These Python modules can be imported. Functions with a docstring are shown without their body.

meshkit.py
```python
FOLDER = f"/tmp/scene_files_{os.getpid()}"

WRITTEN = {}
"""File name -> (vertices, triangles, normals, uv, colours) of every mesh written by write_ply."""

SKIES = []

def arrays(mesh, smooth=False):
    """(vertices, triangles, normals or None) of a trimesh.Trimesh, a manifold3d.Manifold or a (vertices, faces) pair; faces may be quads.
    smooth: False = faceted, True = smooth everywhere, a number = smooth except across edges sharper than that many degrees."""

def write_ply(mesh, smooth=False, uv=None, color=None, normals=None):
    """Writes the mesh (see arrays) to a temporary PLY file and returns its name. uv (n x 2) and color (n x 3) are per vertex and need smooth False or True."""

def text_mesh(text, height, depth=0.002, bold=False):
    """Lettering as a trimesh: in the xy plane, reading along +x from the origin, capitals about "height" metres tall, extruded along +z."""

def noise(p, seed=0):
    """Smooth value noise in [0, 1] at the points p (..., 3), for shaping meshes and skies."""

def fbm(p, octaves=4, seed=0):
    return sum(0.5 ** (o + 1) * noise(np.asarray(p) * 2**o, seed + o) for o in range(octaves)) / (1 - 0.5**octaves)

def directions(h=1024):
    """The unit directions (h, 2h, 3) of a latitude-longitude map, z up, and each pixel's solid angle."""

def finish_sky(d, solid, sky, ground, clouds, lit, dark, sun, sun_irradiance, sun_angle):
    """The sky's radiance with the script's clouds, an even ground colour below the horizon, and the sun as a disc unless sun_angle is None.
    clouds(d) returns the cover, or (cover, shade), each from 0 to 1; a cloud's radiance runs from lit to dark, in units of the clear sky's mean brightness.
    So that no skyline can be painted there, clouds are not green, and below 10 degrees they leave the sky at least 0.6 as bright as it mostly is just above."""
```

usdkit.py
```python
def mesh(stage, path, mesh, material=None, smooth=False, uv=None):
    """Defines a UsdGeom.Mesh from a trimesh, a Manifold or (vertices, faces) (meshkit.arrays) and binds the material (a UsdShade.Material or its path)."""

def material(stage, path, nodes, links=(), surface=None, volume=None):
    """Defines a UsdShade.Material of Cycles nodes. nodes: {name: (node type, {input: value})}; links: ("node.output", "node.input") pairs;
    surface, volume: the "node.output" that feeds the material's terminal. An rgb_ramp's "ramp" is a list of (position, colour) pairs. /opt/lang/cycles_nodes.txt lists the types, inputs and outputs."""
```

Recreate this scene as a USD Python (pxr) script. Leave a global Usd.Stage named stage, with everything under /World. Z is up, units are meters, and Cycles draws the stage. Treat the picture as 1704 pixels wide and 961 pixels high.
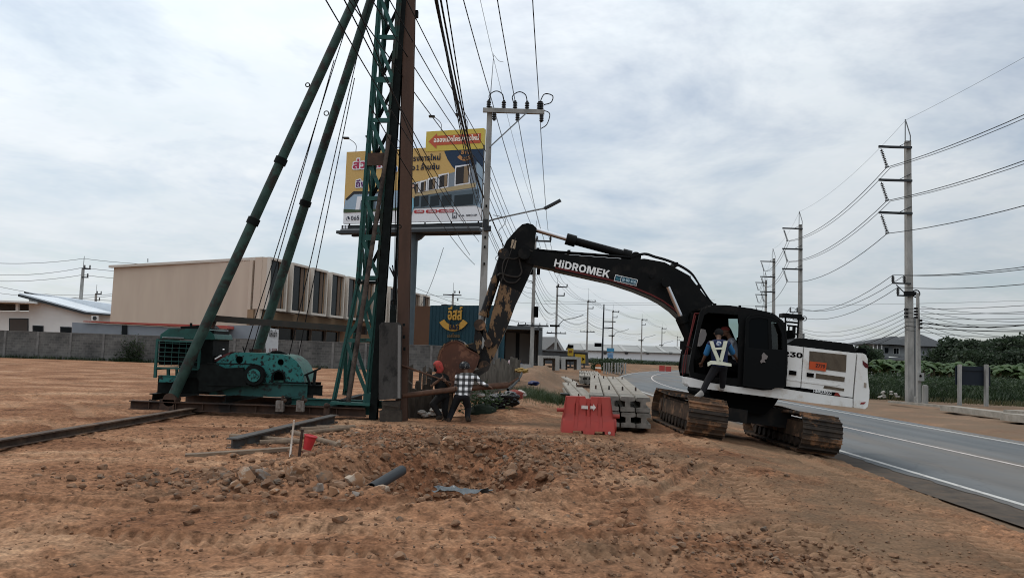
import math, random, glob
import numpy as np, trimesh, manifold3d, shapely
from shapely import affinity
from shapely.geometry import Polygon, LineString, Point, box as sbox
from pxr import Usd, UsdGeom, UsdLux, UsdShade, Gf, Sdf, Vt
import usdkit, meshkit

stage = Usd.Stage.CreateInMemory()
UsdGeom.SetStageUpAxis(stage, 'Z')
UsdGeom.Xform.Define(stage, '/World'); UsdGeom.Scope.Define(stage, '/World/Looks')
# ------------------------------------------------------------------ camera
PW, FPX, CX, CY = 1704.0, 1300.0, 852.0, 480.5
EYE = np.array([0, 0, 1.65]); PITCH, ROLL = math.radians(4.68), math.radians(1.9)
_F = np.array([0, math.cos(PITCH), math.sin(PITCH)]); _Z = np.array([0, -math.sin(PITCH), math.cos(PITCH)]); _X = np.array([1.0, 0, 0])
_R = math.cos(ROLL) * _X + math.sin(ROLL) * _Z; _U = -math.sin(ROLL) * _X + math.cos(ROLL) * _Z
cam = UsdGeom.Camera.Define(stage, '/World/camera')
cam.CreateHorizontalApertureAttr(36.0); cam.CreateVerticalApertureAttr(36.0 * 577 / 1024); cam.CreateFocalLengthAttr(36.0 * FPX / PW)
cam.CreateClippingRangeAttr(Gf.Vec2f(0.1, 5000)); cam.CreateExposureAttr(0.0)
cam.AddTransformOp().Set(Gf.Matrix4d(*_R, 0, *_U, 0, *(-_F), 0, *EYE, 1))
# ------------------------------------------------------------------ sky and sun
SUN = np.array([-0.45, 0.35, 0.95]); SUN = SUN / np.linalg.norm(SUN)
sun = UsdLux.DistantLight.Define(stage, '/World/sun')
sun.CreateIntensityAttr(0.35); sun.CreateAngleAttr(16.0); sun.CreateNormalizeAttr(True); sun.CreateColorAttr(Gf.Vec3f(1, .95, .88))
_q = Gf.Rotation(Gf.Vec3d(0, 0, -1), Gf.Vec3d(*(-SUN))).GetQuat()
sun.AddOrientOp(UsdGeom.XformOp.PrecisionDouble).Set(Gf.Quatd(_q))
SKY = {
 'tc': ('texture_coordinate', {}),
 'sky': ('sky_texture', {'sky_type': 'single_scattering', 'sun_disc': False, 'sun_elevation': math.asin(SUN[2]), 'sun_rotation': math.atan2(SUN[0], SUN[1]), 'altitude': 0.0}),
 'sep': ('separate_xyz', {}), 'zc': ('math', {'math_type': 'maximum', 'value2': 0.0}), 'za': ('math', {'math_type': 'add', 'value2': 0.16}),
 'dv': ('vector_math', {'math_type': 'scale'}), 'inv': ('math', {'math_type': 'divide', 'value1': 1.0}),
 'n1': ('noise_texture', {'scale': 1.25, 'detail': 9.0, 'roughness': 0.60, 'distortion': 0.25}),
 'n2': ('noise_texture', {'scale': 2.1, 'detail': 10.0, 'roughness': 0.62, 'distortion': 0.15}),
 'cov': ('rgb_ramp', {'ramp': [(0.0, (.35,) * 3), (.36, (.45,) * 3), (.55, (.96,) * 3), (1.0, (1.0,) * 3)]}),
 'cc': ('rgb_ramp', {'ramp': [(0.33, (6.9, 7.6, 8.1)), (.5, (7.45, 8.0, 8.45)), (.68, (8.2, 8.6, 8.9))]}),
 'dot': ('vector_math', {'math_type': 'dot_product', 'vector2': tuple(SUN)}),
 'glow': ('map_range', {'value': 0.0, 'from_min': -.2, 'from_max': 1.0, 'to_min': 0.72, 'to_max': 1.5, 'clamp': True}),
 'alt': ('map_range', {'value': 0.0, 'from_min': 0.0, 'from_max': 1.0, 'to_min': 0.78, 'to_max': 1.35, 'clamp': True}),
 'mul': ('math', {'math_type': 'multiply'}), 'cl': ('vector_math', {'math_type': 'scale'}),
 'mix': ('mix_color', {'use_clamp': False}), 'bg': ('background_shader', {'strength': 0.1})}
usdkit.material(stage, '/World/Looks/sky_look', SKY, [
 ('tc.generated', 'sep.vector'), ('sep.z', 'zc.value1'), ('zc.value', 'za.value1'), ('za.value', 'inv.value2'), ('tc.generated', 'dv.vector1'), ('inv.value', 'dv.scale'),
 ('dv.vector', 'n1.vector'), ('dv.vector', 'n2.vector'), ('n1.fac', 'cov.fac'), ('n2.fac', 'cc.fac'), ('tc.generated', 'dot.vector1'), ('dot.value', 'glow.value'),
 ('zc.value', 'alt.value'), ('glow.result', 'mul.value1'), ('alt.result', 'mul.value2'), ('cc.color', 'cl.vector1'), ('mul.value', 'cl.scale'),
 ('cov.color', 'mix.fac'), ('sky.color', 'mix.a'), ('cl.vector', 'mix.b'), ('mix.result', 'bg.color')], surface='bg.background')
dome = UsdLux.DomeLight.Define(stage, '/World/sky')
UsdShade.MaterialBindingAPI.Apply(dome.GetPrim()).Bind(UsdShade.Material.Get(stage, '/World/Looks/sky_look'))
dome.GetPrim().SetCustomDataByKey('kind', 'structure')

# ------------------------------------------------------------------ helpers
def W(px, py, y):
    "the point of the place seen at a photograph pixel, at distance y in front of the camera"
    d = _F + (px - CX) / FPX * _R + (CY - py) / FPX * _U
    return EYE + d * (y / d[1])
def G(px, py, z=0.0):
    d = _F + (px - CX) / FPX * _R + (CY - py) / FPX * _U
    return EYE + d * ((z - EYE[2]) / d[2])
_used = {}
def fresh(parent, name):
    k = _used.get((parent, name), 0); _used[(parent, name)] = k + 1
    return f'{parent}/{name}' + (f'_{k:03d}' if k else '')
def tag(prim, label=None, cat=None, group=None, kind=None):
    for k, v in (('label', label), ('category', cat), ('group', group), ('kind', kind)):
        if v: prim.SetCustomDataByKey(k, v)
    return prim
class T:
    def __init__(s, path, loc): s.path, s.loc = path, np.asarray(loc, float)
    @property
    def prim(s): return stage.GetPrimAtPath(s.path)
def thing(name, label, cat, loc=(0, 0, 0), group=None, kind=None):
    p = fresh('/World', name); x = UsdGeom.Xform.Define(stage, p)
    x.AddTranslateOp().Set(Gf.Vec3d(*map(float, loc))); x.AddRotateZOp().Set(0.0)
    tag(x.GetPrim(), label, cat, group, kind)
    return T(p, loc)
def cat_(meshes):
    if not isinstance(meshes, (list, tuple)): return meshes
    out = []
    for m in meshes:
        if hasattr(m, 'to_mesh'):
            q = m.to_mesh(); m = trimesh.Trimesh(q.vert_properties[:, :3], q.tri_verts, process=False)
        out.append(m)
    return trimesh.util.concatenate(out) if len(out) > 1 else out[0]
def part(t, name, mesh, mat, smooth=30, label=None, kind=None):
    "a part of thing or part t, given in place coordinates"
    m = cat_(mesh); p = fresh(t.path, name)
    if hasattr(m, 'to_mesh'): m = cat_([m])
    m = m.copy(); m.apply_translation(-t.loc)
    q = usdkit.mesh(stage, p, m, mat, smooth=smooth); tag(q.GetPrim(), label, None, None, kind)
    return T(p, t.loc)
def parts(t, name, meshes, mat, **k):
    for m in meshes: part(t, name, m, mat, **k)
def solo(name, mesh, mat, label=None, cat=None, group=None, kind=None, smooth=30):
    m = cat_(mesh); p = fresh('/World', name)
    q = usdkit.mesh(stage, p, m, mat, smooth=smooth); tag(q.GetPrim(), label, cat, group, kind)
    return T(p, (0, 0, 0))
def move(t, loc, rz=0.0):
    pr = t.prim; pr.GetAttribute('xformOp:translate').Set(Gf.Vec3d(*map(float, loc))); pr.GetAttribute('xformOp:rotateZ').Set(float(rz))
def copy(t, loc, rz=0.0, label=None, group=None, scale=None):
    src = t.prim; base = src.GetName(); cd = src.GetCustomData()
    p = fresh('/World', base); x = UsdGeom.Xform.Define(stage, p)
    x.GetPrim().GetReferences().AddInternalReference(t.path); x.GetPrim().SetInstanceable(True)
    tr = x.GetPrim().GetAttribute('xformOp:translate'); tr.Set(Gf.Vec3d(*map(float, loc))); x.GetPrim().GetAttribute('xformOp:rotateZ').Set(float(rz))
    if scale: x.AddScaleOp().Set(Gf.Vec3f(scale, scale, scale))
    tag(x.GetPrim(), label or cd.get('label'), cd.get('category'), group or cd.get('group'))
    return T(p, loc)
# shapes
def box(c, s, rz=0.0):
    m = trimesh.creation.box(s)
    if rz: m.apply_transform(trimesh.transformations.rotation_matrix(rz, [0, 0, 1]))
    m.apply_translation(c); return m
def bb(x0, x1, y0, y1, z0, z1): return box(((x0 + x1) / 2, (y0 + y1) / 2, (z0 + z1) / 2), (abs(x1 - x0), abs(y1 - y0), abs(z1 - z0)))
def frame_to(a, b, up=(0, 0, 1)):
    a, b = np.asarray(a, float), np.asarray(b, float); d = b - a; L = np.linalg.norm(d); d = d / L
    up = np.asarray(up, float)
    if abs(d @ up) > .98: up = np.array([1.0, 0, 0]) if abs(d[0]) < .9 else np.array([0, 1.0, 0])
    s = np.cross(up, d); s /= np.linalg.norm(s); n = np.cross(d, s)
    M = np.eye(4); M[:3, 0], M[:3, 1], M[:3, 2], M[:3, 3] = s, n, d, a
    return M, L
def bar(a, b, w, h=None, up=(0, 0, 1)):
    "a square bar from a to b; w sideways, h along up"
    M, L = frame_to(a, b, up); m = trimesh.creation.box((w, h or w, L)); m.apply_translation((0, 0, L / 2)); m.apply_transform(M); return m
def tube(a, b, r, r2=None, n=12, cap=True):
    M, L = frame_to(a, b); r2 = r if r2 is None else r2
    t = np.arange(n) / n * 2 * math.pi; c = np.c_[np.cos(t), np.sin(t)]
    v = np.vstack([np.c_[c * r, np.zeros(n)], np.c_[c * r2, np.full(n, L)], [[0, 0, 0], [0, 0, L]]])
    i = np.arange(n); j = (i + 1) % n
    f = np.vstack([np.c_[i, j, j + n], np.c_[i, j + n, i + n], np.c_[j, i, np.full(n, 2 * n)], np.c_[i + n, j + n, np.full(n, 2 * n + 1)]])
    m = trimesh.Trimesh(v, f, process=False); m.apply_transform(M); return m
def path_tube(P, r, n=6):
    P = np.asarray(P, float); k = len(P); d = np.gradient(P, axis=0); d /= np.linalg.norm(d, axis=1, keepdims=True)
    up = np.array([0, 0, 1.0]) if abs(d[:, 2]).max() < .95 else np.array([.31, .9, .3])
    s = np.cross(d, up); s /= np.maximum(np.linalg.norm(s, axis=1, keepdims=True), 1e-9); u = np.cross(s, d)
    t = np.arange(n) / n * 2 * math.pi; R = np.broadcast_to(np.asarray(r, float), (k,))
    v = (P[:, None] + R[:, None, None] * (np.cos(t)[None, :, None] * s[:, None] + np.sin(t)[None, :, None] * u[:, None])).reshape(-1, 3)
    a = np.arange(k - 1)[:, None] * n; i = np.arange(n)[None]; j = (i + 1) % n
    f = np.concatenate([np.stack([a + i, a + n + i, a + n + j], -1).reshape(-1, 3), np.stack([a + i, a + n + j, a + j], -1).reshape(-1, 3)])
    return trimesh.Trimesh(v, f, process=False)
def spline(P, n=8):
    P = np.asarray(P, float); out = []
    Q = np.vstack([2 * P[0] - P[1], P, 2 * P[-1] - P[-2]])
    for i in range(1, len(Q) - 2):
        for t in np.linspace(0, 1, n, endpoint=False):
            p0, p1, p2, p3 = Q[i - 1:i + 3]
            out.append(.5 * (2 * p1 + (p2 - p0) * t + (2 * p0 - 5 * p1 + 4 * p2 - p3) * t * t + (3 * p1 - p0 - 3 * p2 + p3) * t ** 3))
    return np.array(out + [P[-1]])
def disc(c, axis, r, w, n=24):
    c, axis = np.asarray(c, float), np.asarray(axis, float); axis = axis / np.linalg.norm(axis)
    return tube(c - axis * w / 2, c + axis * w / 2, r, n=n)
def ico(c, r, sub=1):
    m = trimesh.creation.icosphere(subdivisions=sub, radius=1.0); m.apply_scale(r); m.apply_translation(c); return m
def polys(g):
    if g.is_empty: return []
    return [q for q in getattr(g, 'geoms', [g]) if q.geom_type == 'Polygon' and q.area > 1e-9]
def plate(geom, O, u, v, n, t):
    "a flat outline (in u, v metres about O) with thickness t along n"
    out = []
    u, v, n = (np.asarray(k, float) for k in (u, v, n)); M = np.eye(4); M[:3, 0], M[:3, 1], M[:3, 2], M[:3, 3] = u, v, n, O
    for q in polys(geom):
        m = trimesh.creation.extrude_polygon(q, t, engine='earcut'); m.apply_transform(M)
        if np.linalg.det(M[:3, :3]) < 0: m.invert()
        out.append(m)
    return trimesh.util.concatenate(out)
def outline(pts, y): return Polygon([(lambda p: (p[0], p[2]))(W(a, b, y)) for a, b in pts]).buffer(0)
def ext(pts, y0, y1, holes=(), rnd=0.0):
    "a side outline read at distance y0, given its width from y0 to y1"
    g = outline(pts, y0)
    if rnd: g = g.buffer(-rnd).buffer(2 * rnd).buffer(-rnd)
    for h in holes: g = g.difference(outline(h, y0))
    return plate(g, (0, y0, 0), (1, 0, 0), (0, 0, 1), (0, 1, 0), y1 - y0)
_fonts = {}
def lettering(text, h, thai=False, weight=600):
    from PIL import Image, ImageDraw, ImageFont
    key = (thai, weight)
    if key not in _fonts:
        f = ImageFont.truetype(glob.glob('/opt/blender-*/*/datafiles/fonts/' + ('NotoSansThai*' if thai else 'Inter.woff2'))[0], 72)
        try: f.set_variation_by_axes([weight, 100] if thai else [weight] if len(f.get_variation_axes()) == 1 else [14, weight])
        except Exception: pass
        _fonts[key] = f
    f = _fonts[key]; x0, y0, x1, y1 = f.getbbox(text, anchor='ls')
    im = Image.new('L', (int(x1 - x0 + 10), int(y1 - y0 + 10)))
    ImageDraw.Draw(im).text((5 - x0, 5 - y0), text, 255, font=f, anchor='ls')
    on = np.pad(np.asarray(im) > 127, ((0, 0), (1, 1))).astype(np.int8)
    r, s = np.nonzero(np.diff(on, axis=1) == 1); e = np.nonzero(np.diff(on, axis=1) == -1)[1]
    g = shapely.union_all(shapely.box(s, -r - 1, e, -r)).buffer(.6).buffer(-.6).simplify(.8)
    k = h / (52.0 if not thai else 44.0)
    return affinity.affine_transform(g, [k, 0, 0, k, -5 * k, (5 - y0) * k])
def fit(g, w):
    a, b, c, d = g.bounds; return affinity.scale(g, w / (c - a), 1, origin=(a, 0))
# materials
_mats = {}
def tone(c):
    "the photograph's deep, low key colours"
    if c is None: return None
    l = sum(c) / 3; f = .56 + .44 * min(1, l / .42); return tuple(v * f for v in c)
def mat(name, c, rough=.75, metal=0.0, c2=None, sc=2.0, c3=None, sc3=1.0, t3=(.52, .62), bump=0.0, bsc=25.0, spec=.4, stretch=None, bevel=0.0, lo=.35, hi=.65, det=6.0):
    if name in _mats: return _mats[name]
    c, c2, c3 = tone(c), tone(c2), tone(c3)
    N = {'g': ('geometry', {}), 'p': ('principled_bsdf', {'roughness': rough, 'metallic': metal, 'base_color': c, 'specular_ior_level': spec * .6})}; L = []
    src = 'g.position'
    if stretch: N['m'] = ('mapping', {'scale': stretch}); L.append(('g.position', 'm.vector')); src = 'm.vector'
    col = None
    if c2 is not None:
        N['n'] = ('noise_texture', {'scale': sc, 'detail': det, 'roughness': .62}); N['r'] = ('rgb_ramp', {'ramp': [(lo, c), (hi, c2)]}); L += [(src, 'n.vector'), ('n.fac', 'r.fac')]; col = 'r.color'
    if c3 is not None:
        N['n3'] = ('noise_texture', {'scale': sc3, 'detail': 8.0, 'roughness': .68}); N['r3'] = ('rgb_ramp', {'ramp': [(t3[0], (0, 0, 0)), (t3[1], (1, 1, 1))]}); N['x3'] = ('mix_color', {'a': c, 'b': c3})
        L += [(src, 'n3.vector'), ('n3.fac', 'r3.fac'), ('r3.color', 'x3.fac')] + ([(col, 'x3.a')] if col else []); col = 'x3.result'
    if col: L.append((col, 'p.base_color'))
    nrm = None
    if bevel: N['bv'] = ('bevel', {'samples': 4, 'radius': bevel}); nrm = 'bv.bevel'
    if bump:
        N['nb'] = ('noise_texture', {'scale': bsc, 'detail': 5.0, 'roughness': .6}); N['b'] = ('bump', {'strength': 1.0, 'distance': bump}); L += [(src, 'nb.vector'), ('nb.fac', 'b.height')] + ([(nrm, 'b.normal')] if nrm else []); nrm = 'b.normal'
    if nrm: L.append((nrm, 'p.normal'))
    _mats[name] = usdkit.material(stage, '/World/Looks/' + name, N, L, surface='p.BSDF'); return _mats[name]
def leafmat(name, c, c2, tr=.25):
    if name in _mats: return _mats[name]
    N = {'g': ('geometry', {}), 'n': ('noise_texture', {'scale': .8, 'detail': 3.0}), 'i': ('math', {'math_type': 'add'}), 'h': ('math', {'math_type': 'multiply', 'value2': .45}), 'k': ('math', {'math_type': 'multiply', 'value2': .8}), 'r': ('rgb_ramp', {'ramp': [(.3, c), (.85, c2)]}),
         'p': ('principled_bsdf', {'roughness': .6, 'specular_ior_level': .25}), 't': ('translucent_bsdf', {}), 'x': ('mix_closure', {'fac': tr})}
    L = [('g.position', 'n.vector'), ('n.fac', 'k.value1'), ('g.random_per_island', 'h.value1'), ('k.value', 'i.value1'), ('h.value', 'i.value2'), ('i.value', 'r.fac'), ('r.color', 'p.base_color'), ('r.color', 't.color'), ('p.BSDF', 'x.closure1'), ('t.BSDF', 'x.closure2')]
    _mats[name] = usdkit.material(stage, '/World/Looks/' + name, N, L, surface='x.closure'); return _mats[name]
def glassmat(name, tint=(.6, .7, .7), fac=.75):
    N = {'t': ('transparent_bsdf', {'color': tint}), 'g': ('glossy_bsdf', {'color': (.9, .9, .9), 'roughness': .03}), 'f': ('fresnel', {'IOR': 1.5}), 'x': ('mix_closure', {})}
    return usdkit.material(stage, '/World/Looks/' + name, N, [('f.fac', 'x.fac'), ('t.BSDF', 'x.closure1'), ('g.BSDF', 'x.closure2')], surface='x.closure')
GLASS = glassmat('cab_glass'); DARKGLASS = mat('dark_window_glass', (.010, .013, .015), .18, spec=.18)
BLACK = mat('black_paint', (.004, .0045, .005), .42, c2=(.008, .008, .008), sc=3, bevel=.012, spec=.16, c3=(.030, .026, .023), sc3=2.2, t3=(.54, .75))
MATTE = mat('matte_black', (.004, .004, .004), .85, spec=.06)
RUBBER = mat('black_rubber', (.008, .008, .009), .6, spec=.15)
CHROME = mat('chrome_rod', (.6, .6, .62), .22, 1.0)
WHITE = mat('white_machine_paint', (.68, .67, .645), .42, c2=(.60, .58, .55), sc=1.3, bevel=.012, c3=(.42, .35, .27), sc3=2.8, t3=(.55, .78))
MUDSTEEL = mat('muddy_steel', (.035, .024, .018), .75, c2=(.10, .06, .038), sc=6, c3=(.30, .16, .085), sc3=3.2, t3=(.50, .60), bump=.006, bsc=60)
RUST = mat('rusty_steel', (.055, .033, .024), .8, c2=(.10, .055, .036), sc=5, c3=(.025, .02, .018), sc3=1.6, bump=.002, bsc=80)
BROWNSTEEL = mat('brown_steel', (.11, .058, .038), .75, c2=(.08, .044, .030), sc=1.4, stretch=(3, 3, .5), bump=.001, bsc=60)
TEAL = mat('teal_chipped_paint', (.022, .16, .15), .55, c2=(.03, .19, .175), sc=3.0, c3=(.008, .012, .012), sc3=11.0, t3=(.53, .58), bump=.0015, bsc=40)
GREEN = mat('green_lattice_paint', (.020, .095, .082), .6, c2=(.032, .125, .108), sc=4, c3=(.03, .026, .02), sc3=4.0, t3=(.57, .66), bump=.001)
DKGREEN = mat('dark_green_tube', (.022, .05, .042), .65, c2=(.045, .10, .08), sc=3.5, c3=(.035, .028, .024), sc3=2.5, t3=(.5, .6))
GREASE = mat('greasy_black', (.005, .0065, .0065), .6, c2=(.012, .016, .015), sc=6, spec=.12)
CONC = mat('pole_concrete', (.33, .32, .30), .9, c2=(.24, .235, .22), sc=2.5, stretch=(1, 1, .35), c3=(.16, .155, .145), sc3=1.4, t3=(.56, .75), bump=.002, bsc=40)
CONCPILE = mat('pile_concrete', (.345, .315, .27), .9, c2=(.25, .225, .19), sc=3, c3=(.26, .21, .16), sc3=2.0, t3=(.56, .75), bump=.003, bsc=35)
CONCDARK = mat('weathered_block', (.055, .050, .046), .9, c2=(.085, .08, .074), sc=5, c3=(.028, .026, .024), sc3=2.5, stretch=(1, 1, .6), bump=.004, bsc=40)
WOOD = mat('weathered_timber', (.26, .19, .13), .85, c2=(.17, .12, .085), sc=9, bump=.003, bsc=50)
GREYWOOD = mat('grey_timber', (.13, .11, .09), .9, c2=(.07, .058, .047), sc=8, stretch=(1, 1, .3), bump=.003, bsc=40)
POLEWOOD = mat('wet_brown_timber', (.15, .075, .045), .75, c2=(.10, .05, .032), sc=8, bump=.002, bsc=50)
GALV = mat('galvanised_steel', (.22, .23, .235), .5, .6)
DKSTEEL = mat('dark_steel', (.04, .045, .05), .55)
CABLE = mat('black_cable', (.008, .008, .009), .6, spec=.2)
THINCABLE = mat('grey_wire', (.05, .052, .055), .5)
PORC = mat('dark_insulator', (.018, .016, .016), .25)
# ------------------------------------------------------------------ terrain
def sm(t): t = np.clip(t, 0, 1); return t * t * (3 - 2 * t)
def cv(y):
    y = np.asarray(y, float); a = np.clip(y - 45, 0, 140); return .0021 * a * a + np.clip(y - 185, 0, None) * .588
ROADZ = -.6
PIT = (-1.0, 10.45)
def hgt(x, y, fine=True):
    x, y = np.asarray(x, float), np.asarray(y, float); xx = x - cv(y)
    xc = np.interp(y, [0, 9, 17, 24, 40], [4.9, 5.65, 7.15, 7.7, 7.9]); zc = np.interp(y, [0, 9, 16.8, 30, 60], [-.05, -.14, -.43, -.5, -.5])
    z = zc * np.clip((xx - 4.0) / (xc - 4.0), 0, 1)
    und = meshkit.fbm(np.stack([x * .35, y * .35, x * 0], -1), 3, 5) - .5
    z = z + und * .10 * sm((xc - xx) / 1.5) * np.interp(y, [0, 5, 30, 60], [.3, 1, 1, .4]) * (1 - .6 * sm((x - 2.5) / 1.5) * sm((y - 15) / 2) * sm((25 - y) / 2))
    drop = sm((xx - xc) / .55); z = z * (1 - drop) + drop * (ROADZ - .05)
    under = sm((xx - 8.5) / .3) * sm((16.35 - xx) / .35); z = z - under * .12
    verge = sm((xx - 16.4) / 2.0); z = z + verge * .12 + verge * (meshkit.fbm(np.stack([x * .5, y * .5, x * 0 + 4], -1), 3, 9) - .5) * .22 * sm((xx - 16.6) / 1.5)
    # pit with its rim of turned-over earth
    ex, ey = (x - PIT[0]) / 1.35, (y - PIT[1]) / 1.75; a = np.arctan2(ey, ex)
    rr = np.hypot(ex, ey) * (1 + .16 * np.sin(3 * a + 1) + .09 * np.sin(5 * a)); z = z - .62 * sm((1.2 - rr) / .75) + .09 * np.exp(-((rr - 1.25) / .28) ** 2)
    z = z + .10 * np.exp(-(((x + 1.6) / 2.6) ** 2 + ((y - 14.6) / 1.3) ** 2))
    z = z + .12 * np.exp(-(((x - .9) / 1.5) ** 2 + ((y - 12.6) / 1.0) ** 2))
    # spoil heaps, trench and bank behind the workers
    z = z + 1.0 * (.75 + .5 * meshkit.fbm(np.stack([x * 1.6, y * 1.6, x * 0], -1), 3, 17)) * np.exp(-(((x - 1.55) / 1.15) ** 2 + ((y - 39) / 2.2) ** 2)) + .5 * np.exp(-(((x - .3) / 1.4) ** 2 + ((y - 36) / 2.5) ** 2))
    tx = x - np.interp(y, [19, 22, 40], [-1.9, -1.4, -.4]); z = z - .45 * np.exp(-(tx / .8) ** 2) * sm((y - 19.6) / 1.5) * sm((36 - y) / 6)
    z = z + .22 * np.exp(-((tx - 1.6) / .9) ** 2) * sm((y - 18.8) / 1.5) * sm((40 - y) / 4)
    z = z + .55 * np.exp(-(((x - 9 - cv(y)) / 3.0) ** 2)) * sm((y - 85) / 12) * sm((150 - y) / 20) * sm((8.0 - xx) / 2)
    if fine:
        MARK['rut'] = np.zeros(x.shape)
        near = np.interp(y, [0, 14, 26, 45], [1, 1, .7, 0]) * (1 - under) * (1 - .7 * drop * (1 - verge))
        p = np.stack([x, y, x * 0], -1)
        patch = sm((meshkit.fbm(p * .45, 3, 21) - .38) / .25)
        clod = np.exp(-(((x + .6) / 2.6) ** 2 + ((y - 12.2) / 3.2) ** 2))
        f1 = meshkit.fbm(p * np.array([2.2, 3.2, 1]), 4, 11) - .5; f2 = meshkit.fbm(p * np.array([9, 12, 1]), 4, 12) - .5
        f3 = 1 - np.abs(2 * meshkit.fbm(p * np.array([5, 6.5, 1]), 3, 14) - 1) * 2.2
        z = z + near * (f1 * (.05 + .13 * clod) + f2 * (.034 + .045 * patch + .07 * clod) + np.clip(f3, 0, 1) * (.016 * patch + .05 * clod))
        # tyre and crawler ruts
        for (pts, w, dep, tread, freq) in RUTS:
            P = spline(pts, 12); d2 = np.full(x.shape, 9e9); s = np.zeros(x.shape); off = np.zeros(x.shape); acc = 0
            bx0, by0 = P.min(0) - 1; bx1, by1 = P.max(0) + 1; sel = (x > bx0) & (x < bx1) & (y > by0) & (y < by1)
            if not sel.any(): continue
            X, Y = x[sel], y[sel]; D = np.full(X.shape, 9e9); S = np.zeros(X.shape); O = np.zeros(X.shape)
            for a_, b_ in zip(P[:-1], P[1:]):
                v = b_ - a_; L = np.hypot(*v)
                if L < 1e-6: continue
                t = np.clip(((X - a_[0]) * v[0] + (Y - a_[1]) * v[1]) / L ** 2, 0, 1); dx, dy = X - a_[0] - t * v[0], Y - a_[1] - t * v[1]; dd = np.hypot(dx, dy)
                m = dd < D; D[m] = dd[m]; S[m] = acc + t[m] * L; O[m] = ((dx * v[1] - dy * v[0]) / L)[m]; acc += L
            mask = sm((w / 2 - D) / .05); rim = np.exp(-((D - w / 2 - .04) / .05) ** 2)
            wear = sm((meshkit.fbm(np.stack([X * 1.3, Y * 1.3, X * 0 + dep * 50], -1), 3, 3) - .3) / .2)
            MARK['rut'][sel] = np.maximum(MARK['rut'][sel], wear * mask * (.7 + .3 * np.clip(1.6 * np.sin(2 * math.pi * (S * freq + 1.2 * np.abs(O) / w)), -1, 1) * (tread > .015)))
            z[sel] += wear * (-dep * mask + dep * .6 * rim + tread * mask * np.clip(1.6 * np.sin(2 * math.pi * (S * freq + 1.2 * np.abs(O) / w)), -1, 1))
    return z
MARK = {}
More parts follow.
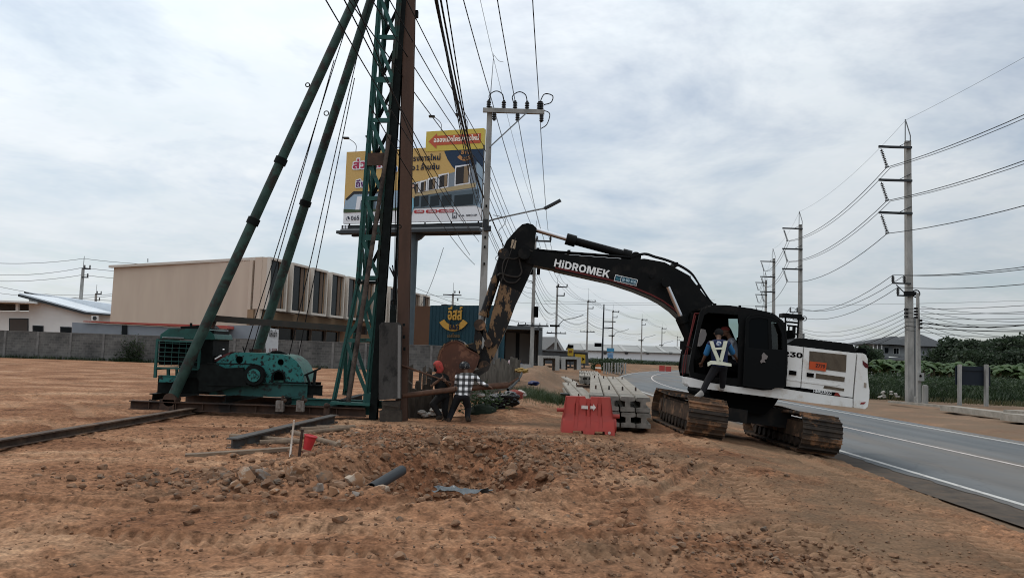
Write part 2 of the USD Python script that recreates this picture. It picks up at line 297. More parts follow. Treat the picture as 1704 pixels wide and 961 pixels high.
RUTS = [(np.array([(-3.2, 6.6), (-1.4, 6.35), (.4, 6.5), (2.2, 7.0)]), .36, .045, .034, 6.0), (np.array([(-2.2, 7.25), (-.6, 7.05), (1.0, 7.3), (2.6, 7.9)]), .32, .035, .028, 7.0),
        (np.array([(-9, 9.2), (-6.5, 8.3), (-3.6, 7.9), (-1, 8.2), (1.6, 9.3), (3, 12)]), .35, .065, .012, 6.0), (np.array([(-7.0, 8.6), (-4.6, 7.0), (-2.0, 6.6)]), .35, .055, .022, 7.0),
        (np.array([(2.6, 5), (3.0, 9), (3.5, 13), (3.9, 17)]), .62, .04, .035, 5.0), (np.array([(4.4, 6), (5.0, 9), (5.6, 13), (6.2, 17)]), .62, .045, .035, 5.0),
        (np.array([(1.2, 6), (1.9, 10), (2.6, 14), (3.1, 20)]), .3, .025, .0, 5.0), (np.array([(-8.2, 11.5), (-6.7, 11.2), (-5.8, 12.2), (-5.6, 13.6)]), .22, .02, .012, 9.0),
        (np.array([(-9.5, 16), (-7, 13.5), (-4, 13.0)]), .35, .025, .01, 7.0), (np.array([(-11, 22), (-8.8, 24), (-7, 30)]), .5, .03, .0, 5.0), (np.array([(-20, 26), (-12, 21), (-9, 17)]), .5, .04, .0, 5.0),
        (np.array([(2.2, 24), (3.6, 35), (5.5, 50), (8, 62)]), .5, .06, .0, 5.0), (np.array([(3.6, 24), (4.8, 35), (6.4, 48), (9, 62)]), .5, .06, .0, 5.0)]
def hz(x, y): return float(hgt(np.array([x]), np.array([y]), False)[0])
def hf(x, y): return float(hgt(np.array([x]), np.array([y]))[0])
def geo(a, b, s, k):
    out = [a]
    while out[-1] < b: out.append(out[-1] + s); s *= k
    return out
xs = np.array([-v for v in geo(10.02, 700, .06, 1.09)][::-1] + list(np.arange(-9.98, 9.0, .036)) + geo(9.02, 900, .06, 1.07))
ys = np.array([-120, -60, -30, -15, -6, 0, 2, 3.5, 4.5] + list(np.arange(5.0, 14.5, .032)) + list(np.arange(14.5, 25, .07)) + geo(25.05, 1500, .1, 1.035))
gx, gy = np.meshgrid(xs, ys); gz = hgt(gx, gy)
dug = np.clip(np.exp(-(((gx + .6) / 2.5) ** 2 + ((gy - 12.2) / 2.9) ** 2)) * 1.5 + .6 * np.exp(-(((gx + 2.4) / 1.2) ** 2 + ((gy - 9.6) / .6) ** 2)) - .35 + .8 * (meshkit.fbm(np.stack([gx * 1.1, gy * 1.1, gx * 0], -1), 4, 41) - .5), 0, 1) * (gx > -6) * (gx < 4) * (gy < 17)
gxx_ = gx - cv(gy); grey_ = np.clip(sm((gxx_ - 16.3) / .8) + sm((gy - 22) / 5) * sm((gx + 1.5) / 1.5) * sm((9 - gxx_) / 1) * sm((75 - gy) / 15) * .9 + .9 * sm((gxx_ - 7.0) / .6) * sm((9 - gxx_) / .5), 0, 1)
soil = np.stack([MARK['rut'], dug, grey_], -1).reshape(-1, 3)
nx, ny = len(xs), len(ys)
ii = (np.arange(ny - 1)[:, None] * nx + np.arange(nx - 1)[None]).ravel()
gf = np.concatenate([np.c_[ii, ii + 1, ii + nx + 1], np.c_[ii, ii + nx + 1, ii + nx]])
DIRT = usdkit.material(stage, '/World/Looks/laterite_dirt', {
    'g': ('geometry', {}), 'st': ('mapping', {'scale': (.8, 1.0, 1.0)}),
    'a': ('noise_texture', {'distortion': .6, 'scale': .55, 'detail': 8.0, 'roughness': .62}), 'ar': ('rgb_ramp', {'ramp': [(.30, (.125, .058, .032)), (.42, (.215, .106, .059)), (.54, (.30, .160, .092)), (.68, (.41, .255, .158))]}),
    'b': ('noise_texture', {'scale': 11.0, 'detail': 8.0, 'roughness': .7}), 'br': ('rgb_ramp', {'ramp': [(.32, (.30,) * 3), (.48, (.95,) * 3), (.70, (1.6, 1.57, 1.5))]}), 'ab': ('mix_color', {'blend_type': 'multiply', 'fac': 1.0, 'use_clamp': False}),
    'sep': ('separate_xyz', {}), 'pn': ('noise_texture', {'scale': .42, 'detail': 5.0, 'roughness': .6}), 'px': ('map_range', {'value': 0.0, 'from_min': -2.5, 'from_max': 5.0, 'to_min': -.12, 'to_max': .10, 'clamp': True}), 'pa': ('math', {'math_type': 'add'}),
    'pr': ('rgb_ramp', {'ramp': [(.46, (0, 0, 0)), (.64, (.75,) * 3)]}), 'grey': ('mix_color', {'b': (.15, .105, .068)}),
    'v': ('voronoi_texture', {'scale': 34.0, 'feature': 'f1'}), 'vr': ('rgb_ramp', {'ramp': [(0.0, (1.25,) * 3), (.3, (1.0,) * 3), (.62, (.72,) * 3)]}), 'abv': ('mix_color', {'blend_type': 'multiply', 'fac': .7, 'use_clamp': False}),
    'at': ('attribute', {'attribute': 'soil'}), 'as': ('separate_color', {}), 'rk': ('math', {'math_type': 'multiply', 'value2': .42}), 'dk': ('math', {'math_type': 'multiply', 'value2': .8}), 'rm': ('mix_color', {'b': (.36, .22, .135)}), 'vk': ('math', {'math_type': 'multiply', 'value2': .62}), 'vm': ('mix_color', {'b': (.165, .122, .088)}), 'dm': ('mix_color', {'blend_type': 'multiply', 'b': (.72, .62, .58)}),
    'nb': ('noise_texture', {'scale': 38.0, 'detail': 6.0, 'roughness': .7}), 'bm': ('bump', {'strength': .9, 'distance': .02}), 'p': ('principled_bsdf', {'roughness': .95, 'specular_ior_level': .06})},
    [('g.position', 'st.vector'), ('st.vector', 'a.vector'), ('a.fac', 'ar.fac'), ('st.vector', 'b.vector'), ('b.fac', 'br.fac'), ('ar.color', 'ab.a'), ('br.color', 'ab.b'), ('g.position', 'sep.vector'), ('sep.x', 'px.value'),
     ('g.position', 'pn.vector'), ('pn.fac', 'pa.value1'), ('px.result', 'pa.value2'), ('pa.value', 'pr.fac'), ('pr.color', 'grey.fac'), ('ab.result', 'grey.a'), ('st.vector', 'v.vector'), ('v.distance', 'vr.fac'), ('grey.result', 'abv.a'), ('vr.color', 'abv.b'),
     ('at.color', 'as.color'), ('as.r', 'rk.value1'), ('as.g', 'dk.value1'), ('rk.value', 'rm.fac'), ('dk.value', 'dm.fac'), ('abv.result', 'rm.a'), ('rm.result', 'dm.a'), ('as.b', 'vk.value1'), ('vk.value', 'vm.fac'), ('dm.result', 'vm.a'), ('vm.result', 'p.base_color'), ('st.vector', 'nb.vector'), ('nb.fac', 'bm.height'), ('bm.normal', 'p.normal')], surface='p.BSDF')
gm = trimesh.Trimesh(np.c_[gx.ravel(), gy.ravel(), gz.ravel()], gf, process=False)
q = usdkit.mesh(stage, '/World/ground', gm, DIRT, smooth=True); tag(q.GetPrim(), kind='structure')
pv = UsdGeom.PrimvarsAPI(q).CreatePrimvar('soil', Sdf.ValueTypeNames.Color3fArray, 'vertex'); pv.Set(Vt.Vec3fArray.FromNumpy(soil.astype(np.float32)))
# road
ASPH = usdkit.material(stage, '/World/Looks/asphalt', {'g': ('geometry', {}), 'm': ('mapping', {'scale': (1.0, .12, 1.0)}), 'a': ('noise_texture', {'scale': 1.3, 'detail': 6.0}), 'ar': ('rgb_ramp', {'ramp': [(.35, (.075, .083, .088)), (.65, (.115, .122, .125))]}),
    's': ('noise_texture', {'scale': 90.0, 'detail': 3.0}), 'sr': ('rgb_ramp', {'ramp': [(.35, (.7,) * 3), (.65, (1.25,) * 3)]}), 'x': ('mix_color', {'blend_type': 'multiply', 'fac': 1.0, 'use_clamp': False}), 'b': ('bump', {'distance': .004}),
    'sep': ('separate_xyz', {}), 'dn': ('noise_texture', {'scale': .5, 'detail': 6.0}), 'dr': ('rgb_ramp', {'ramp': [(.46, (0, 0, 0)), (.72, (.55,) * 3)]}), 'ck': ('voronoi_texture', {'feature': 'distance_to_edge', 'scale': .8}), 'cr': ('rgb_ramp', {'ramp': [(0.0, (.72,) * 3), (.008, (.9,) * 3), (.02, (1.0,) * 3)]}), 'cn': ('noise_texture', {'scale': 1.5, 'detail': 4.0}), 'cv': ('mix_color', {'blend_type': 'add', 'fac': .35, 'use_clamp': False}), 'cx': ('mix_color', {'blend_type': 'multiply', 'fac': 1.0, 'use_clamp': False}), 'dd': ('mix_color', {'b': (.16, .12, .085)}), 'p': ('principled_bsdf', {'roughness': .75, 'specular_ior_level': .35})},
    [('g.position', 'm.vector'), ('m.vector', 'a.vector'), ('a.fac', 'ar.fac'), ('g.position', 's.vector'), ('s.fac', 'sr.fac'), ('ar.color', 'x.a'), ('sr.color', 'x.b'), ('m.vector', 'dn.vector'), ('dn.fac', 'dr.fac'), ('dr.color', 'dd.fac'), ('x.result', 'dd.a'), ('g.position', 'cn.vector'), ('g.position', 'cv.a'), ('cn.color', 'cv.b'), ('cv.result', 'ck.vector'), ('ck.distance', 'cr.fac'), ('dd.result', 'cx.a'), ('cr.color', 'cx.b'), ('cx.result', 'p.base_color'), ('s.fac', 'b.height'), ('b.normal', 'p.normal')], surface='p.BSDF')
LINEW = mat('road_paint', (.50, .49, .465), .7, c2=(.40, .39, .37), sc=5, c3=(.13, .13, .13), sc3=9, t3=(.56, .66))
ry = np.concatenate([np.arange(-60, 40, 2.0), np.arange(40, 200, 2.0), np.arange(200, 420, 10)])
def strip(x0, x1, z, thick=0.0, y0=-60, y1=420, ragged=0.0):
    y = ry[(ry >= y0) & (ry <= y1)]
    if ragged: y = np.arange(y0, y1, .12)
    rng = np.random.default_rng(3); rg = (meshkit.fbm(np.stack([y * 1.7, y * 0, y * 0], -1), 4, 8) - .5) * ragged if ragged else 0
    d = np.gradient(cv(y), y); n = np.hypot(1, d)
    a, b = np.c_[cv(y) + 12.1 + (x0 - 12.1) / n + rg, y - (x0 - 12.1) * d / n, np.full(len(y), z)], np.c_[cv(y) + 12.1 + (x1 - 12.1) / n, y - (x1 - 12.1) * d / n, np.full(len(y), z)]
    k = len(y); i = np.arange(k - 1)
    return trimesh.Trimesh(np.vstack([a, b]), np.vstack([np.c_[i, i + k, i + k + 1], np.c_[i, i + k + 1, i + 1]]), process=False)
left = strip(8.42, 12.1, ROADZ, y0=-60, y1=420, ragged=.25); right = strip(12.1, 16.3, ROADZ)
rd = solo('road', [left, right], ASPH, kind='structure', smooth=False)
solo('edge_line', strip(8.62, 8.76, ROADZ + .004), LINEW, kind='structure', smooth=False)
solo('centre_line', strip(12.02, 12.14, ROADZ + .008), mat('centre_paint', (.60, .54, .50), .7, c2=(.38, .34, .32), sc=5), kind='structure', smooth=False)
solo('edge_line', strip(15.55, 15.69, ROADZ + .004), LINEW, kind='structure', smooth=False)
sh_ = strip(7.5, 8.55, ROADZ - .008, y0=4, y1=120); solo('road_shoulder', sh_, mat('damp_shoulder', (.13, .10, .075), .9, c2=(.07, .057, .046), sc=1.6, c3=(.12, .085, .06), sc3=3, bump=.01, bsc=20), kind='structure', smooth=False)
# loose clods and stones too many to count
rng = np.random.default_rng(7)
def rock(r, seed, sub=1, flat=.75):
    m = trimesh.creation.icosphere(subdivisions=sub, radius=1.0); v = m.vertices
    n = meshkit.fbm(v * 1.3 + seed * 7.1, 3, seed) - .5; cut = np.random.default_rng(seed).normal(size=(7, 3)); cut /= np.linalg.norm(cut, axis=1, keepdims=True); v = v * (1 + n[:, None] * 1.0)
    for cn in cut: dd = v @ cn; v = v - np.clip(dd - .52, 0, None)[:, None] * cn
    v = v * np.array([1, .8 + .4 * ((seed * 37) % 10) / 10, flat]); a = seed * 1.7
    c, s = math.cos(a), math.sin(a); v = v @ np.array([[c, -s, 0], [s, c, 0], [0, 0, 1]]); return trimesh.Trimesh(v * r, m.faces, process=False)
protos = [rock(1.0, k, 1) for k in range(14)]; tiny = [rock(1.0, k, 0) for k in range(10)]
P, R = [], []
def sow(n, cx, cy, sx, sy, r0, r1):
    x = rng.normal(cx, sx, n); y = rng.normal(cy, sy, n); k = (y > 5.2) & (x < 5.6 + (y - 6) * .13); P.append(np.c_[x[k], y[k]]); R.append(r0 * (r1 / r0) ** (rng.random(k.sum()) ** 2.2))
sow(300, -.7, 11.2, 1.0, 1.2, .04, .14); sow(90, -2.6, 9.6, .8, .35, .05, .13); sow(3000, -1.0, 11.4, 1.3, 1.7, .010, .075); sow(2200, -.4, 12.9, 1.7, 1.0, .010, .06); sow(1100, -2.6, 9.6, 1.2, .5, .012, .075); sow(2200, -1.8, 14.6, 2.0, 1.2, .010, .06); sow(1000, 1.0, 12.3, .9, .8, .010, .07)
sow(3500, -1, 8.5, 5, 2.4, .005, .022); sow(2000, 3.0, 8, 1.6, 2, .005, .022); sow(900, -5, 13, 3, 3, .006, .025); sow(500, 2.3, 7.0, .5, .4, .015, .05); sow(700, 0.2, 6.7, 2.2, .5, .01, .035)
P, R = np.vstack(P), np.concatenate(R); PZ = hgt(P[:, 0], P[:, 1])
V, Fc, o = [], [], 0
for (x, y), r, z, k in zip(P, R, PZ, rng.integers(0, 140, len(P))):
    m = protos[k % 14] if r > .04 else tiny[k % 10]; V.append(m.vertices * r + (x, y, z + r * .25)); Fc.append(m.faces + o); o += len(m.vertices)
CLOD = mat('clod_earth', (.20, .106, .06), .95, c2=(.31, .185, .112), sc=4.0, c3=(.17, .135, .105), sc3=9.0, t3=(.55, .62), bump=.004, bsc=60)
solo('loose_clods', trimesh.Trimesh(np.vstack(V), np.vstack(Fc), process=False), CLOD, 'crumbled red brown clods and pebbles strewn over the dug earth', 'clods', kind='stuff', smooth=False)
ROCKT = mat('tan_rock', (.36, .20, .11), .9, c2=(.27, .14, .075), sc=6, c3=(.40, .33, .26), sc3=7, bump=.006, bsc=30)
ROCKG = mat('grey_rock', (.30, .26, .225), .9, c2=(.20, .16, .13), sc=8, c3=(.25, .15, .09), sc3=6, bump=.006, bsc=30)
rk = [(487, 820, .17, 1), (525, 812, .10, 0), (498, 800, .08, 0), (437, 802, .065, 0), (473, 803, .06, 0), (548, 812, .12, 0), (588, 825, .12, 1), (628, 830, .12, 1), (412, 822, .13, 1), (435, 820, .10, 0), (530, 836, .08, 0), (552, 838, .07, 1), (590, 842, .05, 0), (508, 815, .06, 0), (806, 802, .17, 1), (696, 803, .12, 1), (745, 762, .12, 1), (757, 780, .09, 1), (706, 790, .10, 1), (470, 816, .10, 1),
      (968, 745, .10, 1), (962, 768, .08, 1), (940, 752, .06, 0), (660, 836, .06, 0), (700, 824, .07, 0), (455, 835, .06, 1), (396, 826, .08, 1), (575, 800, .07, 1), (780, 780, .07, 1), (840, 770, .06, 0), (565, 745, .07, 1), (595, 735, .06, 0), (820, 905, .045, 1), (1030, 883, .06, 1), (1050, 885, .05, 1), (1010, 884, .05, 1)]
for k, (px, py, r, c) in enumerate(rk):
    g = G(px, py, -.05); m = rock(r * 1.05, 40 + k, 2, .8); z = hf(g[0], g[1]); m.apply_translation((g[0], g[1], z + r * .45))
    solo('rock', m, ROCKT if c else ROCKG, 'rough reddish tan rock half sunk in the turned earth' if c else 'pale grey broken rock half sunk in the turned earth', 'rock', 'tan rocks round the dug hole' if c else 'grey rocks round the dug hole', smooth=25)
# ------------------------------------------------------------------ piling rig
def ibeam(a, b, w, h, t=.022):
    "an I-section lying from a to b (bottom centre line)"
    a, b = np.asarray(a, float), np.asarray(b, float); z = np.array([0, 0, 1.0])
    return [bar(a + z * t / 2, b + z * t / 2, w, t), bar(a + z * (h - t / 2), b + z * (h - t / 2), w, t), bar(a + z * h / 2, b + z * h / 2, t, h - 2.02 * t)]
def hcol(a, b, w, h, t=.03, up=(0, 1, 0)):
    M, L = frame_to(a, b, up); out = []
    for (sx, sy, ox, oy) in ((w, t, 0, h / 2 - t / 2), (w, t, 0, -h / 2 + t / 2), (t, h - 2.02 * t, 0, 0)):
        m = trimesh.creation.box((sx, sy, L)); m.apply_translation((ox, oy, L / 2)); m.apply_transform(M); out.append(m)
    return out
rig = thing('piling_rig', 'green lattice mast piling rig with winch and engine on steel skids', 'piling rig', (-6.0, 19.3, 0))
YF, YB = 18.3, 20.9
fa, fb = W(244, 675, YF), W(608, 688, YF); fa[2] = fb[2] = .07; fa[0] = -8.75; fb[0] = -3.3
part(rig, 'skid_beam', ibeam(fa, fb, .2, .2), RUST); part(rig, 'skid_beam', ibeam(fa + (.2, 2.6, 0), fb + (.1, 2.6, 0), .2, .2), RUST)
for x in (-8.3, -6.6, -5.2, -3.9): part(rig, 'cross_beam', ibeam((x, 18.4, .272), (x, 20.95, .272), .16, .16), GREASE)
parts(rig, 'stiffener', [bb(x - .01, x + .01, 18.225, 18.29, .095, .245) for x in np.arange(-8.3, -3.4, .62)], RUST)
def pxx(px, y, py=640): return W(px, py, y)[0]
part(rig, 'machine_frame', ibeam((pxx(350, 18.6), 18.6, .44), (pxx(512, 18.6), 18.6, .44), .1, .32, .02), mat('dull_green_channel', (.017, .085, .078), .6, c2=(.025, .11, .10), sc=3, c3=(.012, .014, .013), sc3=4, t3=(.5, .6)))
part(rig, 'machine_frame', ibeam((pxx(262, 18.6), 18.62, .44), (pxx(349, 18.6), 18.62, .44), .1, .40, .02), GREASE)
part(rig, 'machine_frame', ibeam((pxx(262, 18.6), 19.9, .44), (pxx(512, 18.6), 19.9, .44), .1, .32, .02), GREASE)
part(rig, 'engine_base', ibeam((pxx(264, 18.5), 18.52, .70), (pxx(300, 18.5), 18.52, .70), .06, .16, .016), TEAL)
part(rig, 'end_channel', ibeam((pxx(512, 18.6), 18.66, .50), (pxx(536, 18.6), 18.66, .50), .1, .24, .02), GREASE)
part(rig, 'foot_beam', ibeam((pxx(485, 18.5), 18.62, .275), (pxx(642, 18.5), 18.62, .275), .14, .155, .02), GREEN)
# engine
part(rig, 'engine_block', [bb(pxx(300, 19), pxx(420, 19), 18.85, 19.7, .6, 1.35), bb(pxx(330, 19), pxx(357, 19), 18.75, 19.8, .9, 1.95), bb(pxx(356, 19), pxx(404, 19), 18.8, 19.5, .5, 1.15)], GREASE)
part(rig, 'engine_pipe', [tube(W(372, 612, 18.9), W(372, 590, 18.9), .03), tube(W(385, 612, 18.9), W(392, 596, 18.9), .025), tube(W(408, 606, 18.8), W(425, 596, 18.8), .03)], GREASE)
hood = ext([(266, 563), (267, 556), (281, 546), (344, 547), (356, 556), (358, 565)], 18.7, 19.9, rnd=.02)
part(rig, 'engine_hood', hood, mat('hood_green', (.022, .12, .10), .5, c2=(.015, .07, .06), sc=3, c3=(.02, .018, .014), sc3=5, t3=(.58, .68), bevel=.02))
part(rig, 'exhaust_plate', [ext([(300, 543), (345, 540), (352, 546), (301, 547)], 19.0, 19.6), tube(W(318, 543, 19.3), W(318, 537, 19.3), .03)], GREASE)
part(rig, 'radiator', ext([(266, 566), (332, 568), (330, 608), (264, 606)], 18.95, 19.5), MATTE)
bars = []
for k in range(7):
    px = 263 + k * 11.6; bars.append(tube(W(px + 1, 567 + k * .5, 18.66), W(px - 1.5, 608 + k * .6, 18.66), .006, n=6))
for k in range(6):
    bars.append(tube(W(261 - k * .2, 570 + k * 7.4, 18.65), W(333 - k * .2, 573 + k * 7.4, 18.65), .009, n=6))
part(rig, 'guard_bars', bars, GREEN)
part(rig, 'guard_frame', [bar(W(262, 565, 18.65), W(258.5, 613, 18.65), .05), bar(W(333, 568, 18.65), W(330, 613, 18.65), .05), bar(W(262, 566, 18.65), W(334, 569, 18.65), .04), bar(W(258.5, 611, 18.65), W(331, 614, 18.65), .04),
                          bar(W(262, 565, 18.65), W(262, 565, 18.65) + (0, 1.2, 0), .05), bar(W(259, 613, 18.65), W(259, 613, 18.65) + (0, 1.2, 0), .05), bar(W(259, 611, 18.66), W(258, 628, 18.66), .06), bar(W(280, 612, 18.8), W(280, 628, 18.8), .06), bar(W(294, 612, 18.8), W(294, 628, 18.8), .05)], GREEN)
part(rig, 'filler_pipe', tube(W(270, 561, 18.67), W(306, 562, 18.67), .014), GALV)
# winch gear housing
def zz(pts): return [(240 + a / 5.653, 530 + b / 5.653) for a, b in pts]
def circ(cx, cy, r, n=24): return [(cx + r * math.cos(t), cy + r * math.sin(t)) for t in np.linspace(0, 2 * math.pi, n, endpoint=False)]
gh = zz([(560, 600), (600, 500), (650, 430), (720, 380), (790, 340), (860, 316), (1000, 318), (1150, 325), (1300, 335), (1370, 352), (1430, 395), (1470, 450), (1495, 520), (1505, 600)])
arch = zz([(1210, 605), (1210, 540), (1225, 510), (1262, 492), (1298, 510), (1312, 540), (1312, 605)])
part(rig, 'gear_cover', ext(gh, 18.62, 18.68, holes=[zz(circ(893, 385, 36)), zz(circ(1283, 408, 30)), arch]), TEAL)
g2 = outline(gh, 18.62); rim = g2.difference(g2.buffer(-.05))
part(rig, 'gear_casing', plate(rim, (0, 18.682, 0), (1, 0, 0), (0, 0, 1), (0, 1, 0), .95), mat('casing_green', (.035, .14, .105), .55, c2=(.05, .16, .13), sc=4, c3=(.012, .014, .012), sc3=4, t3=(.5, .6)))
part(rig, 'winch_drum', [disc(W(460, 612, 19.3), (0, 1, 0), .36, .8), disc(W(460, 612, 18.95), (0, 1, 0), .42, .05), disc(W(405, 600, 19.2), (0, 1, 0), .22, .6)], GREASE)
part(rig, 'cover_lip', [plate(outline(arch, 18.6).buffer(.035).difference(outline(arch, 18.6)), (0, 18.585, 0), (1, 0, 0), (0, 0, 1), (0, 1, 0), .035), bb(pxx(472, 18.6), pxx(508, 18.6), 18.56, 18.62, .765, .80)], GREASE)
wc = W(424, 624, 18.46)
part(rig, 'flywheel', [disc(wc, (0, 1, 0), .255, .07, 36), disc(wc - (0, .045, 0), (0, 1, 0), .23, .03, 36)], GREASE)
part(rig, 'flywheel_hub', [disc(wc - (0, .065, 0), (0, 1, 0), .15, .03, 28), disc(wc - (0, .085, 0), (0, 1, 0), .05, .05)], TEAL)
part(rig, 'drive_belt', [bar(W(345, 604, 18.45), W(424, 606, 18.45), .05, .03), bar(W(345, 640, 18.45), W(424, 641, 18.45), .05, .03)], GREASE)
part(rig, 'belt_pulley', disc(W(345, 623, 18.52), (0, 1, 0), .23, .1, 28), GREASE)
part(rig, 'belt_guard', ext([(333, 606), (352, 604), (372, 612), (404, 611), (410, 640), (350, 652), (330, 650)], 18.44, 18.56, rnd=.02), GREASE); part(rig, 'oil_tray', bb(pxx(300, 18.7), pxx(425, 18.7), 18.6, 19.6, .78, .92), GREASE)
part(rig, 'control_lever', [tube(W(507, 624, 18.7), W(534, 612, 18.7), .022), bar(W(522, 641, 18.7), W(525, 615, 18.7), .06), bar(W(510, 622, 18.7), W(516, 640, 18.7), .05), tube(W(408, 588, 18.8), W(404, 576, 18.8), .015)], GREASE)
part(rig, 'lever_handle', [ico(W(372, 581, 18.75), (.03, .03, .022), 1), bar(W(358, 597, 18.7), W(368, 591, 18.7), .05, .03), tube(W(336, 613, 18.55), W(362, 612, 18.55), .012)], mat('worn_bright_metal', (.62, .64, .64), .35, .5))
part(rig, 'red_cowl', ext([(356, 600), (372, 590), (384, 585), (380, 592), (366, 601)], 18.75, 19.1), mat('faded_red', (.12, .03, .03), .6))
for px in (466, 500):
    c = W(px, 675, 18.1); part(rig, 'clamp_block', [box(c, (.17, .12, .25)), box(c - (0, .065, 0), (.05, .03, .12))], mat('clamp_grey', (.14, .11, .09), .9, c2=(.22, .2, .18), sc=14))
    part(rig, 'clamp_bolt', [tube(c + (.03, 0, .1), c + (.05, .02, .24), .03, n=8), ico(c + (.1, 0, .13), (.05, .05, .05))], RUST)
c = W(544, 681, 18.1); part(rig, 'clamp_block', [box(c, (.12, .12, .24)), ico(c + (0, -.05, .1), (.07, .06, .06))], RUST)
# back stays
TOPL, TOPR = W(662, -158, 19.0), W(668, -158, 19.4)
s0, s1 = W(286, 664, 18.36), W(427, 590, 20.2)
part(rig, 'back_stay', tube(s0, TOPL, .125, .105, 20), DKGREEN); part(rig, 'back_stay', tube(s1, TOPR, .125, .105, 20), DKGREEN)
part(rig, 'stay_foot', [box(s0 + (-.05, 0, -.12), (.34, .3, .24)), disc(s0, (0, 1, 0), .15, .3)], RUST)
part(rig, 'stay_foot', [box(s1 + (0, 0, -.1), (.3, .3, .5)), bar(s1 - (0, 0, .1), s1 - (.0, 0, 1.0), .2)], RUST)
def along(a, b, t): return a + (b - a) * t
for t in (.34, .46):
    a, b = along(s0, TOPL, t - .006), along(s0, TOPL, t + .006); part(rig, 'stay_flange', tube(a, b, .148, n=20), GREASE)
for t in (.335,): part(rig, 'stay_flange', tube(along(s1, TOPR, t - .006), along(s1, TOPR, t + .006), .148, n=20), GREASE)
def ring(c, r, w, axis=(0, 1, 0)):
    m = trimesh.creation.torus(r, w, major_sections=14, minor_sections=6); M, _ = frame_to((0, 0, 0), axis); m.apply_transform(M); m.apply_translation(c); return m
part(rig, 'eye_ring', ring(along(s0, TOPL, .61) + (-.17, 0, .06), .05, .014), GREASE); part(rig, 'eye_ring', ring(along(s1, TOPR, .53) + (-.19, 0, .05), .06, .014), GREASE)
part(rig, 'tie_beam', bar(W(350, 529, 18.72), W(608, 549, 18.72), .12, .15), mat('tie_beam_paint', (.03, .034, .03), .7, c2=(.05, .042, .034), sc=5))
part(rig, 'tie_bracket', [bar(W(358, 529, 18.8), W(352, 545, 18.8), .1), box(W(604, 549, 18.72), (.16, .2, .2))], RUST)
# lattice mast
def chord(p0, pm, p1, y): return [W(*p0, y[0]), W(*pm, y[1]), W(*p1, y[2])]
TP = -300
def ext_x(x0, x470, py): return x0 + (x470 - x0) * py / 470.0
CH = {'a': ((556, 664), (632, 596), 18.55), 'b': ((609, 668), (664, 629), 18.5), 'c': ((573, 657), (644, 607), 19.15), 'd': ((617, 662), (671, 636), 19.1)}
def cp(k, py):
    (bx, by), (x0, xm), y = CH[k]
    if py <= 470: return W(ext_x(x0, xm, py), py, y)
    t = (py - 470) / (by - 470); return W(xm + (bx - xm) * t, py, y)
def angle(a, b, s, th=.012): return [bar(a, b, s, th, up=(0, 1, 0)), bar(a, b, th, s, up=(0, 1, 0))]
for k, m in zip('abcd', (GREEN, mat('rusty_green', (.05, .05, .04), .7, c2=(.022, .08, .065), sc=3, c3=(.06, .04, .03), sc3=4), GREEN, GREEN)):
    part(rig, 'mast_chord', angle(cp(k, 470), cp(k, TP), .13), m)
for k in 'abcd': part(rig, 'mast_leg', angle(cp(k, CH[k][0][1]), cp(k, 470), .11), GREEN)
lv = [-270, -205, -135, -70, -5, 62, 133, 200, 265, 330, 395, 462]
lx, dg = [], []
for i, py in enumerate(lv):
    part(rig, 'mast_rung', [bar(cp('a', py), cp('b', py), .03, .10 if i % 2 else .14)], GREEN); part(rig, 'mast_rung', bar(cp('c', py + 2), cp('d', py + 2), .02, .08), GREASE)
    part(rig, 'mast_rung', [bar(cp('a', py), cp('c', py), .05, .05), bar(cp('b', py), cp('d', py), .05, .05)], GREEN)
    if i + 1 < len(lv):
        nx_ = lv[i + 1]
        part(rig, 'mast_diagonal', bar(cp('a', py), cp('b', nx_), .09, .03, up=(0, 1, 0)), GREEN)
        part(rig, 'mast_diagonal', bar(cp('c', nx_), cp('a', py), .04, .09), GREEN); part(rig, 'mast_diagonal', bar(cp('d', py), cp('c', nx_), .08, .03, up=(0, 1, 0)), GREASE)
part(rig, 'joint_plate', [bar(cp('a', 256) - (0, .03, 0), cp('b', 256) - (0, .03, 0), .03, .02, up=(0, 1, 0)), bar(cp('a', 266) - (0, .05, 0), cp('b', 266) - (0, .05, 0), .02, .30)], RUST)
part(rig, 'joint_flange', [bar(cp('a', 470), cp('b', 470), .2, .06), bar(cp('c', 470), cp('d', 470), .2, .06), bar(cp('a', 470), cp('c', 470), .15, .06)] + [ico(cp(k, 466), (.05, .05, .06)) for k in 'abcd'], GREASE)
for (k1, p1, k2, p2) in (('a', 478, 'b', 566), ('b', 484, 'a', 566), ('a', 568, 'b', 655), ('c', 480, 'd', 566), ('c', 566, 'd', 655), ('b', 570, 'd', 655), ('a', 570, 'c', 650)):
    part(rig, 'mast_diagonal', bar(cp(k1, p1), cp(k2, p2), .085, .03, up=(0, 1, 0)), GREEN)
part(rig, 'mast_rung', bar(cp('a', 566), cp('b', 566), .05, .09), GREEN); part(rig, 'mast_rung', bar(cp('c', 566), cp('d', 566), .05, .09), GREEN)
part(rig, 'rusty_pole', tube(W(578, 676, 18.35), W(648, 225, 18.4), .06, .05, 14), mat('rusty_pole_steel', (.06, .042, .034), .8, c2=(.13, .10, .08), sc=4, c3=(.03, .024, .022), sc3=3))
part(rig, 'mast_foot', [bar(W(556, 668, 18.6), W(620, 671, 18.6), .8, .06), bb(pxx(606, 18.5), pxx(620, 18.5), 18.45, 18.95, .1, .6)], GREEN)
part(rig, 'leader_rail', hcol(W(621, 702, 18.45), W(672 + 21, -300, 18.75), .17, .26), GREASE)
part(rig, 'leader_rail', hcol(W(654 + 2, 560, 18.66), W(660 + 26, -300, 18.9), .05, .2), GREASE)
part(rig, 'brown_rail', hcol(W(668, 704, 18.42), W(688, -300, 18.8), .27, .22, t=.03), BROWNSTEEL, label='wide brown steel leader rail')
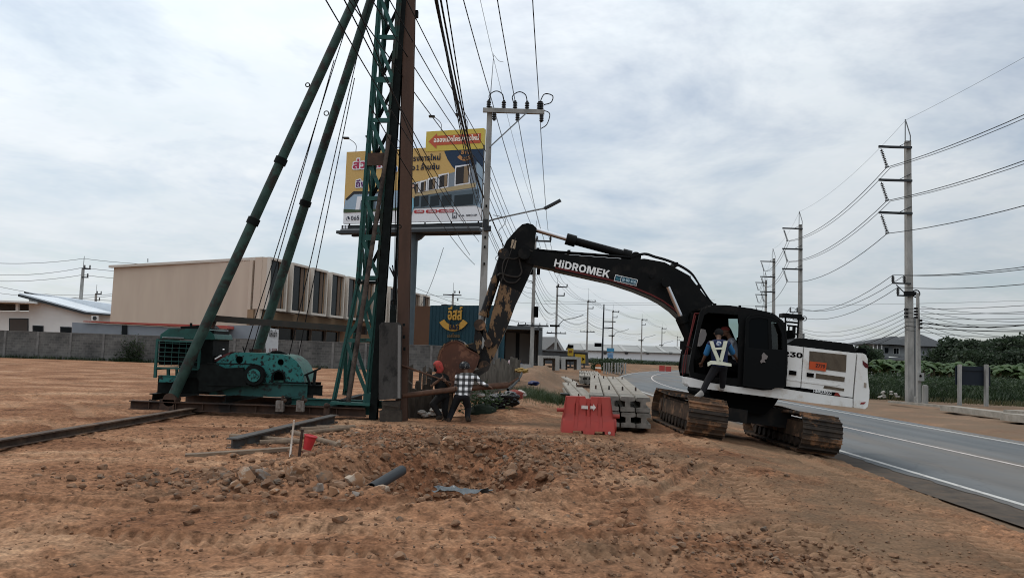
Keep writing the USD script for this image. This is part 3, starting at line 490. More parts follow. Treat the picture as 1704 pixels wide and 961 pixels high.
part(rig, 'rail_eye', [ring(W(665, 377, 18.2), .04, .012), ring(W(663, 248, 18.2), .04, .012)], GREASE)
part(rig, 'rail_lug', [box(W(694, 24, 18.8), (.06, .12, .16)), box(W(672, 560, 18.25), (.05, .05, .08)), box(W(673, 580, 18.25), (.05, .05, .08)), box(W(672, 540, 18.25), (.05, .05, .06))], GREASE)
hb = part(rig, 'hammer_block', ext([(631, 541), (635, 536), (662, 536), (667, 541), (666, 663), (630, 665)], 18.12, 18.62), CONCDARK, label='tall weathered grey block guided between the two leader rails')
part(hb, 'pale_side_strip', ext([(662, 540), (667, 541), (666, 662), (661.5, 662)], 18.105, 18.118), mat('edge_grey', (.2, .19, .18), .8))  # lighter right side face of the block painted on as a pale strip
part(rig, 'pile_cap', [ext([(635, 667), (666, 667), (664, 682), (636, 683)], 18.15, 18.6), ext([(631, 683), (667, 682), (668, 701), (632, 703)], 18.12, 18.64), bar(W(636, 672, 18.1), W(664, 676, 18.1), .03)], mat('cap_wood', (.05, .04, .033), .9, c2=(.08, .065, .05), sc=10, bump=.006))
part(rig, 'hook', [box(W(654, 526, 18.35), (.14, .12, .3)), tube(W(654, 516, 18.35), W(655, 506, 18.35), .07, .03, 10), ring(W(655, 503, 18.35), .06, .018)], GREASE)
part(rig, 'hoist_rope', [tube(W(653.5, 505, 18.35), W(656, 456, 18.37), .012), tube(W(656, 505, 18.35), W(657, 456, 18.37), .012), tube(W(656.5, 458, 18.37), W(668, -300, 18.8), .011)] + [tube(W(656, 460, 18.37), W(*e, 18.37), .022, .014, 7) for e in ((648, 444), (653, 441), (659, 447), (654, 450))], CABLE)
for a, b, ya, yb in (((405, 592), (640, -160), 19.2, 19.0), ((480, 597), (652, -160), 19.2, 19.1), ((418, 588), (556, 100), 20.0, 19.4), ((497, 590), (590, 130), 19.5, 19.2)):
    part(rig, 'winch_rope', tube(W(*a, ya), W(*b, yb), .012, n=6), CABLE)
part(rig, 'mast_sheave', [disc(W(668, -275, 18.8), (0, 1, 0), .3, .1), box(W(660, -292, 18.8), (.9, .6, .12))], GREASE)
nt = solo('notice_sheet', plate(Polygon([(0, 0), (.3, 0), (.31, .62), (.02, .66), (-.04, .3)]), W(443, 587, 20.6), (1, 0, .03), (-.03, 0, 1), (0, 1, 0), .01), mat('notice_white', (.62, .60, .6), .8), 'creased white paper notice with brown lettering hung beside the rear stay', 'notice')
o = W(445, 587, 20.585)
part(nt, 'notice_text', plate(affinity.translate(fit(lettering('ให้เช่า', .13, True), .2), .03, .43), o, (1, 0, .03), (-.03, 0, 1), (0, -1, 0), .004), mat('notice_ink', (.06, .05, .05), .8))
part(nt, 'notice_text', plate(affinity.translate(fit(lettering('5-2288', .07), .2), .04, .05), o, (1, 0, .03), (-.03, 0, 1), (0, -1, 0), .004), mat('notice_red_ink', (.25, .04, .03), .8))
# rails, beams, logs
def lie(p, dz=0.0):
    g = G(p[0], p[1], 0); return np.array([g[0], g[1], hf(g[0], g[1]) + dz])
a, b = lie((0, 747)), lie((312, 690)); a = a + (a - b) * .35; a[2] = b[2] = .02
st = solo('steel_track', ibeam(a, b + (b - a) * .12, .16, .13), mat('dusty_track_steel', (.17, .12, .088), .85, c2=(.08, .055, .042), sc=3, c3=(.2, .13, .085), sc3=2), 'long rusty steel track beam lying on the dirt at the far left', 'steel beam')
a, b = lie((385, 748), -.02), lie((556, 702)); b[2] = .0
solo('steel_beam', ibeam(a, b, .18, .17), mat('mill_steel', (.10, .095, .09), .7, c2=(.06, .05, .043), sc=4, c3=(.13, .08, .055), sc3=3), 'grey steel I-beam resting on timber logs before the rig', 'steel beam')
for (p, q2, r, lab) in (((384, 730), (500, 741), .055, 'round log poking out left of the steel I-beam'), ((432, 741), (488, 740), .05, 'short half buried log below the steel I-beam'), ((486, 727), (563, 748), .05, 'pale log slanting right toward the camera from the I-beam'), ((500, 722), (590, 718), .05, 'thick pale log lying right of the I-beam'), ((505, 729), (580, 726), .045, 'lower of the pale logs right of the I-beam'), ((526, 713), (574, 712), .035, 'thin farthest log under the I-beam end')):
    a, b = lie(p, r * .8), lie(q2, r * .8); solo('log', tube(a, b, r, r * .85, 12), WOOD, lab, 'log')
a, b = lie((308, 759), .02), lie((482, 756), .03); solo('plank', [bar(a, b, .16, .05)], WOOD, 'long weathered plank half buried in the dirt by the white stake', 'plank')
a = lie((482, 768)); solo('marker_stake', bar(a, a + (.03, 0, .54), .03, .02), mat('stake_white', (.62, .58, .52), .7, c2=(.4, .3, .22), sc=6), 'thin white survey stake standing beside the red bucket', 'stake')
a = lie((497, 768)); rb = thing('red_bucket', 'broken red plastic bucket tipped against a rusty stake', 'bucket', a)
t_ = np.linspace(-.6, 4.1, 18); bv = []
for k, t in enumerate(t_): bv += [[.10 + .085 * math.cos(t), .085 * math.sin(t), .10], [.12 + .115 * math.cos(t), .115 * math.sin(t), .33 + .03 * math.sin(3 * t)], [.12 + .108 * math.cos(t), .108 * math.sin(t), .33 + .03 * math.sin(3 * t)], [.10 + .078 * math.cos(t), .078 * math.sin(t), .105]]
bf = []
for k in range(17):
    for j in range(4): i0, i1 = k * 4 + j, k * 4 + (j + 1) % 4; bf += [[i0, i0 + 4, i1 + 4], [i0, i1 + 4, i1]]
bm = trimesh.Trimesh(bv, bf, process=False); bm.apply_transform(trimesh.transformations.rotation_matrix(.25, [0, 1, 0])); bm.apply_scale(.85); bm.apply_translation(a + (-.0, 0, 0))
part(rb, 'bucket_shell', [tube(a + (.11, 0, .14), a + (.155, 0, .33), .06, .088, 20), ring(a + (.155, 0, .33), .088, .011, (.23, 0, 1))], mat('red_plastic', (.55, .035, .04), .5, c2=(.42, .03, .035), sc=6)); part(rb, 'bucket_base', disc(a + (.12, 0, .08), (.3, 0, 1), .08, .02), mat('dirty_red', (.2, .05, .035), .8)); part(rb, 'stake', bar(a, a + (.03, 0, .42), .035), RUST)
a, b = lie((618, 812), 0), lie((668, 795), 0); a[2], b[2] = .0, .10
def pipe(a, b, r, w):
    M, L = frame_to(a, b); m = trimesh.creation.annulus(r - w, r, L, sections=24); m.apply_translation((0, 0, L / 2)); m.apply_transform(M); return m
solo('pipe', pipe(a, b, .066, .010), mat('grey_pvc', (.035, .04, .045), .5), 'short dark grey pipe half buried in the pit edge', 'pipe')
rng = np.random.default_rng(12); gxx, gyy = np.meshgrid(np.linspace(0, .62, 24), np.linspace(-.12, .16, 12)); c = lie((722, 832))
zz_ = np.maximum(hgt(gxx + c[0], gyy + c[1]), .02) + .05 + .10 * meshkit.fbm(np.stack([gxx * 9, gyy * 9, gxx * 0], -1), 3, 4); i = (np.arange(11)[:, None] * 24 + np.arange(23)[None]).ravel()
sh = trimesh.Trimesh(np.c_[(gxx + .03 * np.sin(gyy * 30)).ravel() + c[0], (gyy + .04 * np.sin(gxx * 14)).ravel() + c[1], zz_.ravel()], np.vstack([np.c_[i, i + 1, i + 25], np.c_[i, i + 25, i + 24]]), process=False)
solo('plastic_sheet', sh, mat('grey_plastic', (.13, .15, .16), .35, c2=(.07, .085, .095), sc=9), 'crumpled blue grey plastic sheet on the pit lip', 'plastic sheet')
# ------------------------------------------------------------------ excavator
YC, YO, YB2 = 18.0, 18.06, 20.75
ex = thing('excavator', 'large black and white tracked excavator with long raised boom beside the road', 'excavator', (5.4, 19.3, -.2))
pL, pR = W(1175, 730, 16.95), W(1366, 758, 16.95); e = pR - pL; e[1] = 0; GA = np.linalg.norm(e); e /= GA; nrm = np.array([-e[2], 0, e[0]])
def UT(m, o):
    M = np.eye(4); M[:3, 0], M[:3, 1], M[:3, 2], M[:3, 3] = e, (0, 1, 0), nrm, o; m = m.copy(); m.apply_transform(M); return m
TL, TH, SW = 4.35, .86, .86
def stad(s, r, L):
    "point and tangent angle on the track loop at arc length s, starting on the top run going away from the viewer"
    st = L - 2 * r; per = 2 * st + 2 * math.pi * r; s = s % per
    if s < st: return r + s, 2 * r - .045 * math.sin(math.pi * s / st), 0.0
    s -= st
    if s < math.pi * r: a = math.pi / 2 - s / r; return L - r + r * math.cos(a), r + r * math.sin(a), -s / r
    s -= math.pi * r
    if s < st: return L - r - s, 0.0, math.pi
    s -= st; a = -math.pi / 2 - s / r; return r + r * math.cos(a), r + r * math.sin(a), math.pi - s / r
shoe_g = Polygon([(-.103, 0), (.103, 0), (.103, .018), (.05, .02), (.044, .062), (.028, .062), (.022, .02), (-.046, .02), (-.052, .042), (-.068, .042), (-.074, .02), (-.103, .018)])
shoe0 = trimesh.creation.extrude_polygon(shoe_g, SW); shoe0.apply_transform(np.array([[0, 0, 1.0, -SW / 2], [1, 0, 0, 0], [0, 1, 0, 0], [0, 0, 0, 1]]))
SHOEM = [mat(f'track_shoe_{w}', c, .8, c2=c2, sc=5, c3=(.30, .155, .08), sc3=3.4, t3=t, bump=.004, bsc=50) for w, c, c2, t in (('dark', (.03, .024, .02), (.075, .055, .04), (.58, .66)), ('brown', (.06, .042, .03), (.12, .075, .048), (.52, .62)), ('muddy', (.11, .065, .04), (.16, .09, .055), (.47, .6)))]
rng = np.random.default_rng(5)
for sgn, o in ((-1, pL), (1, pR)):
    o = o.copy()
    prof = sbox(0, 0, TL, TH).buffer(-.40).buffer(.34)
    m = trimesh.creation.extrude_polygon(prof.difference(prof.buffer(-.07)), .36); m.apply_transform(np.array([[0, 0, 1.0, -.18], [1, 0, 0, 0], [0, 1, 0, 0], [0, 0, 0, 1]]))
    tr = part(ex, 'track_chain', UT(m, o), MUDSTEEL)
    r = TH / 2 - .05; per = 2 * (TL - 2 * (r + .05)) + 2 * math.pi * (r); n = 46; Lq = TL - .1
    per = 2 * (Lq - 2 * r) + 2 * math.pi * r
    for k in range(n):
        y, z, a = stad((k + .4) * per / n, r, Lq); q = shoe0.copy(); q.apply_transform(trimesh.transformations.rotation_matrix(a, [1, 0, 0])); q.apply_translation((rng.normal(0, .006), y + .05, z + .05))
        part(tr, 'track_shoe', UT(q, o), SHOEM[int(rng.integers(0, 3))], smooth=False)
    fr = [box((0, TL / 2, .47), (.56, TL - .95, .34)), box((0, TL / 2, .62), (.40, TL - 1.5, .12))]
    part(ex, 'track_frame', [UT(m, o) for m in fr], mat('muddy_frame', (.06, .045, .034), .85, c2=(.15, .09, .055), sc=3, c3=(.30, .17, .10), sc3=2.2, bump=.006))
    parts(ex, 'track_roller', [UT(disc((s * .24, y, .19), (1, 0, 0), .11, .12, 14), o) for y in np.arange(.75, TL - .6, .36) for s in (-1, 1)], mat('dark_roller', (.02, .016, .013), .8, c2=(.07, .045, .03), sc=6))
    part(ex, 'idler', [UT(disc((0, .48, TH / 2), (1, 0, 0), .33, .46, 24), o), UT(disc((0, .48, TH / 2), (1, 0, 0), .12, .52, 16), o)], MUDSTEEL)
    part(ex, 'sprocket', [UT(disc((0, TL - .48, TH / 2), (1, 0, 0), .33, .46, 20), o), UT(disc((0, TL - .48, TH / 2), (1, 0, 0), .2, .60, 16), o)], MUDSTEEL)
MID = (pL + pR) / 2
part(ex, 'undercarriage', [UT(box((0, 2.2, .62), (GA - .4, 1.5, .42)), MID), UT(box((-.7, 1.4, .55), (1.3, .4, .3)), MID), UT(box((.7, 3.0, .55), (1.3, .4, .3)), MID)], mat('black_undercarriage', (.009, .009, .009), .75, c2=(.05, .035, .025), sc=2.5, lo=.5, hi=.75))
tc_ = MID + nrm * .82 + np.array([0, 2.2, 0]); part(ex, 'swing_ring', [tube(tc_, tc_ + nrm * .22, .72, n=40), tube(tc_ + nrm * .12, tc_ + nrm * .36, .62, n=40)], MATTE)
part(ex, 'swing_deck', [ext([(1184, 640), (1300, 655), (1290, 672), (1272, 690), (1195, 680), (1180, 655)], 18.25, 20.5), ext([(1300, 652), (1415, 668), (1415, 672), (1300, 664)], 18.2, 20.6)], MATTE)
# white sill and body
part(ex, 'side_sill', ext([(1143, 627), (1150, 628), (1184, 637), (1235, 644), (1270, 649), (1284, 648), (1292, 644), (1330, 650), (1419, 662.5), (1419, 677.5), (1360, 671), (1270, 659), (1200, 650), (1147, 643), (1143, 638)], YC - .02, YC + .5, rnd=.02), WHITE)
part(ex, 'far_sill', ext([(1160, 630), (1415, 664), (1415, 674), (1160, 642)], 20.3, 20.75), WHITE)
part(ex, 'side_door', ext([(1309, 573.5), (1336.6, 577), (1331.6, 649), (1305, 645)], YC, 18.25), WHITE, label='white front side door with large number')
part(ex, 'engine_door', ext([(1338.2, 577.2), (1425.2, 587.3), (1418.6, 661), (1333, 649.4)], YC - .012, 18.25), WHITE)
part(ex, 'engine_body', ext([(1310, 572), (1424, 586), (1418, 664), (1308, 648)], 18.26, YB2), MATTE)
CW = [(1427, 587), (1436, 587.5), (1441, 590), (1444, 597), (1443.5, 612), (1445, 636), (1447, 650), (1446.5, 662), (1444, 676), (1440, 680), (1420, 677.6), (1421, 660)]
part(ex, 'counterweight', ext(CW, YC - .02, YB2 + .02, rnd=.03), WHITE)
part(ex, 'tail_light', ext([(1435.5, 599), (1444.6, 606), (1444.8, 612), (1440, 611), (1435.8, 606)], YC - .028, YC + .1), mat('tail_red', (.10, .012, .014), .3))
part(ex, 'reflector', [ext([(1438, 636), (1442, 637), (1441.6, 645), (1437.5, 644)], YC - .026, YC)], mat('reflector_tan', (.30, .25, .2), .5)); part(ex, 'reflector', ext([(1432.5, 669), (1441, 668), (1438, 672), (1431.6, 672)], YC - .026, YC), mat('reflector_red', (.3, .04, .04), .4))
part(ex, 'engine_hood', [ext([(1322, 564), (1330, 562), (1419, 572.5), (1423, 584), (1424, 587), (1338, 577), (1310, 573.5), (1310, 571)], 18.05, 20.6, rnd=.02)] + [ext([(1340 + 8 * k, 562.6 + .93 * k), (1345 + 8 * k, 563.2 + .93 * k), (1345 + 8 * k, 565.5 + .93 * k), (1340 + 8 * k, 565 + .93 * k)], 18.4, 20.2) for k in range(9)], BLACK)
part(ex, 'hood_rail', [ext([(1424, 584), (1444, 589), (1440, 580), (1430, 578)], 19.6, 20.4)], MATTE)
GR = mat('grille_brown', (.14, .105, .075), .7, c2=(.09, .066, .047), sc=3, spec=.3)
gl = outline([(1347, 583.5), (1409, 590), (1407.5, 619), (1346, 611)], YC)
def louvre(name, pts, nbar, vertical=True):
    pa = part(ex, name, ext(pts, YC - .016, YC - .013), GR); a, b, c, d = [np.array(q) for q in pts]; bars = []
    for k in range(nbar):
        t = (k + .5) / nbar
        p, q = (a + (b - a) * t, d + (c - d) * t) if vertical else (a + (d - a) * t, b + (c - b) * t)
        bars.append(bar(W(*p, YC - .018), W(*q, YC - .018), .008, .008))
    part(pa, 'louvre_bars', bars, mat('louvre_tan', (.20, .155, .11), .6))
louvre('grille', [(1347, 583.5), (1409, 590), (1407.5, 619), (1346, 611)], 34); louvre('grille', [(1358, 620.6), (1406, 627), (1405, 635), (1357, 629)], 5, False); louvre('grille', [(1372, 641), (1405, 646), (1404, 650.4), (1370, 645.5)], 3, False)
pl = part(ex, 'registration_plate', ext([(1347.6, 600.5), (1376, 603.6), (1374, 617.6), (1346, 613.6)], YC - .036, YC - .024), mat('orange_plate', (.50, .075, .02), .5))
def along_px(g, h_px, p0, p1, y, t=.006, squash=None):
    "lettering laid along a line read in the photograph, on a side face at distance y"
    a, b = W(*p0, y), W(*p1, y); u = b - a; L = np.linalg.norm(u); u /= L; v = np.array([-u[2], 0, u[0]]); x0, y0, x1, y1 = g.bounds
    hh = h_px / FPX * y; g = affinity.affine_transform(g, [L / (x1 - x0), 0, 0, hh / (y1 - y0), -x0 * L / (x1 - x0), -y0 * hh / (y1 - y0)])
    return plate(g, a, u, v, (0, -1, 0), t)
part(pl, 'plate_text', along_px(lettering('2779', 1, weight=800), 6.0, (1357, 610.4), (1372.5, 612.6), YC - .036, .004), mat('plate_ink', (.03, .02, .02), .6))
for pts in ([(1314, 615.5), (1325.5, 617), (1325, 624), (1313.5, 622.5)], [(1343, 619.4), (1354.5, 621), (1354, 627.6), (1342.6, 626)]):
    part(ex, 'door_latch', ext(pts, YC - .028, YC + .02), MATTE)
stp = part(ex, 'model_strip', ext([(1307, 642), (1333, 644.6), (1395, 653), (1399, 659), (1333, 650.5), (1306, 646)], YC - .024, YC - .014), MATTE)
part(stp, 'model_text', along_px(lettering('HMK230LC', 1, weight=600), 4.6, (1353.5, 652), (1383.5, 656.2), YC - .0245, .004), mat('white_vinyl', (.72, .72, .70), .5))
part(stp, 'red_flash', ext([(1391, 652.4), (1395, 653), (1399, 659), (1388, 657.4)], YC - .03, YC - .0245), mat('red_vinyl', (.25, .03, .02), .5))
part(ex, 'number_lettering', along_px(lettering('230', 1, weight=900), 8.6, (1303, 592.2), (1335, 595.6), YC, .004), MATTE)
part(ex, 'body_crease', ext([(1310, 629.5), (1333, 632.5), (1333, 635), (1309.6, 632)], YC - .006, YC + .02), WHITE); part(ex, 'body_crease', ext([(1334, 631.4), (1398, 639.5), (1390, 642.5), (1334, 635.5)], YC - .02, YC), WHITE)
# handrail and work lamp behind the cab
part(ex, 'work_lamp', ext([(1302, 520.5), (1334.6, 523), (1335, 529.6), (1302, 527.5)], 18.9, 19.15, rnd=.02), BLACK)
part(ex, 'handrail', [tube(W(a, b, y), W(c, d, y), .022, n=8) for a, b, c, d, y in ((1307, 527, 1307, 560, 18.95), (1329, 529, 1327, 564, 18.95), (1306, 535, 1329, 537, 18.95), (1310, 541, 1327, 543, 18.95), (1313, 541, 1312, 562, 18.95), (1320, 541, 1319, 562, 18.95), (1323, 541, 1322, 562, 18.95), (1305, 553, 1328, 556, 18.95))], BLACK)
part(ex, 'air_box', ext([(1308, 550), (1318, 549), (1322, 563), (1308, 567)], 18.7, 19.4), MATTE)
# cab
CO = [(1165, 519), (1170, 513), (1179, 510), (1212, 510.5), (1262, 517), (1290, 523), (1304, 534), (1309.5, 556), (1311, 603), (1308, 645), (1275, 649), (1232, 643.5), (1186, 637), (1149, 626.5), (1146, 612), (1151, 585)]
OPEN = [(1172, 524), (1179, 520), (1228, 523.5), (1230, 540), (1228, 629), (1190, 628), (1155, 619), (1154, 600), (1160, 566)]
WIN = [(1283, 533.5), (1294, 537), (1301, 555), (1302, 582), (1285, 580)]
part(ex, 'cab_side', ext(CO, YC - .01, YC + .06, holes=[OPEN, WIN], rnd=.02), BLACK)
FAROPEN = [(1204, 529.5), (1231.5, 530), (1231, 582), (1226, 570), (1217, 548)]; FW2 = [(1272, 536), (1294, 541), (1298, 580), (1272, 578)]
CO2 = [(x, y) for x, y in CO]
far = outline(CO, YC - .01).difference(outline(FAROPEN, 19.05)).difference(outline(FW2, 19.05)); part(ex, 'cab_side', plate(far, (0, 19.05, 0), (1, 0, 0), (0, 0, 1), (0, 1, 0), .06), MATTE)
fo = outline(FAROPEN, 19.05); part(ex, 'far_window', plate(fo, (0, 19.07, 0), (1, 0, 0), (0, 0, 1), (0, 1, 0), .012), GLASS)
part(ex, 'rear_window', ext(WIN, YC + .02, YC + .032), GLASS)
def sheet(pa, pb, y0, y1, w, t=.05): return bar((W(*pa, YC) * [1, 0, 1] + [0, (y0 + y1) / 2, 0]), (W(*pb, YC) * [1, 0, 1] + [0, (y0 + y1) / 2, 0]), y1 - y0, t, up=(0, 0, 1) if w else (1, 0, 0))
part(ex, 'cab_roof', [sheet((1172, 513), (1212, 512.5), YC + .05, 19.06, 1), sheet((1211, 512.6), (1262, 519), YC + .05, 19.06, 1), sheet((1262, 519), (1292, 526), YC + .05, 19.06, 1), ext([(1184, 507), (1208, 507.5), (1250, 512.5), (1284, 520), (1280, 522), (1180, 511)], YC + .12, 18.95)], BLACK)
parts(ex, 'roof_lug', [box(W(px, py, 18.2), (.05, .05, .05)) for px, py in ((1176, 508.5), (1190, 506.5), (1231, 509.5), (1285, 522))], BLACK)
part(ex, 'cab_back', [sheet((1305, 536), (1309, 600), YC + .05, 19.06, 0), sheet((1309, 600), (1307, 645), YC + .05, 19.06, 0)], MATTE)
part(ex, 'cab_floor', sheet((1152, 622), (1305, 644), YC + .05, 19.06, 1, .1), MATTE)
part(ex, 'windscreen_frame', [sheet((1150, 622), (1153, 590), YC + .05, 19.06, 0), bar(W(1153, 590, YC + .04), W(1170, 516, YC + .04), .07), bar(W(1153, 590, YC) + (0, 1.04, 0), W(1170, 516, YC) + (0, 1.04, 0), .07)], BLACK)
part(ex, 'seat', [ext([(1236, 560), (1244, 562), (1244, 612), (1234, 611)], 18.3, 18.8, rnd=.02), ext([(1212, 606), (1244, 610), (1243, 620), (1212, 616)], 18.3, 18.8, rnd=.02)], MATTE)
part(ex, 'console', [ext([(1160, 596), (1172, 598), (1174, 622), (1158, 619)], 18.25, 18.7), tube(W(1168, 598, 18.4), W(1172, 580, 18.4), .02)], MATTE)
DO = [(1240.5, 541), (1242, 530), (1248, 523.5), (1262, 522), (1286, 526.5), (1300, 535), (1307, 548), (1310, 575), (1309, 615), (1306.5, 643), (1275, 647), (1236, 641.5)]
DW = [(1246, 536), (1250, 530), (1264, 528.5), (1278, 531), (1279, 582), (1246, 578)]
part(ex, 'cab_door', ext(DO, YC - .12, YC - .07, holes=[DW, WIN], rnd=.015), mat('gloss_black_door', (.004, .0045, .005), .25, spec=.18, bevel=.012), label='black cab door folded open against the cab side')
part(ex, 'door_window', ext(DW, YC - .105, YC - .09), mat('door_glass', (.004, .005, .006), .15, spec=.10))
part(ex, 'door_edge', plate(outline(DO, YC - .125).difference(outline(DO, YC - .125).buffer(-.022)), (0, YC - .128, 0), (1, 0, 0), (0, 0, 1), (0, 1, 0), .007), BLACK)
part(ex, 'mirror', [box(W(1137, 574, 18.3), (.14, .06, .2)), tube(W(1138, 574, 18.3), W(1153, 580, 18.1), .014)], BLACK)
for pts, r in (([(1171, 520), (1163, 521), (1156, 521)], .016), ([(1156, 521), (1148, 558), (1140, 590), (1136, 618), (1138, 625)], .014), ([(1158, 524), (1147, 568), (1142, 600), (1139, 622)], .014)):
    part(ex, 'red_hose', path_tube(spline([W(a, b, 18.5) for a, b in pts], 6), r), mat('red_hose_paint', (.19, .03, .028), .6))
part(ex, 'hose_guard', tube(W(1139, 620, 18.5), W(1137, 630, 18.5), .03), BLACK)
# boom
BY0, BY1 = 19.12, 19.66
BOOM = [(866, 410), (876, 408), (892, 417), (946, 423.5), (1052, 431.5), (1072, 430), (1106, 436), (1121, 444), (1146, 457.5), (1163, 479), (1186, 507), (1212, 528), (1214, 560), (1190, 586), (1172, 585), (1158, 562), (1150, 548), (1138, 533), (1121, 516), (1103, 503), (1084, 493), (1057, 482), (1016, 468.5), (960, 456), (924, 448), (889, 441), (876, 437), (866, 428)]
part(ex, 'boom', ext(BOOM, BY0, BY1, rnd=.02), BLACK)
low = [(1158, 562), (1150, 548), (1138, 533), (1121, 516), (1103, 503), (1084, 493), (1057, 482), (1016, 468.5), (960, 456), (924, 448)]
part(ex, 'boom_stripe', ext([(x, y - 4.4 + .0 * x) for x, y in low] + [(x - .4, y - 1.6) for x, y in low[::-1]], BY0 - .007, BY0 - .002), mat('stripe_red', (.15, .018, .016), .5))
part(ex, 'boom_flange', [ext([(x, y + .8) for x, y in low] + [(x, y - 1.0) for x, y in low[::-1]], BY0 - .03, BY1 + .03)], BLACK)
part(ex, 'maker_lettering', along_px(lettering('H\u0131DROMEK'.replace('\u0131', 'i'), 1, weight=800), 13.5, (921.5, 443.0), (1013, 462.3), BY0, .006), mat('white_vinyl', (.72, .72, .70), .5))
sg = part(ex, 'phone_plaque', ext([(1024, 456.5), (1061.5, 465), (1059, 475.6), (1021.5, 467)], BY0 - .016, BY0), mat('white_vinyl', (.72, .72, .70), .5))
part(sg, 'plaque_face', [ext([(1024.6, 457.7), (1033.4, 459.7), (1031.6, 468.3), (1022.6, 466.2)], BY0 - .02, BY0 - .016), ext([(1034.4, 459.8), (1060.5, 465.7), (1058.5, 474.4), (1032.6, 468.4)], BY0 - .02, BY0 - .016)], mat('plaque_blue', (.015, .075, .12), .5))
part(sg, 'plaque_text', along_px(lettering('02-991-9778', 1, weight=800), 4.8, (1035, 467), (1057.3, 472.2), BY0 - .0205, .004), mat('pale_blue_ink', (.45, .6, .66), .6))
part(sg, 'plaque_text', along_px(lettering('ให้เช่า', 1, True), 4.6, (1024.4, 464.6), (1031, 466.1), BY0 - .0205, .004), mat('teal_ink', (.08, .3, .36), .6))
for px, py, r in ((1084, 459, .06), (872, 424, .15), (1178, 538, .12)): part(ex, 'boom_pin', disc(W(px, py, BY0), (0, 1, 0), r, BY1 - BY0 + .2 if px < 1000 else .05, 20), BLACK)
part(ex, 'boom_pipe', [path_tube(spline([W(a, b, 19.25) for a, b in ((878, 421), (890, 416), (940, 419.5), (1000, 424), (1052, 428.4), (1064, 429))], 5), .03), path_tube(spline([W(a, b, 19.5) for a, b in ((878, 423), (892, 417.5), (940, 421), (1000, 425.5), (1052, 429.4))], 5), .028)] + [box(W(px, py, 19.4), (.07, .4, .07)) for px, py in ((946, 419.5), (895, 416))], BLACK)
part(ex, 'boom_hose', [path_tube(spline([W(a, b, yy) for a, b in ((1050, 428), (1072, 423 + j), (1090, 428 + j), (1108, 433 + j), (1128, 441 + j), (1150, 455 + j), (1164, 474), (1180, 498), (1190, 508))], 6), .024) for yy, j in ((19.2, 0), (19.3, -1.5), (19.55, -1))] + [box(W(px, py, 19.4), (.1, .45, .1)) for px, py in ((1160, 478), (1122, 441))], RUBBER)
part(ex, 'hose_clip', [box(W(1158, 477.5, 19.15), (.07, .05, .05)), box(W(1148, 462, 19.15), (.04, .05, .1))], GALV)
# arm cylinder and lift cylinders
A0, A1, A2, A3 = W(884, 380, 19.39), W(946, 398, 19.39), W(1048, 425.5, 19.39), W(1056, 429, 19.39)
part(ex, 'arm_cylinder_rod', tube(A0, A1, .06, n=16), CHROME); part(ex, 'arm_cylinder', [tube(A1, A2, .10, n=18), tube(W(942, 397, 19.39), W(958, 401.5, 19.39), .145, n=18), tube(W(1036, 422.4, 19.39), W(1050, 426, 19.39), .14, n=18), disc(A3, (0, 1, 0), .13, .4)], BLACK)
for yy in (BY0 - .2, BY1 + .2):
    b0, b1, b2 = W(1109, 472, yy), W(1134, 528, yy), W(1160, 596, yy)
    part(ex, 'lift_cylinder_rod', tube(b0, b1, .055, n=16), CHROME); part(ex, 'lift_cylinder', [tube(b1 + (b2 - b1) * -.03, b2, .11, n=18), tube(b1 + (b2 - b1) * -.04, b1 + (b2 - b1) * .14, .14, n=18), tube(b1 + (-.12, 0, -.05), b2 + (-.12, 0, .1), .028, n=8)], BLACK)
    part(ex, 'cylinder_eye', disc(W(1108, 470, yy), (0, 1, 0), .12, .16), BLACK)
# dipper arm, linkage, bucket
SY0, SY1 = 19.16, 19.62
ARMB = mat('scuffed_arm', (.006, .006, .0065), .5, c2=(.016, .013, .011), sc=3, c3=(.24, .14, .07), sc3=4.2, t3=(.525, .555), stretch=(1.6, 1, .6), bump=.003, bevel=.012)
up_ = [(861, 380), (869, 373), (878, 371), (887, 373.5), (893.5, 380), (891, 392), (889.5, 417), (888, 442), (868, 486), (832, 470), (829, 450), (826, 441), (832, 424), (843, 400)]
lo_ = [(832, 469.6), (868, 485.6), (858, 506), (845, 542), (823, 591), (815, 606), (804, 616), (796, 608), (797, 592), (810, 565), (813, 547), (823, 502)]
part(ex, 'dipper_arm', ext(up_, SY0, SY1, rnd=.02), BLACK); part(ex, 'dipper_arm', ext(lo_, SY0 + .004, SY1 - .004, rnd=.015), ARMB, label='mud scuffed lower length of the dipper arm')
part(ex, 'arm_label', ext([(852, 398), (859.5, 400), (857, 414), (849.5, 412)], SY0 - .006, SY0), mat('label_cream', (.50, .40, .28), .7, c2=(.3, .22, .14), sc=40))
part(ex, 'arm_hose', [path_tube(spline([W(a, b, 19.12) for a, b in ((886, 418), (872, 416), (864, 424), (866, 440), (868, 452), (862, 460), (848, 459), (834, 455), (828, 458))], 6), .022), path_tube(spline([W(a, b, 19.1) for a, b in ((876, 420), (858, 430), (842, 430), (836, 445), (840, 466), (856, 470), (866, 462))], 6), .016), path_tube(spline([W(a, b, 19.1) for a, b in ((858, 396), (846, 430), (838, 456), (830, 480), (826, 500))], 6), .012)], mat('dusty_hose', (.05, .042, .036), .7))
c0, c1, c2_ = W(838, 424, 19.39), W(805, 524, 19.39), W(800, 541, 19.39)
part(ex, 'bucket_cylinder', [tube(c0, c1, .11, n=18), tube(c1 + (c0 - c1) * .05, c1 + (c1 - c0) * .02, .135, n=18), disc(c0, (0, 1, 0), .14, .5)], ARMB); part(ex, 'bucket_cylinder_rod', tube(c1, c2_ + (c2_ - c1) * .3, .07, n=14), mat('dull_rod', (.2, .19, .18), .4, .8))
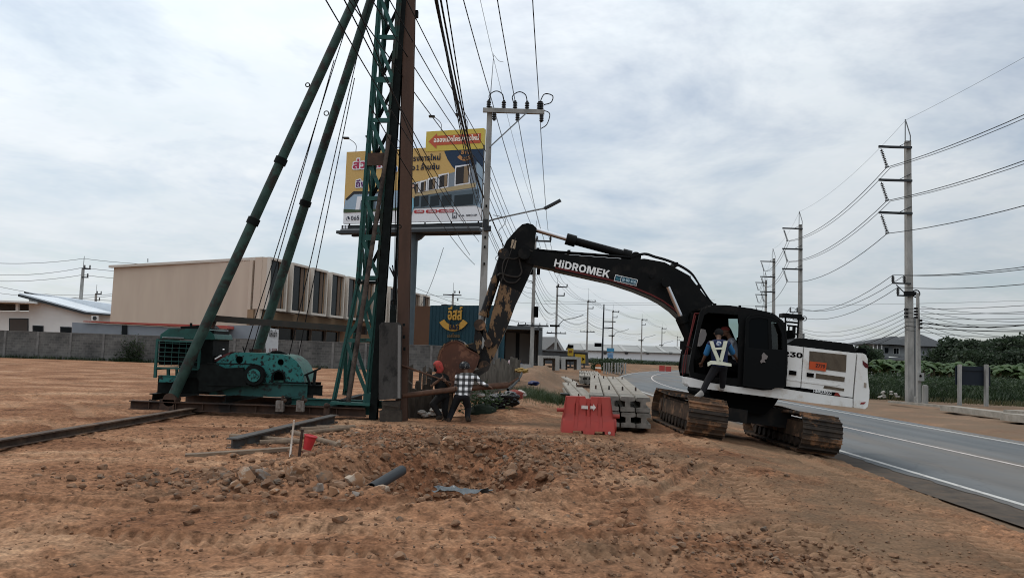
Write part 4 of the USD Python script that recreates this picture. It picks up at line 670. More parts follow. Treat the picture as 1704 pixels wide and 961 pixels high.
for yy in (19.1, 19.64):
    parts(ex, 'link', [bar(W(798, 540, yy), W(793, 594, yy), .06, .20, up=(1, 0, 0)), bar(W(800, 541, yy), W(815, 572, yy), .06, .15, up=(1, 0, 0))], ARMB)
part(ex, 'link_pin', [disc(W(799, 541, 19.39), (0, 1, 0), .14, .8), disc(W(792, 594, 19.39), (0, 1, 0), .12, .75), disc(W(806, 608, 19.39), (0, 1, 0), .13, .8), disc(W(813, 571, 19.39), (0, 1, 0), .1, .8)], MUDSTEEL)
BK = [(729, 606), (729.5, 594), (733, 583), (740, 573), (750, 567.5), (760, 566.5), (769, 570), (776, 577.5), (783, 582), (793, 587), (798, 592), (795, 606), (788, 618), (780, 640), (765, 652), (748, 652), (736, 640)]
RB = mat('rust_red_bucket', (.15, .058, .033), .7, c2=(.095, .042, .028), sc=1.5, c3=(.22, .10, .06), sc3=4, bump=.002, bsc=40)
part(ex, 'bucket_side', ext(BK, 18.90, 18.945), RB); part(ex, 'bucket_side', ext(BK, 19.85, 19.895), RB)
bo = outline(BK[1:12], 18.9); shell = LineString([(lambda p: (p[0], p[2]))(W(a, b, 18.9)) for a, b in [BK[14], BK[15], BK[16], BK[0]] + BK[1:10]]).buffer(.03)
part(ex, 'bucket_shell', plate(shell, (0, 18.95, 0), (1, 0, 0), (0, 0, 1), (0, 1, 0), .9), ARMB)
part(ex, 'bucket_hinge', [ext([(780, 572), (796, 568), (806, 588), (812, 604), (802, 616), (786, 606), (776, 586)], 19.12 + .56 * k, 19.18 + .56 * k) for k in (0, 1)] + [ext([(775, 573), (790, 571), (800, 586), (790, 592), (777, 580)], 18.95, 19.85)], ARMB)
part(ex, 'bucket_lip', [ext([(786, 618), (806, 610), (816, 606), (812, 616), (796, 626), (778, 642), (772, 640)], 18.95, 19.85)], mat('bucket_lip_steel', (.02, .017, .015), .7, c2=(.06, .045, .035), sc=5))
for k in range(5): part(ex, 'bucket_tooth', bar(W(778, 640, 18.95 + .21 * k), W(768, 656, 18.95 + .21 * k), .09, .05), MUDSTEEL)
part(ex, 'bucket_rim', plate(outline(BK, 18.89).difference(outline(BK, 18.89).buffer(-.03)), (0, 18.885, 0), (1, 0, 0), (0, 0, 1), (0, 1, 0), .016), RB)
cl = solo('grey_rag', ext([(1268, 590), (1271, 586), (1275, 590), (1278, 592), (1276, 597), (1272, 598), (1274, 603), (1270, 602), (1267, 604), (1265, 601), (1268, 597)], YC - .15, YC - .122), mat('rag_cloth', (.22, .19, .18), .9), 'small pale rag tied to the open black cab door', 'rag')
cl = solo('plastic_bag', ext([(1163, 560), (1168, 547), (1174, 548), (1176, 556), (1173, 566), (1168, 574), (1163, 577), (1164, 568)], 18.25, 18.4, rnd=.01), mat('grey_bag', (.24, .22, .21), .7), 'pale plastic bag hanging inside the front of the cab', 'bag')

# ------------------------------------------------------------------ people
MF = manifold3d.Manifold
def ball(p, r, s=(1, 1, 1)): return MF.sphere(r, 20).scale(s).translate([float(v) for v in p])
def limb(*pr):
    out = []
    for (a, ra), (b, rb) in zip(pr[:-1], pr[1:]): out.append(MF.batch_hull([ball(a, ra), ball(b, rb)]))
    return out
def fuse(parts, ln=.035, it=8):
    m = MF.batch_boolean(parts, manifold3d.OpType.Add).refine_to_length(ln); q = m.to_mesh(); t = trimesh.Trimesh(q.vert_properties[:, :3], q.tri_verts); trimesh.smoothing.filter_taubin(t, iterations=it); return t
SKIN = mat('brown_skin', (.17, .09, .058), .55)
def hand(wr, d, grip, s=1.0):
    wr, d, grip = np.asarray(wr, float), np.asarray(d, float), np.asarray(grip, float); d = d / np.linalg.norm(d); side = np.cross(d, grip); side /= np.linalg.norm(side); grip = np.cross(side, d); pc = wr + d * .05 * s
    out = [MF.batch_hull([ball(wr, .026 * s), ball(pc + side * .03 * s + d * .035 * s, .016 * s), ball(pc - side * .03 * s + d * .035 * s, .016 * s)])]
    for k, L in enumerate((.030, .034, .032, .025)):
        b = pc + side * (.033 - .022 * k) * s + d * .035 * s; m1 = b + (d * .8 + grip * .5) * L * s; m2 = m1 + (d * .1 + grip * 1.0) * L * .8 * s; out += limb((b, .010 * s), (m1, .009 * s), (m2, .008 * s))
    t0 = wr + side * .026 * s + d * .02 * s; t1 = t0 + (side * .8 + d * .6) * .03 * s; out += limb((t0, .012 * s), (t1, .011 * s), (t1 + (d * .6 + grip * .6) * .028 * s, .009 * s)); return out
def person(label, loc, J, mats, face, hat=None, extra=None, group=None):
    t = thing('person', label, 'person', loc); s = J.get('s', 1.0)
    J = {k: (np.asarray(v, float) if k != 's' else v) for k, v in J.items()}
    face = np.asarray(face, float); face = face / np.linalg.norm(face); hd = J['head']; upv = hd - J['neck']; upv = upv / np.linalg.norm(upv); sd = np.cross(face, upv); sd /= np.linalg.norm(sd)
    B = [ball(hd + upv * .02, .095 * s), ball(hd - upv * .05 * s + face * .02 * s, .072 * s), ball(hd + face * .095 * s - upv * .01 * s, .016 * s), ball(hd + face * .085 * s - upv * .045 * s, .022 * s), ball(hd + sd * .095 * s, .02 * s), ball(hd - sd * .095 * s, .02 * s)]
    B += limb((hd - upv * .04 * s, .055 * s), (J['neck'], .052 * s), (J['chest'], .10 * s))
    tor = lambda g: [MF.batch_hull([ball(J['shL'], .06 * s + g), ball(J['shR'], .06 * s + g), ball(J['chest'], .115 * s + g)]), MF.batch_hull([ball(J['shL'] * .75 + J['shR'] * .25, .09 * s + g), ball(J['shR'] * .75 + J['shL'] * .25, .09 * s + g), ball(J['hipL'], .085 * s + g), ball(J['hipR'], .085 * s + g)])]
    B += tor(0)
    arms = {}
    for q in 'LR':
        B += limb((J['sh' + q], .052 * s), (J['el' + q], .040 * s), (J['ha' + q], .027 * s)) + limb((J['hip' + q], .085 * s), (J['kn' + q], .058 * s), (J['an' + q], .040 * s), (J['an' + q] + (J['toe' + q] - J['an' + q]) * .9, .03 * s))
        B += hand(J['ha' + q], J['ha' + q] - J['el' + q], J.get('grip' + q, np.array([0, 0, -1.0])), s)
    part(t, 'body', fuse(B, .03), mats.get('skin', SKIN), smooth=True)
    g = .014
    sh = tor(g)
    for q in 'LR':
        e_ = J['el' + q]; f = mats.get('sleeve', 1.0); tip = J['sh' + q] + (e_ - J['sh' + q]) * min(f, 1.0)
        sh += limb((J['sh' + q], .062 * s), (tip, .052 * s)) + (limb((e_, .05 * s), (e_ + (J['ha' + q] - e_) * .85, .040 * s)) if f > 1 else [])
    part(t, 'shirt', fuse(sh, .03, 6), mats['shirt'], smooth=True)
    tr = [MF.batch_hull([ball(J['hipL'], .10 * s), ball(J['hipR'], .10 * s)])]
    for q in 'LR': tr += limb((J['hip' + q], .104 * s), (J['kn' + q], .074 * s), (J['an' + q] + (J['kn' + q] - J['an' + q]) * .12, .062 * s))
    part(t, 'trousers', fuse(tr, .03, 6), mats['trousers'], smooth=True)
    for q in 'LR':
        a, b = J['an' + q], J['toe' + q]; part(t, 'boot', fuse([MF.batch_hull([ball(a + (0, 0, .02), .048 * s), ball(a - (0, 0, .035), .048 * s), ball(b, .036 * s), ball(b + (0, 0, .02), .034 * s)])], .03, 4), mats['boots'], smooth=True)
    if hat: hat(t, hd, upv, face, sd, s)
    if extra: extra(t, J)
    return t
BLACKCLOTH = mat('black_cloth', (.010, .010, .011), .9, c2=(.018, .017, .017), sc=6, bump=.01, bsc=14); DKPANTS = mat('dark_trousers', (.009, .009, .012), .9, c2=(.016, .015, .017), sc=6, bump=.01, bsc=14); BOOT = mat('muddy_boots', (.03, .022, .017), .8, c2=(.07, .045, .03), sc=9)
def J3(d): return {k: (W(*v) if isinstance(v, tuple) and len(v) == 3 else v) for k, v in d.items()}
# gingham shirt
N = {'g': ('geometry', {}), 'sp': ('separate_xyz', {}), 'ax': ('math', {'math_type': 'multiply', 'value2': 46.0}), 'az': ('math', {'math_type': 'multiply', 'value2': 46.0}), 'sx': ('math', {'math_type': 'sine'}), 'sz': ('math', {'math_type': 'sine'}), 'rx': ('rgb_ramp', {'ramp': [(.45, (.9,) * 3), (.55, (.12,) * 3)]}), 'rz': ('rgb_ramp', {'ramp': [(.45, (.9,) * 3), (.55, (.12,) * 3)]}),
     'hx': ('math', {'math_type': 'multiply_add', 'value2': .5, 'value3': .5}), 'hz': ('math', {'math_type': 'multiply_add', 'value2': .5, 'value3': .5}), 'm': ('mix_color', {'blend_type': 'multiply', 'fac': 1.0}), 'p': ('principled_bsdf', {'roughness': .9}), 'nb': ('noise_texture', {'scale': 16.0}), 'b': ('bump', {'distance': .02})}
CHECK = usdkit.material(stage, '/World/Looks/gingham_cloth', N, [('g.position', 'sp.vector'), ('sp.x', 'ax.value1'), ('sp.z', 'az.value1'), ('ax.value', 'sx.value1'), ('az.value', 'sz.value1'), ('sx.value', 'hx.value1'), ('sz.value', 'hz.value1'), ('hx.value', 'rx.fac'), ('hz.value', 'rz.fac'), ('rx.color', 'm.a'), ('rz.color', 'm.b'), ('m.result', 'p.base_color'), ('nb.fac', 'b.height'), ('g.position', 'nb.vector'), ('b.normal', 'p.normal')], surface='p.BSDF')
Y1 = 18.45
def helmet(t, hd, up, f, sd, s):
    m = ico((0, 0, 0), (.13, .135, .12), 3); m = m.slice_plane([0, 0, -.06], [0, 0, 1], cap=False); m.apply_translation(hd + up * .02); part(t, 'helmet', m, mat('dark_helmet', (.02, .022, .026), .3, c2=(.35, .33, .3), sc=7, lo=.52, hi=.6)); part(t, 'visor', ico(hd + f * .12 + up * .03, (.1, .06, .02), 2), mat('dark_helmet', (0, 0, 0)))
person('worker seen from behind in black and white checked shirt and dark helmet gripping a pole', G(762, 700, 0), J3({'s': 1.0, 'head': (773, 610, Y1 + .22), 'neck': (775, 619, Y1 + .14), 'chest': (777, 630, Y1 + .08), 'shL': (762, 627, Y1 + .05), 'shR': (791, 627, Y1 + .05), 'elL': (759, 644, Y1 + .3), 'haL': (772, 650, Y1 + .42), 'elR': (801, 637, Y1 + .05), 'haR': (812.5, 642, Y1 + .06), 'hipL': (763, 659, Y1 - .02), 'hipR': (774, 659, Y1 - .02),
    'knL': (753.5, 681, Y1 + .10), 'anL': (747, 698, Y1 - .05), 'toeL': (744, 701, Y1 + .12), 'knR': (779, 679, Y1 + .12), 'anR': (778, 695, Y1 - .05), 'toeR': (782, 698.5, Y1 + .12)}), {'shirt': CHECK, 'sleeve': 2, 'trousers': DKPANTS, 'boots': BOOT}, (.5, .8, -.35), helmet)
Y2 = 18.75
def hood(t, hd, up, f, sd, s):
    RED = mat('red_hood_cloth', (.50, .075, .06), .85, c2=(.40, .055, .045), sc=9, bump=.01, bsc=18)
    m = MF.batch_hull([ball(hd + up * .03 - f * .02, .115), ball(hd - up * .06 - f * .035, .10), ball(hd - up * .10 - f * .01, .09)]) - MF.batch_hull([ball(hd + f * .13 - up * .0, .075), ball(hd + f * .16 - up * .05, .07)])
    q = m.refine_to_length(.03).to_mesh(); part(t, 'hood', trimesh.Trimesh(q.vert_properties[:, :3], q.tri_verts), RED, smooth=True); part(t, 'face_cloth', ico(hd + f * .05 - up * .05, (.065, .06, .07), 2), BLACKCLOTH)
person('worker in red head cloth and all dark clothes pushing a thin rod against the pile', G(735, 698, 0), J3({'s': 1.0, 'head': (728, 609.5, Y2), 'neck': (731, 619, Y2 + .02), 'chest': (735, 631, Y2 + .03), 'shL': (723, 627, Y2 - .12), 'shR': (742, 628, Y2 + .16), 'elL': (718.5, 641, Y2 - .2), 'haL': (732, 631, Y2 - .26), 'elR': (748, 643, Y2 + .1), 'haR': (742, 634, Y2 - .22), 'hipL': (732, 660, Y2 - .06), 'hipR': (741, 660, Y2 + .08),
    'knL': (720, 672, Y2 - .2), 'anL': (733, 692, Y2 - .15), 'toeL': (728, 696, Y2 - .24), 'knR': (740, 681, Y2 + .0), 'anR': (743, 697, Y2 + .05), 'toeR': (737, 700, Y2 - .06), 'gripL': np.array([-1.0, 0, -.2]), 'gripR': np.array([-1.0, 0, -.2])}), {'shirt': BLACKCLOTH, 'sleeve': .8, 'trousers': BLACKCLOTH, 'boots': BOOT}, (-.8, -.55, -.15), hood)
solo('pry_rod', tube(W(668, 607, 18.3), W(752, 637, 18.5), .022, .018, 8), POLEWOOD, 'thin wooden rod held by the red hooded worker against the pile', 'rod')
solo('timber_pole', [tube(W(670, 658, 18.35), W(758, 647, 18.42), .06, .065, 12), tube(W(758, 647, 18.42), W(845, 640, 18.75), .065, .075, 12), tube(W(845, 640, 18.75), W(863, 628, 18.9), .04, .02, 8)], POLEWOOD, 'long red brown timber pole braced against the pile by two workers', 'pole')
# climbing worker
Y3 = 17.62
VEST = mat('reflective_vest', (.62, .62, .50), .5, c2=(.50, .52, .42), sc=5)
def vest(t, J):
    yb = Y3 - .20
    def band(pts, w, y=yb): part(t, 'vest_strap', path_tube(spline([W(a, b, y + d) for a, b, d in pts], 5), w, 8), VEST)
    for pts in ([(1184, 567, .05), (1188, 580, .02), (1193, 592, .03), (1197, 602, .05)], [(1208, 567, .05), (1205, 580, .02), (1202, 592, .03), (1199.5, 602, .05)]): part(t, 'vest_strap', ext([(a - 2.8, b) for a, b, _ in pts] + [(a + 2.8, b) for a, b, _ in pts[::-1]], yb - .005, yb + .045), VEST)
    part(t, 'vest_belt', ext([(1178, 603), (1184, 599.5), (1200, 601), (1217, 604.5), (1217.5, 609.5), (1200, 607), (1184, 605.5), (1178.5, 609)], yb - .01, yb + .04), VEST)
    part(t, 'vest_bar', ext([(1187, 578), (1205.5, 577.4), (1205, 581), (1188, 581.5)], yb - .01, yb + .02), VEST)
    part(t, 'badge', disc(W(1196, 571, yb - .005), (0, 1, 0), .055, .02), mat('badge_blue', (.05, .12, .28), .6, c2=(.6, .62, .65), sc=16, lo=.5, hi=.52))
person('worker in blue shirt and pale reflective vest climbing from the track into the cab', G(1190, 660, 0), J3({'s': 1.0, 'head': (1196, 556, Y3 + .32), 'neck': (1196, 565, Y3 + .12), 'chest': (1196, 578, Y3), 'shL': (1182, 572, Y3), 'shR': (1211, 572, Y3), 'elL': (1174.5, 590, Y3 + .1), 'haL': (1168, 603, Y3 + .38), 'elR': (1220, 588, Y3 + .16), 'haR': (1226, 596, Y3 + .4), 'hipL': (1192, 610, Y3 + .02), 'hipR': (1203, 611, Y3 + .02),
    'knL': (1178, 632, Y3 - .05), 'anL': (1168, 653, Y3 - .16), 'toeL': (1158, 660.5, Y3 - .3), 'knR': (1203, 630, Y3 + .1), 'anR': (1202, 644, Y3 + .18), 'toeR': (1201, 648, Y3 + .32)}), {'shirt': mat('blue_shirt', (.012, .022, .07), .85, c2=(.02, .03, .09), sc=5), 'sleeve': .5, 'trousers': DKPANTS, 'boots': mat('pale_boots', (.30, .28, .26), .8)}, (.1, 1, -.25), None, lambda t, J: (vest(t, J),
    [part(t, 'sleeve', fuse(limb((J['sh' + q], .072), (J['sh' + q] + (J['el' + q] - J['sh' + q]) * .85, .066)), .03, 4), mat('light_blue_sleeve', (.03, .16, .36), .8), smooth=True) for q in 'LR'], part(t, 'hair', ico(J['head'] + (0, -.02, .04), (.1, .1, .1), 2), BLACKCLOTH)))
Y4 = 18.5
def cap(t, hd, up, f, sd, s):
    CR = mat('red_cap', (.22, .035, .028), .8); m = ico((0, 0, 0), (.11, .11, .09), 3).slice_plane([0, 0, 0], [0, 0, 1]); m.apply_translation(hd + up * .035); part(t, 'cap', m, CR, smooth=True); part(t, 'cap_peak', ico(hd + f * .12 + up * .045, (.085, .08, .012), 2), CR)
person('operator in red cap and light grey shirt sitting inside the dark cab', W(1222, 612, Y4), J3({'s': 1.0, 'head': (1208, 551, Y4), 'neck': (1214, 561, Y4), 'chest': (1219, 575, Y4), 'shL': (1217, 569, Y4 - .19), 'shR': (1219, 569, Y4 + .19), 'elL': (1214, 588, Y4 - .24), 'haL': (1200, 592, Y4 - .2), 'elR': (1214, 588, Y4 + .24), 'haR': (1200, 592, Y4 + .2), 'hipL': (1229, 604, Y4 - .1), 'hipR': (1229, 604, Y4 + .1),
    'knL': (1198, 604, Y4 - .13), 'anL': (1190, 621, Y4 - .12), 'toeL': (1182, 622, Y4 - .12), 'knR': (1198, 604, Y4 + .13), 'anR': (1190, 621, Y4 + .12), 'toeR': (1182, 622, Y4 + .12)}), {'shirt': mat('light_grey_shirt', (.30, .31, .34), .85), 'sleeve': 1, 'trousers': DKPANTS, 'boots': BOOT}, (-1, -.1, -.1), cap)
# ------------------------------------------------------------------ road works: barrier, piles, stakes, heaps
bc = W(979, 722, 16.6); bz = hz(bc[0], bc[1]); B = thing('water_barrier', 'red plastic water filled barrier with a white arrow before the concrete piles', 'barrier', (bc[0], bc[1], bz))
RED = mat('barrier_red', (.46, .062, .05), .6, c2=(.40, .07, .055), sc=2, c3=(.30, .06, .045), sc3=5, t3=(.6, .8), bevel=.015)
def bprof(s): return Polygon([(-.24, .0), (.24, 0), (.24, .16), (.20, .30), (.115, .42), (.10, .80), (-.10, .80), (-.115, .42), (-.20, .30), (-.24, .16)]).buffer(s)
Lb = 1.12
def bx(a, y, z): return np.array([bc[0] + a, bc[1] + .24 + y, bz + z - .02])
Vb, Fb = [], []
pr = [(-.24, 0), (-.235, .13), (-.20, .30), (-.11, .42), (-.085, .64), (-.08, .80), (.08, .80), (.085, .64), (.11, .42), (.20, .30), (.235, .13), (.24, 0)]
xsb = np.unique(np.concatenate([np.linspace(-Lb / 2, Lb / 2, 57)]))
for a in xsb:
    slot = any(abs(a - c) < .045 for c in (-.27, 0, .27)); notch = abs(a + .0) < .07
    for (y, z) in pr:
        sh_ = 1 - .16 * (z / .8) ** 1.5
        k = .020 if (slot and .25 < z < .72) else 0; zz2 = z - (.045 if (notch and z > .75) else 0)
        if z < .01 and (.12 < abs(a) < .34): zz2 = .09
        Vb.append(bx(a * sh_, y - math.copysign(k, y), zz2))
n = len(pr)
for i in range(len(xsb) - 1):
    for j in range(n): a0, a1 = i * n + j, i * n + (j + 1) % n; Fb += [[a0, a0 + n, a1 + n], [a0, a1 + n, a1]]
for i, fl in ((0, 1), (len(xsb) - 1, -1)):
    for j in range(1, n - 1): Fb.append([i * n, i * n + j, i * n + j + 1][::fl])
part(B, 'barrier_body', trimesh.Trimesh(Vb, Fb, process=False), RED, smooth=25)
parts(B, 'slot_recess', [bb(*(bx(c - .03, 0, 0)[0], bx(c + .03, 0, 0)[0]), bc[1] + .12, bc[1] + .30, bz + .3, bz + .64) for c in (-.235, 0, .235)], RED)
part(B, 'lug', [tube(bx(Lb / 2 - .03, 0, .2), bx(Lb / 2 + .04, 0, .2), .16, n=24), tube(bx(Lb / 2 - .04, 0, .40), bx(Lb / 2 + .12, 0, .40), .045, n=12)], RED); part(B, 'lug', tube(bx(-Lb / 2 + .1, 0, .5), bx(-Lb / 2 - .1, 0, .5), .04, n=12), RED)
part(B, 'arrow', plate(affinity.translate(shapely.union_all([sbox(-.17, -.035, -.03, .035), Polygon([(.02, -.03), (.08, -.03), (.08, -.075), (.14, 0), (.08, .075), (.08, .03), (.02, .03)])]), 0, 0), bx(.02, -.122, .58), (1, 0, 0), (0, .05, 1), (0, -1, 0), .012), mat('arrow_white', (.6, .56, .52), .7, c2=(.42, .30, .27), sc=12))
part(B, 'plug', disc(bx(.44, -.245, .07), (0, 1, 0), .03, .02), mat('arrow_white', (0, 0, 0)))
# concrete I piles
isec = Polygon([(-.158, 0), (.158, 0), (.158, .085), (.058, .105), (.058, .225), (.158, .245), (.158, .30), (.143, .33), (-.143, .33), (-.158, .30), (-.158, .245), (-.058, .225), (-.058, .105), (-.158, .085)])
def pile_at(a, b, label, group):
    a, b = np.asarray(a, float), np.asarray(b, float); d = b - a; L = np.linalg.norm(d); d /= L; s = np.array([d[1], -d[0], 0]); u = np.cross(s, d)
    t = thing('concrete_pile', label, 'concrete pile', a, group)
    part(t, 'pile_shaft', plate(isec, a, s, u, d, L) if np.linalg.det(np.array([s, u, d])) > 0 else plate(isec, b, s, u, -d, L), CONCPILE, smooth=False)
    part(t, 'shaded_pile_end', plate(isec.buffer(-.002), a - d * .004, s, u, d, .004) if np.linalg.det(np.array([s, u, d])) > 0 else plate(isec.buffer(-.002), a, s, u, -d, .004), mat('shaded_end_concrete', (.13, .12, .105), .95, c2=(.22, .2, .175), sc=7), smooth=False)  # thin end cap in darker concrete: shade of the near face put into colour
    for f in (.20, .80): p = a + d * L * f + u * .33; part(t, 'lifting_loop', path_tube(spline([p + (-.045 * d), p + u * .07 - d * .02, p + u * .075 + d * .02, p + d * .045], 4), .022), RUST)
    return t
e0 = W(1071, 714, 17.6); e0[2] = hz(3.0, 18) + .10; far_ = W(1030, 632, 33.0); dv = np.array([far_[0] - e0[0], 15.2, 0]); dv[2] = .05
for lay in (0, 1):
    for k in range(4):
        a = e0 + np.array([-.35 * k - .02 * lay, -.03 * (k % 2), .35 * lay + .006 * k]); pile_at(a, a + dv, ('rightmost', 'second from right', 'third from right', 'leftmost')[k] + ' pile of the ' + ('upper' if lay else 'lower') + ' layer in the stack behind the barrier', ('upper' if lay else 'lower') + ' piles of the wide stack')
for k in range(2):
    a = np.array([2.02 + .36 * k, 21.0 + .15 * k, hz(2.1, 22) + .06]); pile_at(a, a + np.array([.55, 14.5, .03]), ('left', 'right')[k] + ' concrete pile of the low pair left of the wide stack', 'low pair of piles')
for y in (18.6, 24, 30): solo('timber_sleeper', bb(1.9, e0[0] + .3, y - .07, y + .07, hz(2.8, y) - .03, hz(2.8, y) + .095), WOOD, 'timber sleeper under the stacked concrete piles', 'sleeper', 'sleepers under the piles')
for lay in (0, 1):
    for k in range(4):
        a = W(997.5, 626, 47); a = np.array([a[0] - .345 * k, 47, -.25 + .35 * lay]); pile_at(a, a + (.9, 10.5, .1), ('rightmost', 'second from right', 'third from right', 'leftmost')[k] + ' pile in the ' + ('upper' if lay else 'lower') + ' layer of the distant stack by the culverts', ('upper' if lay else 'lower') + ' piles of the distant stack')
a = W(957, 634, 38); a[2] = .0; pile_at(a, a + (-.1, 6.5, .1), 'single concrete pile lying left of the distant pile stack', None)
solo('old_timber', bar(W(959, 642, 31), W(985, 643, 31), .12), RUST, 'dark timber lying across the low pair of piles', 'timber')
c = W(941, 640, 27); c[2] = hz(c[0], c[1]); t = thing('black_bucket', 'small black bucket standing on the bank by the grass', 'bucket', c); part(t, 'bucket_shell', tube(c, c + (0, 0, .34), .13, .17, 16), RUBBER); part(t, 'rim', ring(c + (0, 0, .33), .17, .012, (0, 0, 1)), GALV)
# timber stakes lining the trench
rng = np.random.default_rng(21)
def stake_row(p0, p1, y0, y1, n, h0, h1, lab, grp, m, w=(.07, .13)):
    for k in range(n):
        t = (k + rng.uniform(-.2, .2)) / max(n - 1, 1); px = p0[0] + (p1[0] - p0[0]) * t; py = p0[1] + (p1[1] - p0[1]) * t; y = y0 + (y1 - y0) * t
        b = W(px, py, y); ww = rng.uniform(*w); hh = rng.uniform(h0, h1) + .35; b[2] -= .35; tp = b + np.array([rng.normal(0, .025), rng.normal(0, .03), hh])
        g = bar(b, tp, ww, ww * rng.uniform(.45, .9), up=(0, 1, 0)); v = g.vertices; top = v[:, 2] > b[2] + hh * .5; v[top, 2] += (v[top, 0] - tp[0]) * rng.uniform(-.9, .9); g.vertices = v
        solo('timber_stake', g, m, lab, 'stake', grp)
stake_row((672, 688), (742, 690), 19.4, 19.9, 13, .55, .9, 'dark timber stake in the row between the pile and the workers', 'dark stakes by the pile', GREYWOOD, (.10, .17)); stake_row((676, 668), (740, 668), 21.5, 22.5, 10, .4, 1.0, 'broken timber stake in the second row behind the workers', 'broken stakes of the second row', GREYWOOD, (.05, .12))
stake_row((742, 692), (748, 690), 19.7, 19.8, 2, .9, 1.05, 'tall pale plank standing between the two workers', 'tall planks between the workers', WOOD, (.2, .26))
stake_row((783, 648), (862, 628), 25.5, 34, 30, .55, .95, 'weathered grey stake in the long row behind the bucket', 'grey stakes of the long row', mat('silver_timber', (.17, .15, .125), .9, c2=(.09, .078, .065), sc=6, stretch=(1, 1, .3)), (.08, .17)); stake_row((772, 640), (850, 622), 30, 38, 20, .5, .85, 'dark stake in the rear row behind the bucket', 'dark stakes of the rear row', GREYWOOD, (.08, .18))
# rubbish heap
def lump(c, s, seed, amp=.35, sub=3, fr=2.2):
    m = trimesh.creation.icosphere(subdivisions=sub); v = m.vertices; n = meshkit.fbm(v * fr + seed, 4, seed) - .5; m.vertices = v * (1 + amp * 2 * n[:, None]) * s + c; return m
BAG = mat('black_bin_bag', (.008, .008, .009), .25, bump=.03, bsc=9, spec=.5)
for px, py, s, lab in ((826, 671, (.36, .3, .25), 'big shiny black rubbish bag under the timber pole'), (812, 681, (.25, .22, .17), 'small black rubbish bag at the front of the heap'), (845, 664, (.3, .25, .2), 'black rubbish bag behind the red sack')): solo('rubbish_bag', lump(W(px, py, 20.6), s, px, .4, 4, 2.5), BAG, lab, 'rubbish bag', smooth=40)
solo('red_sack', lump(W(856, 657, 21.0), (.22, .18, .14), 5), mat('dull_red_sack', (.30, .06, .045), .7, bump=.02, bsc=12), 'dull red sack on the rubbish heap', 'sack'); solo('white_sack', lump(W(865, 654.5, 21.2), (.17, .14, .1), 9), mat('white_sack_cloth', (.42, .39, .35), .7, bump=.02, bsc=12), 'off white sack lying right of the red sack', 'sack'); solo('tan_sack', lump(W(843, 676, 20.5), (.12, .1, .09), 11), mat('tan_sack_cloth', (.32, .22, .13), .8), 'small tan sack before the black bags', 'sack')
c = W(868, 616, 33); solo('yellow_sheet', lump(c, (.28, .25, .11), 14, .5), mat('yellow_plastic', (.36, .23, .06), .6, bump=.02, bsc=8), 'yellow plastic sheet draped over the mound beside the trench', 'sheet')
solo('grey_hose', path_tube(spline([W(845, 648, 24), W(855, 640, 26), (W(866, 626, 29)), W(868, 620, 31)], 8), .045), mat('grey_hose_skin', (.03, .031, .03), .8), 'thick grey hose running up the bank behind the heap', 'hose')
for k, (px, py) in enumerate(((702, 685), (708, 690), (722, 682), (731, 684), (800, 657), (718, 688))): solo('paper_scrap', lump(W(px, py, 19.3), (.11, .08, .05), 60 + k, .5, 2), mat('litter_white', (.42, .4, .37), .7), 'crumpled pale litter scrap on the dirt near the workers', 'litter', 'litter scraps near the workers')
# small plants
LEAFD = leafmat('dark_foliage', (.018, .032, .014), (.062, .09, .038)); LEAFG = leafmat('grass_blades', (.022, .038, .014), (.075, .092, .036)); LEAFB = leafmat('banana_leaf', (.04, .075, .026), (.12, .17, .062)); LEAFH = leafmat('hedge_foliage', (.018, .03, .016), (.06, .085, .044)); LEAFM = leafmat('mid_foliage', (.025, .045, .018), (.07, .10, .04))
def leaves(P, size, rng, aspect=.5, droop=.0):
    n = len(P); d = rng.normal(size=(n, 3)); d[:, 2] = d[:, 2] * .6 - droop; d /= np.linalg.norm(d, axis=1, keepdims=True); s = np.cross(d, rng.normal(size=(n, 3))); s /= np.linalg.norm(s, axis=1, keepdims=True)
    L = (size * rng.uniform(.6, 1.3, n))[:, None]; w = L * aspect / 2; nn = np.cross(d, s)
    a, b, c, e_ = P, P + d * L * .5 + s * w + nn * L * .06, P + d * L, P + d * L * .5 - s * w + nn * L * .06
    V = np.stack([a, b, c, e_], 1).reshape(-1, 3); i = np.arange(n)[:, None] * 4; return trimesh.Trimesh(V, np.vstack([i + [[0, 1, 2]], i + [[0, 2, 3]]]), process=False)
def blades(x, y, z, h, rng, w=.012, lean=.35):
    n = len(x); a = rng.uniform(0, 2 * math.pi, n); dx, dy = np.cos(a), np.sin(a); H = h * rng.uniform(.5, 1.2, n); l = H * lean * rng.uniform(.3, 1.6, n); w = np.broadcast_to(w, (n,))
    b0 = np.c_[x - dy * w, y + dx * w, z]; b1 = np.c_[x + dy * w, y - dx * w, z]; m0 = np.c_[x + dx * l * .35 - dy * w * .8, y + dy * l * .35 + dx * w * .8, z + H * .6]; m1 = np.c_[x + dx * l * .35 + dy * w * .8, y + dy * l * .35 - dx * w * .8, z + H * .6]; t = np.c_[x + dx * l, y + dy * l, z + H]
    V = np.stack([b0, b1, m1, m0, t], 1).reshape(-1, 3); i = np.arange(n)[:, None] * 5; return trimesh.Trimesh(V, np.vstack([i + [[0, 1, 2]], i + [[0, 2, 3]], i + [[3, 2, 4]]]), process=False)
def clump(cx, cy, sx, sy, n, rng): return rng.normal(cx, sx, n), rng.normal(cy, sy, n)
rng = np.random.default_rng(31)
x, y = clump(.9, 27.2, .7, 1.2, 4200, rng); solo('trench_grass', blades(x, y, hgt(x, y, False), .30, rng, .006, .7), LEAFG, 'unkempt dark green grass on the trench bank', 'grass', kind='stuff', smooth=False)
cb = W(800, 668, 20.2); Pb = cb + rng.normal(size=(700, 3)) * (.28, .2, .2); solo('weed_bush', leaves(Pb, .10, rng), LEAFM, 'leafy weed bush growing by the trench behind the checked shirt worker', 'bush', smooth=False)
